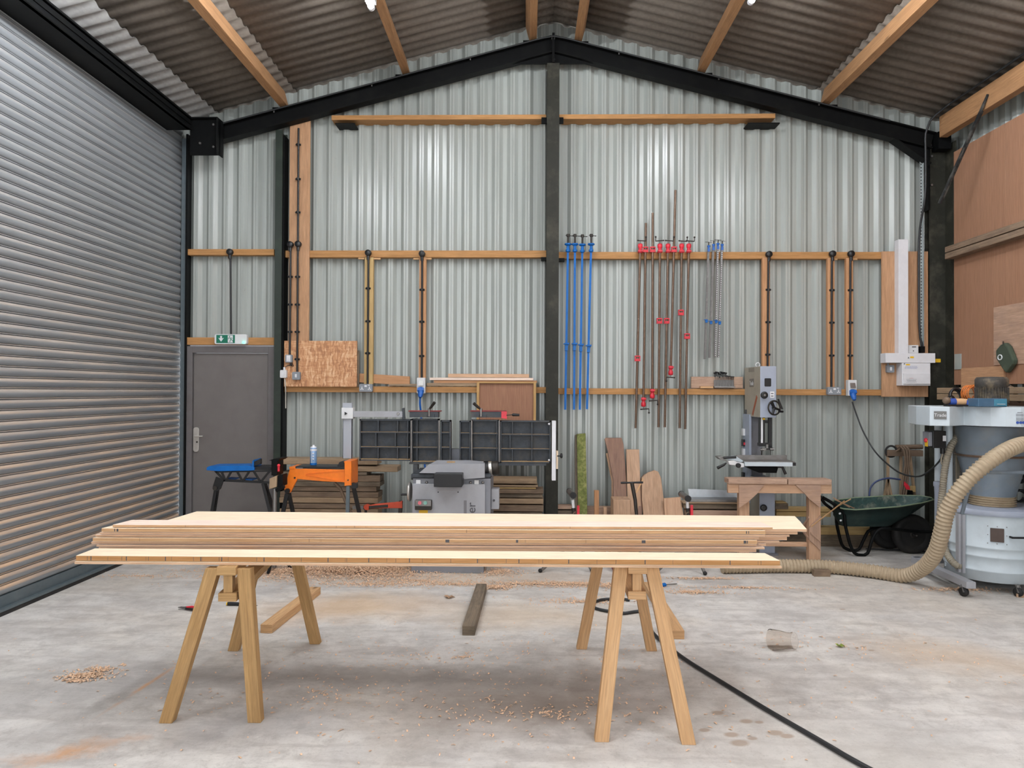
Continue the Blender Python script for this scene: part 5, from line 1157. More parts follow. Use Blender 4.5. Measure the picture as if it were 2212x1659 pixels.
mb=MB(); a=P(1076,1004,Yt); b=P(1180,1000,Yt); mb.box(a.x,b.x,Yt,Yt+.08,a.z-.006,b.z); part('table_foot',mb,M['cast'],t)
mb=MB(); a=P(960,990,Yt+.1); mb.box(P(950,990,Yt).x,P(1020,990,Yt).x,Yt+.1,Yt+.2,.6,P(980,972,Yt).z); part('table_bracket',mb,M['mach_dark'],t)
# red fence heads with levers
for (x0,x1,lx,l2) in ((883,952,927,(939,869)),(1016,1094,1039,(1023,871))):
    a=P(x0,893,Yt+.0); b=P(x1,887,Yt+.0); mb=MB(); mb.box(a.x,b.x,Yt-.03,Yt+.10,b.z-.01,b.z); 
    h=part('fence_head',mb,M['red'] if 0 else paint('dark_red_fence_paint','7c2a2a',.5,dirt='4a2422',amt=.5),t,.003)
    mb=MB(); mb.box(a.x+.01,b.x-.02,Yt-.025,Yt+.08,a.z-.035,b.z-.01); mb.box(P(lx-9,900,Yt).x,P(lx-4,900,Yt).x,Yt-.04,Yt,P(lx,901,Yt).z,P(lx,895,Yt).z); mb.box(P(lx+7,900,Yt).x,P(lx+12,900,Yt).x,Yt-.04,Yt,P(lx,901,Yt).z,P(lx,895,Yt).z); part('clamp_block',mb,M['cast'],h)
    q=P(lx,885,Yt-.02); mb=MB(); mb.cyl(q-V(0,0,.06),q+V(0,0,.012),.013,12); part('lever_post',mb,M['steel'],h)
    e=P(*l2,Yt-.05); mb=MB(); mb.tube([q+V(0,-.005,.005),q.lerp(e,.3),e],[.006,.012,.014],10); part('lever',mb,M['iron_dark'],h)
mb=MB(); prismP(mb,[(1083,889),(1095,889),(1095,905),(1083,903)],Yt-.03,.012); part('red_end_plate',mb,M['red'],t,.001)
mb=MB(); a=P(1094,897,Yt-.03); b=P(1106,896,Yt-.03); mb.cyl(a,b,.004); mb.tube([b,P(1108,896,Yt-.03),P(1122,896.5,Yt-.03)],[.008,.013,.011],10); part('fence_handle',mb,M['blk_plastic'],t)
# clear guard arm on the left
mb=MB(); a=P(740,990,Yt+.02); b=P(760.5,882,Yt+.02); mb.box(a.x,b.x,Yt+.02,Yt+.03,a.z,b.z); mb.box(a.x,a.x+.004,Yt+.02,Yt+.06,a.z,b.z); mb.box(b.x-.004,b.x,Yt+.02,Yt+.06,a.z,b.z); part('guard_blade',mb,M['polycarb'],t,label='frosted plastic guard blade')
mb=MB(); a=P(737.5,904.5,Yt); b=P(762.5,881,Yt); mb.box(a.x,b.x,Yt,Yt+.08,a.z,b.z); part('guard_clamp',mb,M['offwhite'],t,.002)
mb=MB(); a=P(740,881,Yt+.02); b=P(760,870.5,Yt+.02); mb.box(a.x,b.x,Yt+.02,Yt+.06,a.z,b.z); part('guard_top',mb,M['polycarb'],t,.001)
mb=MB(); mb.lathe([(.014,-.015),(.018,-.01),(.010,0)],P(747,893,Yt),(0,1,0),3); part('guard_knob',mb,M['blk_plastic'],t)
mb=MB(); a=P(764,901,Yt+.02); b=P(871,888.5,Yt+.02); mb.box(a.x,b.x,Yt,Yt+.05,a.z,b.z); part('guard_arm',mb,M['mach'],t,.003)
mb=MB(); prismP(mb,[(868,882),(873,881),(875,905),(884,905),(884,909),(868,908)],Yt,.03); part('arm_bracket',mb,M['cast'],t,.002)
q=P(860,894,Yt); mb=MB(); mb.lathe([(.012,-.006),(.014,-.003),(.014,0)],q,(0,1,0),12); part('arm_dial',mb,M['steel'],t)
# sliding fence bar on the right end
mb=MB(); a=P(1192,1038,Yt-.03); b=P(1201,909.5,Yt-.03); mb.box(a.x,b.x,Yt-.03,Yt+.09,a.z,b.z); part('end_fence',mb,M['white'],t,.001,label='white bar on the right table end')
mb=MB(); a=P(1201.5,1013,Yt); b=P(1205.5,974,Yt); mb.box(a.x,b.x,Yt,Yt+.05,a.z,b.z); part('end_fence_strip',mb,M['oak'],t)
mb=MB(); q=P(1206,985,Yt); mb.cyl(q-V(.01,0,0),P(1212,985,Yt),.006); mb.lathe([(.012,0),(.022,.004),(.024,.014),(.016,.022)],P(1210,984.5,Yt),(1,0,0),14); part('end_knob',mb,M['blk_plastic'],t)
mb=MB()
for px,py in ((1186,916),(1186,994)): q=P(px,py,Yt-.004); mb.ball(q,.010,5)
part('corner_bolt',mb,M['white'],t)
# legs holding the raised tables to the body
mb=MB(); mb.box(P(893,1000,Yt).x,P(903,1000,Yt).x,Yt-.02,Yt+.06,.6,P(900,1003,Yt).z); mb.box(P(1045,1000,Yt).x,P(1058,1000,Yt).x,Yt-.02,Yt+.06,.6,P(900,1003,Yt).z); part('table_hinge',mb,M['cast'],t)

# ---------------------------------------------------------------- timber stack right of the planer
gs='old timbers stacked right of the planer'
Ys=7.2
for px0,px1,py0,py1,m_,l in ((1040,1160,1034,1045,'old_pale','topmost board of the stack right of the planer'),(1045,1162,1048,1052,'old_pale','thin board second in the stack right of the planer'),(1040,1158,1053,1056,'batten_pale','third thin board in the stack right of the planer'),
    (1050,1174,1057,1066,'old','fourth timber in the stack right of the planer'),(1045,1172,1067,1075,'oldbeam','fifth, darker timber in the stack right of the planer'),(1040,1174,1077,1088,'old_pale','sixth timber in the stack right of the planer'),
    (1042,1174,1091,1105,'old','seventh, thick timber in the stack right of the planer'),(1042,1172,1107,1122,'oldbeam','eighth timber in the stack right of the planer'),(1042,1172,1124,1140,'old','ninth timber in the stack right of the planer'),(1042,1172,1142,1174,'oldbeam','lowest timber in the stack right of the planer')):
    a=P(px0,py1,Ys); b=P(px1,py0,Ys); mb=MB(); mb.box(a.x,b.x,Ys+random.uniform(0,.02),Ys+.24,0 if py1>1170 else a.z,b.z-.004); build('stacked_timber',mb,M[m_],bev=.004,label=l,cat='timber',group=gs)
# two roller stands
def roller_stand(label,ptop,pole_b,feet,Y,rl,knob):
    t=thing('roller_stand',label,'roller stand',Vector((P(*pole_b,Y).x,Y,0)),'roller stands near the planer')
    top=P(*ptop,Y); base=Vector((P(*pole_b,Y).x,Y,.28))
    mb=MB(); mb.cyl(base,base.lerp(top,.78),.019,12); part('lower_tube',mb,M['iron_dark'],t)
    mb=MB(); mb.cyl(base.lerp(top,.6),top,.013,12); part('upper_tube',mb,M['offwhite'],t)
    a,b=[P(*q,Y+d) for q,d in zip(rl,(.12,-.12))]; mb=MB(); mb.cyl(a,b,.026,18); part('roller',mb,M['steel'],t)
    for c in (a,b): 
        mb=MB(); d=(b-a).normalized(); mb.cyl(c-d*.006,c+d*.010,.028,18); mb.cyl(c+d*.010,c+d*.016,.008,8); part('roller_end',mb,M['blk_plastic'],t)
    mb=MB(); q=P(*knob,Y-.03); mb.obox(q,(.022,0,0),(0,.03,0),(0,0,.09)); part('lock_lever',mb,M['red'],t,.003)
    mb=MB(); mb.tube(crom([base.lerp(top,.55),P(knob[0]-6,knob[1]+2,Y-.02),P(knob[0]-16,knob[1]+14,Y)],.02),.007,6); part('support_rod',mb,M['brown_strap'],t)
    for fx,fy in feet:
        g=G(fx,fy); mb=MB(); mb.beam(base+V(0,0,-.02),g+V(0,0,.012),.022,.022,(0,0,1)); lg=part('leg',mb,M['steel'],t,.002)
        mb=MB(); mb.ball(g+V(0,0,.018),.018,6); part('rubber_foot',mb,M['rubber'],lg)
roller_stand('left roller stand in front of the mossy board','' or (1237,1080),(1246,1140),((1167,1237),(1279,1237),(1225,1190)),6.45,((1230,1061),(1238,1070)),(1249,1103))
roller_stand('right roller stand in front of the steel offcut guard',(1484,1080),(1492,1140),((1416,1240),(1523,1243),(1470,1195)),6.45,((1472,1067),(1486,1077)),(1494,1102))
# ---------------------------------------------------------------- boards leaning on the wall, right of the post
def leaning(name,pts,yb,yt,th,mat,label,cat='board'):
    """outline in pixels; foot stands at depth yb, head leans on the wall at yt"""
    ys=[p[1] for p in pts]; y0,y1=min(ys),max(ys)
    mb=MB(); front=[P(x,y,yt+(yb-yt)*(y-y0)/(y1-y0)) for x,y in pts]
    zmin=min(p.z for p in front)
    mb.prism(front,(0,th,0)); return build(name,mb,M[mat],bev=.003,label=label,cat=cat)
leaning('leaning_board',[(1246,938),(1265,936),(1270,1173),(1250,1173)],7.20,7.52,.028,'moss','mossy green board leaning on the wall right of the central post')
leaning('leaning_board',[(1242,940),(1248,937),(1252,1174),(1243,1174)],7.24,7.56,.02,'oldbeam','dark board just behind the mossy green one')
leaning('leaning_slab',[(1306,949),(1309,946),(1343,946),(1347,960),(1353,1040),(1356,1175),(1325,1175),(1325,1040),(1321,1020),(1313,975)],7.15,7.5,.035,'walnut','tall brown waney edged slab leaning on the wall')
leaning('leaning_slab',[(1309,980),(1313,978),(1328,1040),(1330,1176),(1322,1176),(1321,1040)],7.2,7.54,.02,'bench2','narrow reddish edge of board behind the tall brown slab')
leaning('leaning_board',[(1353,971),(1381,971),(1387,1176),(1358,1176)],7.12,7.48,.03,'slab','upright board with one dark knot leaning right of the brown slab')
leaning('leaning_slab',[(1386,1032),(1400,1021),(1414,1016),(1422,1019),(1428,1032),(1434,1080),(1440,1178),(1396,1178),(1387,1080)],7.02,7.42,.03,'slab','round topped light brown slab leaning by the T handled tool')
leaning('leaning_slab',[(1384,1034),(1390,1026),(1402,1021),(1411,1022),(1411,1030),(1388,1048),(1386,1178),(1372,1178)],7.06,7.44,.02,'walnut','darker slab half hidden behind the round topped one')
leaning('leaning_board',[(1434,1077),(1470,1074),(1479,1128),(1484,1176),(1440,1176)],6.98,7.2,.03,'bench2','short wide reddish board with a crack, right of the round topped slab')
leaning('thin_stick',[(1389,1032),(1391,1034),(1376,1066),(1373,1064)],7.0,7.1,.01,'pine2','thin pale stick leaning behind the T handled tool','stick')
for px0,px1,py,Y,m_,l in ((1284,1294,1060,7.25,'batten','narrow upright offcut between the mossy board and the brown slab'),(1304,1311,1096,7.2,'oak_sawn','small pale upright offcut left of the square block')):
    a=P(px0,1100,Y); b=P(px1,py,Y); mb=MB(); mb.box(a.x,b.x,Y,Y+.05,0,b.z); build('timber_offcut',mb,M[m_],bev=.002,label=l,cat='board')
mb=MB(); a=P(1325,1110,6.85); b=P(1363,1080,6.85); mb.box(a.x,b.x,6.85,7.08,0,b.z); build('timber_block',mb,M['slab'],bev=.004,label='square timber block standing left of the T handled tool',cat='block')
# T handled tool
t=thing('digging_bar','iron T handled bar leaning between the block and the slabs','tool',Vector((P(1384,1180,6.8).x,6.8,0)))
a=P(1365,1043,6.85); mb=MB(); mb.tube([a,P(1372,1080,6.82),Vector((P(1384,1175,6.78).x,6.78,.0))],[.018,.017,.014],10); part('shaft',mb,M['iron_dark'],t)
mb=MB(); l,r=P(1341,1043,6.85),P(1389,1042,6.85); mb.tube([l,l.lerp(r,.1),l.lerp(r,.35),l.lerp(r,.65),l.lerp(r,.9),r],[.010,.011,.009,.009,.011,.010],10); part('cross_handle',mb,M['blk_plastic'],t)
# low row of timbers along the foot of the wall
gs='low timbers along the foot of the gable wall'
for px0,px1,py0,py1,Y,m_,l in ((1204,1241,1092,1100,7.42,'bench','short top timber against the central post foot'),(1204,1241,1102,1125,7.43,'oldbeam','lower timber against the central post foot'),(1268,1330,1096,1130,7.42,'bench','timber behind the mossy board foot'),
    (1208,1330,1133,1172,7.42,'oldbeam','thick timber at floor level right of the central post')):
    a=P(px0,py1,Y); b=P(px1,py0,Y); mb=MB(); mb.box(a.x,b.x,Y,Y+.12,0 if py1>1165 else a.z,b.z-.003); build('low_timber',mb,M[m_],bev=.005,label=l,cat='timber',group=gs)
# ================================================================ bandsaw
Yw=7.0
t=thing('bandsaw','tall grey bandsaw standing against the gable wall behind the rough bench','bandsaw',Vector((P(1658,1190,Yw+.2).x,Yw+.2,0)))
def sb(name,px0,px1,py0,py1,Y0,Y1,mat,bev=.003,lab=None,par=None,floor=False):
    a=P(px0,py1,Y0); b=P(px1,py0,Y0); mb=MB(); mb.box(a.x,b.x,Y0,Y1,0 if floor else a.z,b.z); return part(name,mb,M[mat] if isinstance(mat,str) else mat,par or t,bev,label=lab)
a=P(1642,902,Yw); b=P(1677,791,Yw)
HB=7.50
mb=MB(); mb.box(a.x,b.x,Yw,HB,a.z,b.z); mb.mi=[0]*6
# left face carries the dust: second material on the face that looks left
for i,f in enumerate(mb.f):
    if all(abs(mb.v[k].x-a.x)<1e-6 for k in f): mb.mi[i]=1
hd=part('upper_wheel_box',mb,[M['mach_blue'],M['dusty']],t,.003)
# spine
sx0=P(1612,930,7.36).x; mb=MB(); mb.box(a.x+.01,b.x-.02,7.34,HB,.5,b.z-.05); part('spine',mb,M['mach_dark'],t,.003)
mb=MB(); mb.box(a.x-.012,a.x+.01,7.30,HB+.02,.45,a.z+.02); part('spine_flange',mb,M['mach_blue'],t,.002)
mb=MB(); mb.box(a.x,b.x-.005,Yw+.02,HB,0.02,P(1650,1035,Yw).z); 
for i,f in enumerate(mb.f):
    if all(abs(mb.v[k].x-a.x)<1e-6 for k in f): mb.mi[i]=1
part('lower_wheel_box',mb,[M['mach_blue'],M['dusty']],t,.003)
mb=MB(); mb.box(a.x-.03,b.x+.02,Yw+.0,HB+.03,0,.02); part('base_plate',mb,M['mach_dark'],t)
# lifting eye
mb=MB(); q=P(1637,788,7.2); mb.tube([q+V(.02*math.cos(k*.42),0,.02*math.sin(k*.42)) for k in range(15)],.005,6,closed=True); part('lifting_eye',mb,M['offwhite'],t)
# details on the front face
def onfront(name,px,py,w_,h_,mat,th=.002,r=.0):
    q=P(px,py,Yw); mb=MB(); mb.rbox(q.x-w_/2,q.x+w_/2,q.z-h_/2,q.z+h_/2,Yw-th,Yw+.001,max(r,.0005)); return part(name,mb,M[mat],hd)
onfront('viewing_window',1658.5,826,.062,.078,'blk_plastic',.003,.008)
lb=onfront('rating_label',1668,852.5,.04,.06,'white',.0015)
for dy in (850,855.5):
    q=P(1668,dy,Yw-.0017); mb=MB(); mb.box(q.x-.012,q.x+.012,Yw-.0022,Yw-.0015,q.z-.004,q.z+.004); part('label_print',mb,M['printing'],lb)
q=P(1648.5,853.5,Yw); mb=MB(); mb.lathe([(.012,0),(.012,-.02),(.032,-.022),(.034,-.04),(.028,-.046),(.012,-.044)],q,(0,1,0),20); part('tension_knob',mb,M['blk_plastic'],hd)
mb=MB(); mb.cyl(q-V(0,.044,0),q-V(0,.047,0),.010,10); part('knob_centre',mb,M['steel'],hd)
# handwheel seen at an angle at the right side
c=P(1672.5,881,Yw-.03); ax=Vector((.35,-1,.05)).normalized(); u=Vector((1,.35,0)).normalized(); v=ax.cross(u)
mb=MB(); mb.tube([c+(u*math.cos(k*.2618)+v*math.sin(k*.2618))*.066 for k in range(24)],.008,8,closed=True); part('handwheel_rim',mb,M['iron_dark'],hd)
mb=MB(); mb.tube([c+u*-.03+v*.055,c,c+u*.06+v*-.02],[.016,.013,.010],8); mb.tube([c,c+u*-.02-v*.06],[.012,.010],8); mb.cyl(c,c+V(0,.05,0),.014); part('handwheel_spokes',mb,M['blk_plastic'],hd)
mb=MB(); e=c+u*.05-v*.035; mb.cyl(e,e-V(-.02,.05,0),.010,10); part('crank_knob',mb,M['blk_plastic'],hd)
mb=MB(); mb.beam(P(1681,862,Yw+.05),P(1690,884,Yw+.05),.012,.02,(1,0,0)); part('release_lever',mb,M['blk_plastic'],hd)
# logo on the dusty left side, orange stripe and slot
xs=a.x-.0015
def onside(px,py): return PX(px,py,xs)
q=onside(1623.5,827); mb=MB(); mb.box(xs-.0005,xs+.002,q.y-.07,q.y+.07,q.z-.04,q.z+.04); lg=part('logo_plate',mb,paint('grey_logo_plate','77746e',.5),hd)
text('lettering','Trade',M['offwhite'],lg,Vector((xs-.001,q.y,q.z-.006)),.058,(0,-1,0),(0,0,1),sx=.85)
q=onside(1623,799); mb=MB(); mb.box(xs-.0005,xs+.002,q.y-.09,q.y+.09,q.z-.020,q.z+.020); part('vent_plate',mb,paint('dusty_vent','8a8478',.7),hd)
p1,p2=onside(1635,856),onside(1625.5,896); mb=MB(); mb.beam(p1,p2,.035,.003,(0,1,0)); part('orange_stripe',mb,paint('brown_orange_stripe','a05638',.5),hd)
q=onside(1611,890); mb=MB(); mb.box(xs-.001,xs+.002,q.y-.03,q.y+.03,q.z-.025,q.z+.025); part('side_slot',mb,M['printing'],hd)
# switch boxes on the spine's back edge
for py,m_ in ((933,'offwhite'),(956,'blk_plastic'),(976,'offwhite'),(1027,'blk_plastic')):
    q=P(1604,py,7.5); mb=MB(); mb.box(q.x-.012,q.x+.02,7.44,7.50,q.z-.035,q.z+.035); pt=part('spine_box',mb,M[m_],t,.002)
    if py==956: mb=MB(); mb.box(q.x-.008,q.x+.008,7.436,7.44,q.z-.02,q.z+.005); part('stop_switch',mb,M['red'],pt)
# guide post, scale and blade
sb('guide_post',1641,1644.5,902,964,Yw+.05,Yw+.10,'blk_plastic'); sb('depth_scale',1644,1648,902,957,Yw+.045,Yw+.052,'white',.0); sb('post_slide',1648.5,1653,902,962,Yw+.05,Yw+.10,'blk_plastic')
sb('blade_guard',1661,1668,902,972,Yw+.05,Yw+.09,'blk_plastic'); sb('guard_rear',1652,1662,908,914,Yw+.06,Yw+.08,'blk_plastic'); sb('guide_bar',1640,1668,957,964,Yw+.04,Yw+.10,'blk_plastic')
sb('warning_label',1648,1652.5,903,907,Yw+.03,Yw+.05,'yellow',.0)
mb=MB(); q=P(1651,970,Yw+.04); mb.obox(q,(.055,0,0),(0,.05,0),(0,0,.018)); mb.obox(q+V(.02,-.01,.02),(.02,0,0),(0,.03,0),(0,0,.05)); mb.cyl(q+V(-.045,-.02,-.006),q+V(-.01,-.02,-.006),.010,10); mb.cyl(q+V(.05,-.01,.0),q+V(.085,-.01,.0),.013,10); part('blade_guides',mb,M['steel'],t,.001)
mb=MB(); q1,q2=P(1645.5,970,Yw+.06),P(1644.5,998,Yw+.06); mb.beam(q1,q2,.012,.002,(1,0,0)); q1,q2=P(1664.5,970,Yw+.2),P(1664.5,998,Yw+.2); mb.beam(q1,q2,.006,.002,(1,0,0)); part('saw_blade',mb,M['iron_dark'],t)
# table and fence
YT=Yw-.20
p0=P(1607,996.5,YT); x0=P(1608,997,YT).x; x1=P(1718,997,YT).x; zt=P(1660,997,YT).z
mb=MB(); mb.box(x0,x1,YT,YT+.5,zt-.03,zt); tb=part('saw_table',mb,M['steel'],t,.003)
mb=MB(); a1=P(1609,1007,YT-.03); b1=P(1712,999,YT-.03); mb.box(a1.x,b1.x,YT-.035,YT-.005,a1.z,b1.z); part('fence_rail',mb,M['drum'],tb,.002)
mb=MB(); a1=P(1712,1006,YT-.03); mb.box(a1.x,a1.x+.03,YT-.035,YT-.005,a1.z,a1.z+.028); part('rail_end_cap',mb,M['blk_plastic'],tb,.002)
mb=MB(); prismP(mb,[(1592,983),(1700,983.5),(1700,995),(1598,996),(1589,989)],YT+.2,.02); part('fence_plate',mb,M['steel'],tb,.001)
mb=MB(); prismP(mb,[(1562,990),(1591,986),(1608,997),(1600,999),(1574,993)],YT+.05,.10); part('fence_arm',mb,M['drum'],tb,.003)
mb=MB(); prismP(mb,[(1573,996),(1586,995),(1595,999),(1607,1001),(1608,1009),(1600,1010),(1588,1005),(1576,1004)],YT-.02,.06); part('fence_bracket',mb,M['offwhite'],tb,.003)
mb=MB(); prismP(mb,[(1550,987),(1562,986),(1566,993),(1574,998),(1556,993)],YT+.05,.12); part('fence_end_plate',mb,M['steel'],tb,.003)
mb=MB(); mb.tube([P(1563,989,YT),P(1590,987.5,YT)],.012,8); part('fence_lever',mb,M['blk_plastic'],tb)
mb=MB(); q=P(1593.5,1005,YT-.02); mb.lathe([(.02,0),(.022,-.01),(.022,-.03),(.016,-.034)],q,(0,1,0),16); part('micro_knob',mb,M['blk_plastic'],tb)
mb=MB(); mb.tube([P(1569,1000,YT-.02),P(1564,1004,YT-.02),P(1550,1011,YT-.03)],[.006,.011,.015],10); part('lock_handle',mb,M['blk_plastic'],tb)
mb=MB(); prismP(mb,[(1614,1009),(1682,1008),(1678,1022),(1640,1021),(1629,1016)],YT+.08,.2); part('trunnion',mb,M['black'],t,.004)
mb=MB(); mb.tube([P(1680,1008,YT),P(1690,1009,YT),P(1697,1024,YT)],[.012,.012,.013],8); part('trunnion_lever',mb,M['blk_plastic'],t)
q=P(1647.5,1096,Yw+.02); mb=MB(); mb.lathe([(.012,0),(.012,-.015),(.030,-.018),(.032,-.034),(.024,-.04),(.008,-.038)],q,(0,1,0),18); part('door_knob',mb,M['blk_plastic'],t)
# ---------------------------------------------------------------- rough bench
Yn=6.68
t=thing('timber_bench','rough timber bench with plywood corner braces in front of the bandsaw','bench',Vector((P(1684,1190,Yn).x,Yn+.25,0)))
def nb(name,px0,px1,py0,py1,Y0,Y1,mat,bev=.003,lab=None,floor=False):
    a=P(px0,py1,Y0); b=P(px1,py0,Y0); mb=MB(); mb.box(a.x,b.x,Y0,Y1,0 if floor else a.z,b.z); return part(name,mb,M[mat],t,bev,label=lab)
nb('top_board',1574,1701,1035,1045.5,Yn-.02,Yn+.13,'bench',.004); nb('top_board',1703,1797,1036,1047,Yn-.02,Yn+.13,'bench',.004); nb('top_board',1575,1795,1035.5,1046,Yn+.135,Yn+.27,'bench',.004)
nb('apron',1573,1797,1047,1065,Yn,Yn+.045,'bench2',.003); nb('rear_apron',1573,1797,1047,1065,Yn+.225,Yn+.265,'bench2',.003)
for px0,px1 in ((1597,1619),(1748,1773)):
    nb('leg',px0,px1,1047,1200,Yn+.045,Yn+.12,'bench2',.003,floor=True); nb('leg',px0,px1,1047,1200,Yn+.155,Yn+.225,'bench',.003,floor=True)
mb=MB(); prismP(mb,[(1596.5,1047.5),(1651,1047.5),(1636,1066),(1618,1083),(1596.5,1098)],Yn-.016,.016); part('corner_brace',mb,M['ply_old'],t,.001)
mb=MB(); prismP(mb,[(1718,1047.5),(1773,1047.5),(1773,1098),(1748,1078),(1738,1066)],Yn-.016,.016); part('corner_brace',mb,M['ply_old'],t,.001)
mb=MB(); prismP(mb,[(1748,1141),(1773,1113),(1773,1190),(1748,1166)],Yn+.028,.016); prismP(mb,[(1752,1150),(1773,1168),(1773,1172),(1752,1154)],Yn+.012,.016); part('leg_gusset',mb,M['ply_old'],t,.001)
mb=MB(); mb.beam(P(1736,1140,Yn+.2),P(1752,1118,Yn+.05),.05,.02,(1,0,0)); mb.beam(P(1735,1142,Yn+.2),P(1752,1164,Yn+.05),.05,.02,(1,0,0)); part('side_brace',mb,M['ply_old'],t,.001)
nb('cross_rail',1619,1748,1172,1180,Yn+.10,Yn+.14,'bench2',.003)
# thin sticks leaning out of the barrow
for i,(p,q,l) in enumerate((((1752,1138,6.50),(1824,1082,6.95),'long thin stick leaning from the barrow to the bench leg'),((1812,1092,7.1),(1838,1078,7.15),'short thin stick lying across the barrow'),((1800,1075,7.05),(1835,1096,7.15),'thin reddish stick in the barrow near the handles'),((1805,1080,7.05),(1845,1098,7.2),'second thin reddish stick in the barrow'))):
    mb=MB(); mb.beam(P(*p),P(*q),.010,.006,(0,0,1)); build('thin_stick',mb,M['pine2'] if i<2 else M['bench2'],label=l,cat='stick',group='thin sticks lying in the wheelbarrow')
# long aluminium guard/tray and timbers behind it
t=thing('metal_trough','pale bent metal tray on timber bearers behind the right roller stand','tray',P(1540,1100,7.1))
mb=MB(); prismP(mb,[(1486,1056),(1594,1060),(1594,1082),(1490,1080)],7.25,.004); part('tray_back',mb,M['drum'] if 0 else paint('pale_alloy','c4cad0',.3,.5),t,.001)
mb=MB(); a=P(1490,1083,7.1); b=P(1600,1080,7.1); mb.box(a.x,b.x,7.08,7.26,a.z,b.z+.004); part('tray_floor',mb,M['steel'],t)
lines('printed_text',1491,1510,1075,1,2,7.248,'printing',t)
for px0,px1,py0,py1,Y,m_,l in ((1475,1600,1085,1088,7.08,'old_pale','thin pale bearer under the metal tray'),(1478,1606,1089,1099,7.1,'oldbeam','dark timber under the metal tray'),(1482,1600,1103,1125,7.1,'bench','reddish timber below the dark one under the metal tray'),(1475,1600,1126,1172,7.12,'oldbeam','big dark timber at floor level under the metal tray'),
    (1675,1703,1088,1100,7.1,'oldbeam','dark block end right of the bandsaw column'),(1676,1700,1085,1088,7.12,'batten_pale','yellowish board on the dark block right of the bandsaw'),
    (1677,1795,1098,1105,7.3,'batten_pale','yellow timber rail behind the bench leg'),(1677,1795,1107,1116,7.3,'batten_pale','second yellow timber rail behind the bench leg'),(1677,1700,1118,1140,7.2,'bench','reddish timber right of the bandsaw column'),
    (1770,1905,1140,1155,7.42,'batten_pale','long low timber behind the wheelbarrow legs'),(1700,1900,1156,1174,7.44,'oldbeam','dark timber on the floor behind the wheelbarrow')):
    a=P(px0,py1,Y); b=P(px1,py0,Y); mb=MB(); mb.box(a.x,b.x,Y,Y+.12,0 if py1>1165 else a.z,b.z); build('low_timber',mb,M[m_],bev=.004,label=l,cat='timber',group='low timbers along the foot of the gable wall')
# ---------------------------------------------------------------- wheelbarrow
t=thing('wheelbarrow','dark green wheelbarrow with muddy tray and one black wheel in the right corner','wheelbarrow',Vector((P(1900,1195,7.15).x,7.15,0)))
Yn_,Yf_=6.98,7.30
rim=[P(1815,1097,Yn_+.03),P(1826,1099.5,Yn_),P(1850,1101.5,Yn_-.01),P(1940,1095,Yn_),P(1990,1087,Yn_+.02),P(2008,1082,Yn_+.10),P(2014,1080,7.2),P(2008,1076,Yf_-.14),P(1985,1072,Yf_-.03),P(1940,1071,Yf_),P(1850,1076,Yf_),P(1818,1080,Yf_-.03),P(1803,1082,Yf_-.1),P(1800,1090,7.1)]
cen=sum(rim,Vector())/len(rim); n=len(rim)
bot=[]
bx0,bx1=P(1825,1140,7.0).x,P(1948,1140,7.0).x; zb=P(1880,1140,7.0).z
for p in rim:
    f=(p.x-rim[13].x)/(rim[6].x-rim[13].x); bot.append(Vector((bx0+(bx1-bx0)*min(1,max(0,f*1.02)), 7.2+(p.y-7.2)*.62, zb+.0)))
def ring(f): return [r.lerp(b,f) for r,b in zip(rim,bot)]
mb=MB(); k0=[cen+(p-cen)*1.035 for p in rim]
def addrings(rs,rev=False,m=0):
    vs=[p for r in rs for p in r]
    fs=[(i*n+k,i*n+(k+1)%n,(i+1)*n+(k+1)%n,(i+1)*n+k) for i in range(len(rs)-1) for k in range(n)]
    if rev: fs=[f[::-1] for f in fs]
    mb.add(vs,fs,m,True)
bulge=[r.lerp(b,.5)+(r-cen)*.06 for r,b in zip(rim,bot)]
addrings([k0,rim,bulge,ring(.9),ring(1.0)],False,0); mb.add(bot,[tuple(range(n))],0)
inn=[[p+V(0,0,.004) for p in rim]]+[[cen+(p-cen)*.985+V(0,0,.002) for p in bulge],[p+(Vector((cen.x,cen.y,p.z))-p)*.03+V(0,0,.008) for p in ring(1.0)]]
addrings(inn,True,1); mb.add(inn[-1],[tuple(range(n))[::-1]],1)
part('tray',mb,[M['tub'],M['tub_in']],t)
mb=MB(); mb.tube([cen+(p-cen)*1.03+V(0,0,.003) for p in rim],.007,8,closed=True); part('rolled_rim',mb,paint('dusty_green_rim','7c8a70',.6,dirt='4a6050',amt=.6),t)
for lab,dy,offs,yy in (('near',0,0,Yn_+.03),('far',1,-18,Yf_-.1)):
    pts=[P(1776+offs*.3,1074-dy*3,yy+.02),P(1800+offs,1088,yy),P(1822+offs,1107,yy),P(1826+offs,1135,yy),P(1836+offs,1175,yy)]+[Vector((P(1846+offs,1190,yy).x,yy,.03)),Vector((P(1860+offs,1195,yy).x,yy,.012)),Vector((P(1874+offs,1190,yy).x,yy,.03)),P(1885+offs,1163,yy),P(1901+offs,1143,yy),P(1930,1143,yy+.0),P(1975,1148,yy+(.08 if dy==0 else -.06)),P(2012,1149,7.2-.12*(1-2*dy))]
    mb=MB(); mb.tube(crom(pts,.03),.015,10); part('tube_frame',mb,M['black'],t)
for px,py in ((1815,1109),(1817,1124)):
    q=P(px,py,Yn_+.01); mb=MB(); mb.cyl(q,q-V(.01,.012,0),.009,8); part('bolt',mb,M['offwhite'],t)
wc=Vector((P(1972,1150,7.15).x,7.17,.185))
mb=MB(); mb.lathe([(.115,-.035),(.15,-.05),(.178,-.042),(.188,-.02),(.19,0),(.188,.02),(.178,.042),(.15,.05),(.115,.035)],wc,(0,1,0),36)
wh=part('tyre',mb,M['rubber'],t)
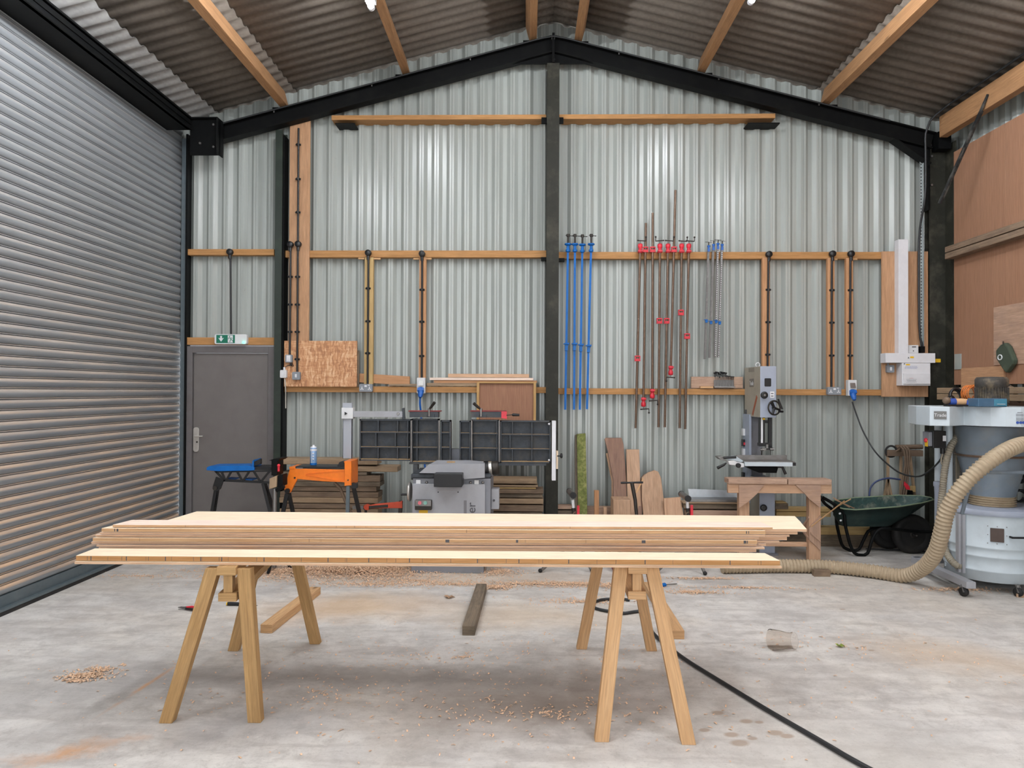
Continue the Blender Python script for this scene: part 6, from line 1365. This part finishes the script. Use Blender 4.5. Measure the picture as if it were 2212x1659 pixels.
mb=MB(); mb.lathe([(.0,-.02),(.03,-.05),(.035,-.03),(.09,-.02),(.112,-.034),(.116,0),(.112,.034),(.09,.02),(.0,.02)],wc,(0,1,0),28); part('hub',mb,paint('dark_dusty_hub','2c2622',.6,dirt='5a4c3e',amt=.6),wh)
mb=MB(); mb.cyl(wc-V(0,.09,0),wc+V(0,.09,0),.008,8); part('axle',mb,M['steel'],wh)
# second tyre lying behind
mb=MB(); w2=wc+V(-.12,.20,.0); mb.lathe([(.11,-.03),(.15,-.045),(.18,-.03),(.188,0),(.18,.03),(.15,.045),(.11,.03)],w2,(0,1,0),30); build('spare_tyre',mb,M['rubber'],label='dark spare tyre standing behind the barrow wheel',cat='tyre')
# ---------------------------------------------------------------- dusty roller stand with hoses behind the barrow
t=thing('roller_stand','dusty brown roller stand behind the wheelbarrow, straps slung over it','roller stand',Vector((P(1955,1150,7.45).x,7.45,0)))
for (a_,b_) in (((1914,982),(1935,977)),((1935,966),(1992,965))):
    mb=MB(); mb.cyl(P(a_[0],a_[1],7.47),P(b_[0],b_[1]+0,7.47),.024,14); part('roller',mb,M['brown_strap'],t)
mb=MB(); a=P(1915,988,7.46); b=P(1992,984,7.46); mb.box(a.x,b.x,7.44,7.50,P(1950,986,7.42).z,P(1950,973,7.42).z); part('roller_frame',mb,M['brown_strap'],t,.002)
for p,q in (((1918,985),(1918,1165)),((1946,985),(1946,1165)),((1965,983),(1978,1090)),((1918,1035),(1908,1085)),((1918,1035),(1928,1085))):
    mb=MB(); mb.beam(P(*p,7.47),P(*q,7.47),.022,.02,(1,0,0)); part('leg',mb,M['old_pale'],t)
mb=MB(); q=P(1925,975,7.46); mb.tube([q+V(.055*math.cos(k*.349),0,.055*math.sin(k*.349)) for k in range(18)],.010,8,closed=True); build('cable_coil',mb,M['rubber'],label='small black coil hung on the left roller behind the barrow',cat='coil')
for i,dx in enumerate((-3,7,17)):
    pts=[P(1944-dx*.5,975,7.42),P(1946+dx*.6,963,7.36),P(1954+dx*.6,972,7.35),P(1957+dx*.4,1000,7.36),P(1952+dx*.5,1040,7.37),P(1948+dx*.5,1072,7.38)]
    mb=MB(); mb.tube(crom(pts,.03),.010,6); build('strap',mb,M['brown_strap'],label=('left one','middle one','right one')[i]+' of three dusty straps slung over the roller stand behind the barrow',cat='strap',group='dusty straps')
mb=MB(); mb.tube(crom([P(1878,1074,7.4),P(1880,1055,7.4),P(1893,1040,7.4),P(1918,1033,7.4),P(1945,1036,7.4)],.03),.009,8); build('blue_hose',mb,paint('blue_hose','3a466c',.5),label='thin blue hose arching up behind the wheelbarrow tray',cat='hose')
mb=MB(); prismP(mb,[(1954,1040),(1963,1048),(1967,1058),(1959,1058),(1953,1048)],7.36,.03); build('red_tool',mb,M['red'],bev=.003,label='small red tool standing behind the barrow tray',cat='tool')
mb=MB(); prismP(mb,[(1966,1050),(1978,1050),(1978,1063),(1966,1063)],7.42,.03); build('timber_block',mb,M['batten_pale'],bev=.003,label='little yellowish block right of the red tool behind the barrow',cat='block')
mb=MB(); prismP(mb,[(1952,1058),(1972,1060),(1974,1095),(1950,1095)],7.40,.03); build('dark_bag',mb,M['black'],bev=.003,label='dark bag shape under the red tool behind the barrow',cat='bag')

# ---------------------------------------------------------------- dust collector
DX=P(2146,1100,6.0).x; DY=6.02
t=thing('dust_collector','large pale dust collector with round drum, grey funnel and motor at the right edge','dust collector',Vector((DX,DY,0)))
R_=.335
zt=P(2146,1105,DY-R_).z; zb=.085
mb=MB(); mb.lathe([(R_*.97,zb),(R_,zb+.005),(R_,.16),(R_+.006,.165),(R_+.006,.175),(R_,.18),(R_,.27),(R_+.006,.275),(R_+.006,.285),(R_,.29),(R_,.34),(R_+.006,.345),(R_+.006,.355),(R_,.36),(R_,zt-.03)],(DX,DY,0),(0,0,1),48)
dr=part('drum',mb,M['drum'],t)
mb=MB(); mb.lathe([(R_+.018,zt-.045),(R_+.020,zt-.04),(R_+.020,zt-.01),(R_+.01,zt),(.0,zt+.003)],(DX,DY,0),(0,0,1),48); part('drum_lid',mb,M['mach_blue'],t)
# window and handle on the drum (toward the camera)
def ondrum(px,py,r=R_):
    # point on the drum surface seen at a pixel
    ry=ray(px,py); ox,oy=CAM.x-DX,CAM.y-DY; A=ry.x**2+ry.y**2; B=2*(ox*ry.x+oy*ry.y); C=ox*ox+oy*oy-r*r; k=(-B-math.sqrt(max(0,B*B-4*A*C)))/(2*A); p=CAM+ry*k; n_=Vector((p.x-DX,p.y-DY,0)).normalized(); return p,n_
p,n_=ondrum(2154,1156); s_=Vector((-n_.y,n_.x,0)); mb=MB(); mb.obox(p+n_*.002,s_*.09,n_*.012,(0,0,.105)); part('window',mb,paint('brown_window','4a3c36',.2),dr,.002)
mb=MB()
for i in (-1,0,1):
    for k in (-1,0,1):
        if i or k: mb.ball(p+n_*.004+s_*.062*i+V(0,0,.066*k),.004,4)
part('rivets',mb,M['steel'],dr)
p,n_=ondrum(2202,1160); s_=Vector((-n_.y,n_.x,0)); mb=MB(); mb.obox(p+n_*.035,s_*.16,n_*.012,(0,0,.014)); mb.obox(p+n_*.017+s_*.07,s_*.012,n_*.04,(0,0,.014)); mb.obox(p+n_*.017-s_*.07,s_*.012,n_*.04,(0,0,.014)); part('drum_handle',mb,M['blk_plastic'],dr,.002)
# funnel and flexible collar
zc=P(2146,1075,DY-.16).z
mb=MB(); mb.lathe([(.165,zc),(.175,zc+.05),(.255,P(2146,975,DY).z),(.255,P(2146,920,DY).z)],(DX,DY,0),(0,0,1),40); part('funnel',mb,M['funnel'],t)
mb=MB(); mb.lathe([(.262,P(2146,985,DY).z),(.264,P(2146,985,DY).z+.008),(.262,P(2146,985,DY).z+.016)],(DX,DY,0),(0,0,1),40); part('funnel_band',mb,M['iron'],t)
z=zt; mb=MB(); pr=[]
while z<zc: pr+=[(.156,z),(.158,z+.006),(.170,z+.009),(.158,z+.012),(.156,z+.018)]; z+=.018
mb.lathe(pr,(DX,DY,0),(0,0,1),32); part('flexible_collar',mb,M['hose'],t)
# top housing: flat box with rounded plan
z0=P(2060,922,5.62).z; z1=P(2060,879,5.62).z
xl=P(2013,900,5.75).x; mb=MB()
pl=[(xl,5.98),(xl,5.78),(xl+.12,5.72)]
for k in range(0,11): a_=math.radians(200+k*14); pl.append((DX+.06+.40*math.cos(a_),DY-.02+.40*math.sin(a_)))
pl+=[(DX+.30,6.3),(xl+.1,6.30)]
pl=[(x,y) for x,y in pl if x<4.18]
mb.prism([(x,y,z0) for x,y in pl],(0,0,z1-z0)); part('top_housing',mb,M['drum'],t,.004)
q=P(2032,897,5.70); pn=Vector((0,-1,0)); mb=MB(); 
pA,pB=Vector((xl+.005,5.78-.003,0)),Vector((xl+.12,5.72-.003,0)); dd=(pB-pA); dn=Vector((dd.y,-dd.x,0)).normalized(); mid=pA.lerp(pB,.5); mid.z=P(2033,897,5.74).z
mb.obox(mid+dn*.002,dd.normalized()*.085,dn*.003,(0,0,.062)); lp=part('logo_plate',mb,paint('grey_logo_plate2','6a6a68',.5),t)
text('lettering','Trade',M['offwhite'],lp,mid+dn*.0045,.036,dd.normalized(),(0,0,1),sx=.95)
# instruction label at the right
def onhouse(px,py):
    r=.40; ry=ray(px,py); cx_,cy_=DX+.06,DY-.02; ox,oy=CAM.x-cx_,CAM.y-cy_; A=ry.x**2+ry.y**2; B=2*(ox*ry.x+oy*ry.y); C=ox*ox+oy*oy-r*r; k=(-B-math.sqrt(max(0,B*B-4*A*C)))/(2*A); p=CAM+ry*k; n_=Vector((p.x-cx_,p.y-cy_,0)).normalized(); return p,n_
mb=MB()
for i,py in enumerate((891,895,898,903,906,909)):
    p,n_=onhouse(2203,py); s_=Vector((-n_.y,n_.x,0)); mb.obox(p+n_*.001,s_*(.05 if i else .035),n_*.002,(0,0,.004))
part('label_text',mb,M['mach_dark'],t)
for px in (2198,2205,2211):
    p,n_=onhouse(px,913); mb=MB(); mb.cyl(p+n_*.0,p+n_*.003,.010,14); part('label_symbol',mb,M['blue_print'],t)
# motor
mz=z1; mx,my=DX+.0,DY-.0
mb=MB(); mb.lathe([(.115,mz),(.115,mz+.02),(.108,mz+.025),(.108,mz+.155),(.118,mz+.16),(.118,mz+.215),(.105,mz+.235),(.0,mz+.24)],(mx,my,0),(0,0,1),36); mo=part('motor',mb,M['motor'],t)
mb=MB()
for k in range(36):
    a_=2*math.pi*k/36; c_=Vector((mx+.111*math.cos(a_),my+.111*math.sin(a_),mz+.09)); mb.obox(c_,Vector((math.cos(a_),math.sin(a_),0))*.018,Vector((-math.sin(a_),math.cos(a_),0))*.004,(0,0,.125))
part('cooling_fins',mb,M['motor'],mo)
# frame: base bars, castors, posts
def dbar(name,p,q,w_,h_,m_='mach_blue',lab=None): mb=MB(); mb.beam(p,q,w_,h_,(0,0,1)); return part(name,mb,M[m_],t,.002,label=lab)
f0=P(1990,1215,6.35); f1=P(2098,1252,5.62); f0=Vector((f0.x,6.45,.10)); f1=Vector((P(2098,1247,5.60).x,5.60,.10))
dbar('base_bar',f0,f1,.05,.07,'mach'); dbar('base_bar',Vector((4.08,6.5,.10)),Vector((4.08,5.62,.10)),.05,.06,'mach'); dbar('base_cross_bar',Vector((f0.x-.02,6.45,.10)),Vector((4.1,6.45,.10)),.05,.06,'mach')
def castor(p,lab=None):
    mb=MB(); mb.lathe([(.010,-.014),(.034,-.013),(.036,0),(.034,.013),(.010,.014)],p+V(0,0,.037),(1,.4,0),18); c_=part('castor_wheel',mb,M['rubber'],t)
    mb=MB(); mb.beam(p+V(.0,-.02,.037),p+V(0,.01,.09),.034,.006,(1,0,0)); mb.cyl(p+V(0,.005,.07),p+V(0,.005,.09),.012); part('castor_fork',mb,M['steel'],c_)
castor(Vector((f1.x-.02,5.66,0))); castor(Vector((P(2192,1280,5.70).x,5.66,0))); castor(Vector((f0.x+.02,6.40,0)))
for px,Y,mm,r in ((2049,6.1,'drum',.030),(2027,6.35,'drum',.030)):
    x=P(px,1000,Y).x; mb=MB(); mb.cyl((x,Y,.13),(x,Y,z0),r,18); part('frame_post',mb,M[mm],t)
x=P(2070,1000,6.2).x; mb=MB(); mb.box(x-.012,x+.012,6.2,6.22,.13,z0); part('flat_strut',mb,M['old_pale'] if 0 else M['hose_grey'],t)
x=P(2073,1160,5.9).x; mb=MB(); mb.box(x-.02,x+.0,5.88,5.92,.13,P(2073,1110,5.9).z); mb.box(x+.003,x+.022,5.86,5.9,.13,P(2073,1110,5.9).z); part('drum_guide',mb,M['mach'],t)
x=P(2185,1000,6.2).x; mb=MB(); mb.box(x-.015,x+.03,6.2,6.24,zt,P(2185,925,6.2).z); part('rear_strut',mb,M['mach_blue'],t)
# perforated filter behind
mb=MB(); x0,x1=P(2058,1000,6.35).x,P(2097,1000,6.35).x; mb.lathe([(.13,.3),(.13,z0)],((x0+x1)/2+.03,6.42,0),(0,0,1),24); part('filter_cartridge',mb,paint('perforated_filter','6c6c68',.6,dirt='4a4a46',amt=.8,scale=60),t)
# lifting handle in front
mb=MB(); pts=[P(2078,1110,5.62),P(2091,1062,5.58),P(2106,1026,5.55),P(2112,1021.5,5.55),P(2125,1020.5,5.55),P(2240,1021,5.55)]
mb.tube(crom(pts,.03),.014,10); part('lift_handle',mb,M['funnel'],t,label='bent grey tubular handle')
# control box
cb=P(2024,948,6.0); a=P(2010,968,6.0); b=P(2036,931,6.0)
mb=MB(); mb.box(a.x+.02,b.x+.03,6.0,6.12,a.z,b.z); sw=part('switch_box',mb,M['blk_plastic'],t,.004)
mb=MB(); mb.box(a.x-.005,a.x+.02,6.01,6.11,a.z+.015,b.z-.01); part('switch_cover',mb,M['mach_dark'],sw,.003)
mb=MB(); q=P(2006,951,6.05); mb.lathe([(.012,.015),(.018,.01),(.018,-.004),(.010,-.01)],(a.x-.012,6.05,q.z),(1,0,0),14); part('stop_button',mb,M['red'],sw)
mb=MB(); mb.box(a.x-.008,a.x-.003,6.03,6.07,q.z-.05,q.z-.0); part('button_plate',mb,M['yellow'],sw)
q=P(2040,947,5.998); mb=MB(); mb.box(q.x-.012,q.x+.014,5.998,6.0,q.z-.022,q.z+.022); part('switch_label',mb,M['white'],sw)
mb=MB(); mb.cyl(P(2036,968,6.06),P(2036,980,6.06),.018,10); part('cable_gland',mb,M['blk_plastic'],sw)
mb=MB(); mb.tube(crom([P(2036,980,6.06),P(2033,995,6.06),P(2037,1006,6.06),P(2045,1002,6.1),P(2045,980,6.12)],.02),.007,8); part('looped_lead',mb,M['hose_grey'],t)
# grey downpipe left
x=P(2028,1060,6.3).x; mb=MB(); mb.tube([(x,6.28,P(2028,1050,6.3).z),(x+.02,6.28,.3)],.045,14); mb.lathe([(.05,-.02),(.052,0),(.05,.02)],(x,6.28,P(2028,1045,6.3).z),(0,0,1),16); part('downpipe',mb,M['mach_blue'],t)
# ---- ribbed hoses
def ribbed_hose(name,pts,r,pitch,mat,label,amp=.07,n=18,parent=None):
    c=crom(pts,pitch/8); L=0; out=[];rr=[]; prev=c[0]
    for q in c: L+=(q-prev).length; prev=q; out.append(q); rr.append(r*(1-amp+2*amp*abs(math.cos(math.pi*L/pitch))**3))
    mb=MB(); mb.tube(out,rr,n); return part(name,mb,M[mat],parent,label=label) if parent else build(name,mb,M[mat],label=label,cat='hose')
hp_=[Vector((P(1560,1222,6.30).x,6.30,.058)),Vector((P(1690,1214,6.35).x,6.35,.058)),Vector((P(1790,1216,6.33).x,6.33,.058)),Vector((P(1880,1225,6.2).x,6.2,.058)),Vector((P(1950,1233,6.05).x,6.05,.058)),P(1992,1228,5.90),P(2020,1195,5.72),P(2034,1150,5.62),P(2045,1105,5.56),P(2075,1055,5.50),P(2120,1010,5.46),P(2165,978,5.48),P(2200,962,5.56),P(2225,958,5.72)]
ribbed_hose('extraction_hose',hp_,.055,.030,'hose','wide dusty ribbed hose snaking along the floor and up to the dust collector',.085)
h2=[P(2083,940,6.2),P(2070,942,6.12),P(2056,960,6.06),P(2047,985,6.04),P(2040,1020,6.04),P(2036,1060,6.05),P(2031,1110,6.05),P(2033,1150,6.05),P(2045,1195,6.0),P(2062,1218,5.9),P(2075,1224,5.9)]
ribbed_hose('thin_hose',h2,.026,.019,'hose_grey','narrower grey ribbed hose',.08,12,t)
# small wedge under the wide hose
a=P(1753,1237,6.28); b=P(1788,1222,6.28); mb=MB(); mb.box(a.x,b.x,6.22,6.27,0,.055); build('timber_offcut',mb,M['old'],bev=.003,label='small dark offcut wedged against the wide hose on the floor',cat='board')
mb=MB(); a=G(1995,1215); mb.obox((a.x,a.y,.02),(.07,0,0),(0,.08,0),(0,0,.04)); build('timber_offcut',mb,M['grey_box'],bev=.002,label='little grey block on the floor behind the bend of the wide hose',cat='board')
a=G(2200,1288); mb=MB(); mb.obox((a.x+.05,a.y-.03,.014),(.16,-.03,0),(.01,.04,0),(0,0,.026)); build('timber_offcut',mb,M['slab'],bev=.002,label='small brown offcut on the floor under the drum at the right edge',cat='board')
# ---------------------------------------------------------------- things on top of the dust collector
zc_=z1
def top(px,py,Y): q=P(px,py,Y); return q
t=thing('sanding_block','blue plastic box with a handle standing on the dust collector','box',Vector((P(2143,880,5.66).x,5.72,zc_)))
a=P(2113,880,5.66); b=P(2176,862,5.66); mb=MB(); mb.box(a.x,b.x,5.66,5.80,zc_+.001,zc_+.001+(b.z-a.z)); bxx=part('case',mb,paint('slate_blue_plastic','3c5c76',.5,dirt='5c7488',amt=.5),t,.006)
mb=MB(); c_=P(2147,870,5.66); mb.box(c_.x,b.x-.005,5.655,5.66,zc_+.006,zc_+(b.z-a.z)-.006); part('front_panel',mb,paint('teal_plastic','3f7c94',.5),t,.002)
mb=MB(); mb.box(c_.x+.02,b.x-.02,5.65,5.656,zc_+.02,zc_+.024); part('latch_line',mb,M['drum'],t)
t=thing('angle_grinder','blue and cream grinder with brown end lying on the dust collector','grinder',Vector((P(2075,878,5.82).x,5.82,zc_)))
mb=MB(); y=5.82; q=[Vector((P(x,870,y).x,y,zc_+.036)) for x in (2042,2050,2063,2078,2090,2110)]
mb.tube([q[1],q[2]],[.026,.028],12); part('blue_body',mb,M['blue_print'],t)
mb=MB(); mb.tube([q[2],q[3],q[4]],[.026,.028,.022],12); part('cream_body',mb,M['concrete_lump'],t)
mb=MB(); mb.ball(q[0]+V(.01,0,.01),.030,8); part('brown_knob',mb,M['brown_strap'],t)
mb=MB(); mb.obox(q[4]+V(.015,-.02,-.008),(.07,0,0),(0,.03,0),(0,0,.045)); gb_=part('blue_head',mb,M['blue_print'],t,.006)
mb=MB(); mb.obox(q[4]+V(.0,-.037,-.006),(.022,0,0),(0,.004,0),(0,0,.03)); part('white_label',mb,M['white'],t)
mb=MB(); mb.obox(q[2]+V(0,-.01,-.028),(.16,0,0),(0,.06,0),(0,0,.014)); part('dark_base',mb,M['blk_plastic'],t,.002)
# cords hanging from the ledge
def coil(name,cx_,cy_,Y,rx_,rz_,turns,r,mat,label,dy=.012,cat='cord',X=None):
    pts=[]; c_=P(cx_,cy_,Y); n_=turns*22
    for i in range(n_):
        a_=2*math.pi*i/22; k=1+.06*math.sin(i*.7); pts.append(c_+V(rx_*k*math.cos(a_)+.004*math.sin(i*.3), dy*i/22-.5*dy*turns, rz_*k*math.sin(a_)-(.01*(i/22)/turns)))
    mb=MB(); mb.tube(pts,r,6); return build(name,mb,M[mat],label=label,cat=cat)
coil('orange_cord',2098,848,6.38,.055,.065,9,.0042,'cord_orange','bundle of orange cord hanging behind the dust collector motor',.014)
t=thing('ear_defenders','black headband of ear defenders hung on the ledge','ear defenders',P(2068,855,6.45))
c_=P(2068,858,6.45); mb=MB(); mb.tube([c_+V(.055*math.cos(k*.2244),0.02*math.sin(k*.2),.075*math.sin(k*.2244)) for k in range(15)],.012,8); part('headband',mb,M['blk_plastic'],t)
mb=MB(); mb.tube([c_+V(.045*math.cos(k*.2244),0.03+0.02*math.sin(k*.2),.065*math.sin(k*.2244)) for k in range(15)],.010,8); part('inner_band',mb,M['rubber'],t)
mb=MB(); mb.lathe([(.03,-.02),(.036,-.01),(.036,.01),(.03,.02)],c_+V(.055,.01,-.02),(1,0,0),14); part('ear_cup',mb,M['blk_plastic'],t); mb=MB(); mb.lathe([(.03,-.02),(.036,-.01),(.036,.01),(.03,.02)],c_+V(-.05,.01,-.02),(1,0,0),14); part('ear_cup',mb,M['blk_plastic'],t)
mb=MB(); mb.tube(crom([P(2176,842,6.35),P(2184,836,6.35),P(2192,846,6.34),P(2197,862,6.34),P(2206,868,6.34),P(2212,869,6.34)],.02),[.018]*99 if 0 else .017,8); build('brown_strap',mb,M['brown_strap'],label='dusty brown strap hanging right of the motor',cat='strap')
# ---------------------------------------------------------------- plywood wall details and the hanging pouch
XQ=XP
def onwall(px,py,d=0.0): return PX(px,py,XQ-d)
a=onwall(2048,795,.02); b=onwall(2168,830,.02)
mb=MB(); ya=7.15; yb=onwall(2168,810,.02).y; z0_=onwall(2045,838,.02).z; z1_=P(2045,797,7.15).z
mb.box(XQ-.02,XQ-.002,yb,ya,1.605,1.79); build('plywood_offcut',mb,M['ply'],bev=.001,label='wide plywood offcut standing on the ledge behind the motor',cat='board')
pA=onwall(2075,660,.004); mb=MB(); y2=onwall(2147,700,.004).y
mb.box(XQ-.007,XQ-.001,YF+5,y2,1.80,onwall(2150,664).z+.0); build('hardboard_sheet',mb,M['ply_old'],label='dull pinkish board fixed over the plywood wall at the right edge',cat='board')
a=onwall(2050,799,.006); b=onwall(2076,764,.006)
mb=MB(); mb.box(XQ-.008,XQ-.001,b.y,7.28,a.z,b.z); build('pale_plate',mb,M['sheet'],label='pale sheet patch at the bottom corner of the plywood wall',cat='plate')
t=thing('canvas_pouch','dark olive canvas pouch hanging on the plywood wall','pouch',onwall(2170,790,.05))
q=onwall(2168,770,.03)
mb=MB(); pts=[onwall(x,y,.06) for x,y in ((2150,757),(2160,745),(2168,740),(2176,748),(2188,778),(2186,786),(2172,806),(2164,796),(2151,775))]
mb.prism(pts,(.048,0,0)); part('pouch_body',mb,M['canvas'],t,.012)
mb=MB(); q=onwall(2160.5,772,.062); mb.tube([q+V(-.002,.028*math.cos(k*.5236),.022*math.sin(k*.5236)) for k in range(12)],.005,6,closed=True); part('metal_eyelet',mb,M['offwhite'],t)
mb=MB(); mb.cyl(onwall(2167,742,.07),onwall(2167,738,.0),.006); part('hook',mb,M['iron_dark'],t)
# clutter seen through the collector frame: coiled leads low on the right wall
for i,(px,py,m_,l) in enumerate(((2200,1000,'red','coil of red lead behind the funnel at the right edge'),(2196,1030,'cable','upper coil of black lead behind the funnel at the right edge'),(2200,1070,'cable','lower coil of black lead behind the funnel at the right edge'))):
    coil('cable_coil',px,py,6.35,.07,.05,4,.008,m_,l,.02,'coil')
mb=MB(); mb.tube(crom([Vector((P(x,y,7.3).x,7.3 - k*.03,.012)) for k,(x,y) in enumerate(((1870,1178),(1900,1184),(1940,1190),(1975,1192),(2000,1186),(2015,1180)))],.04),.007,6); build('floor_cable',mb,M['cable'],label='thin black cable on the floor under the wheelbarrow',cat='cable')
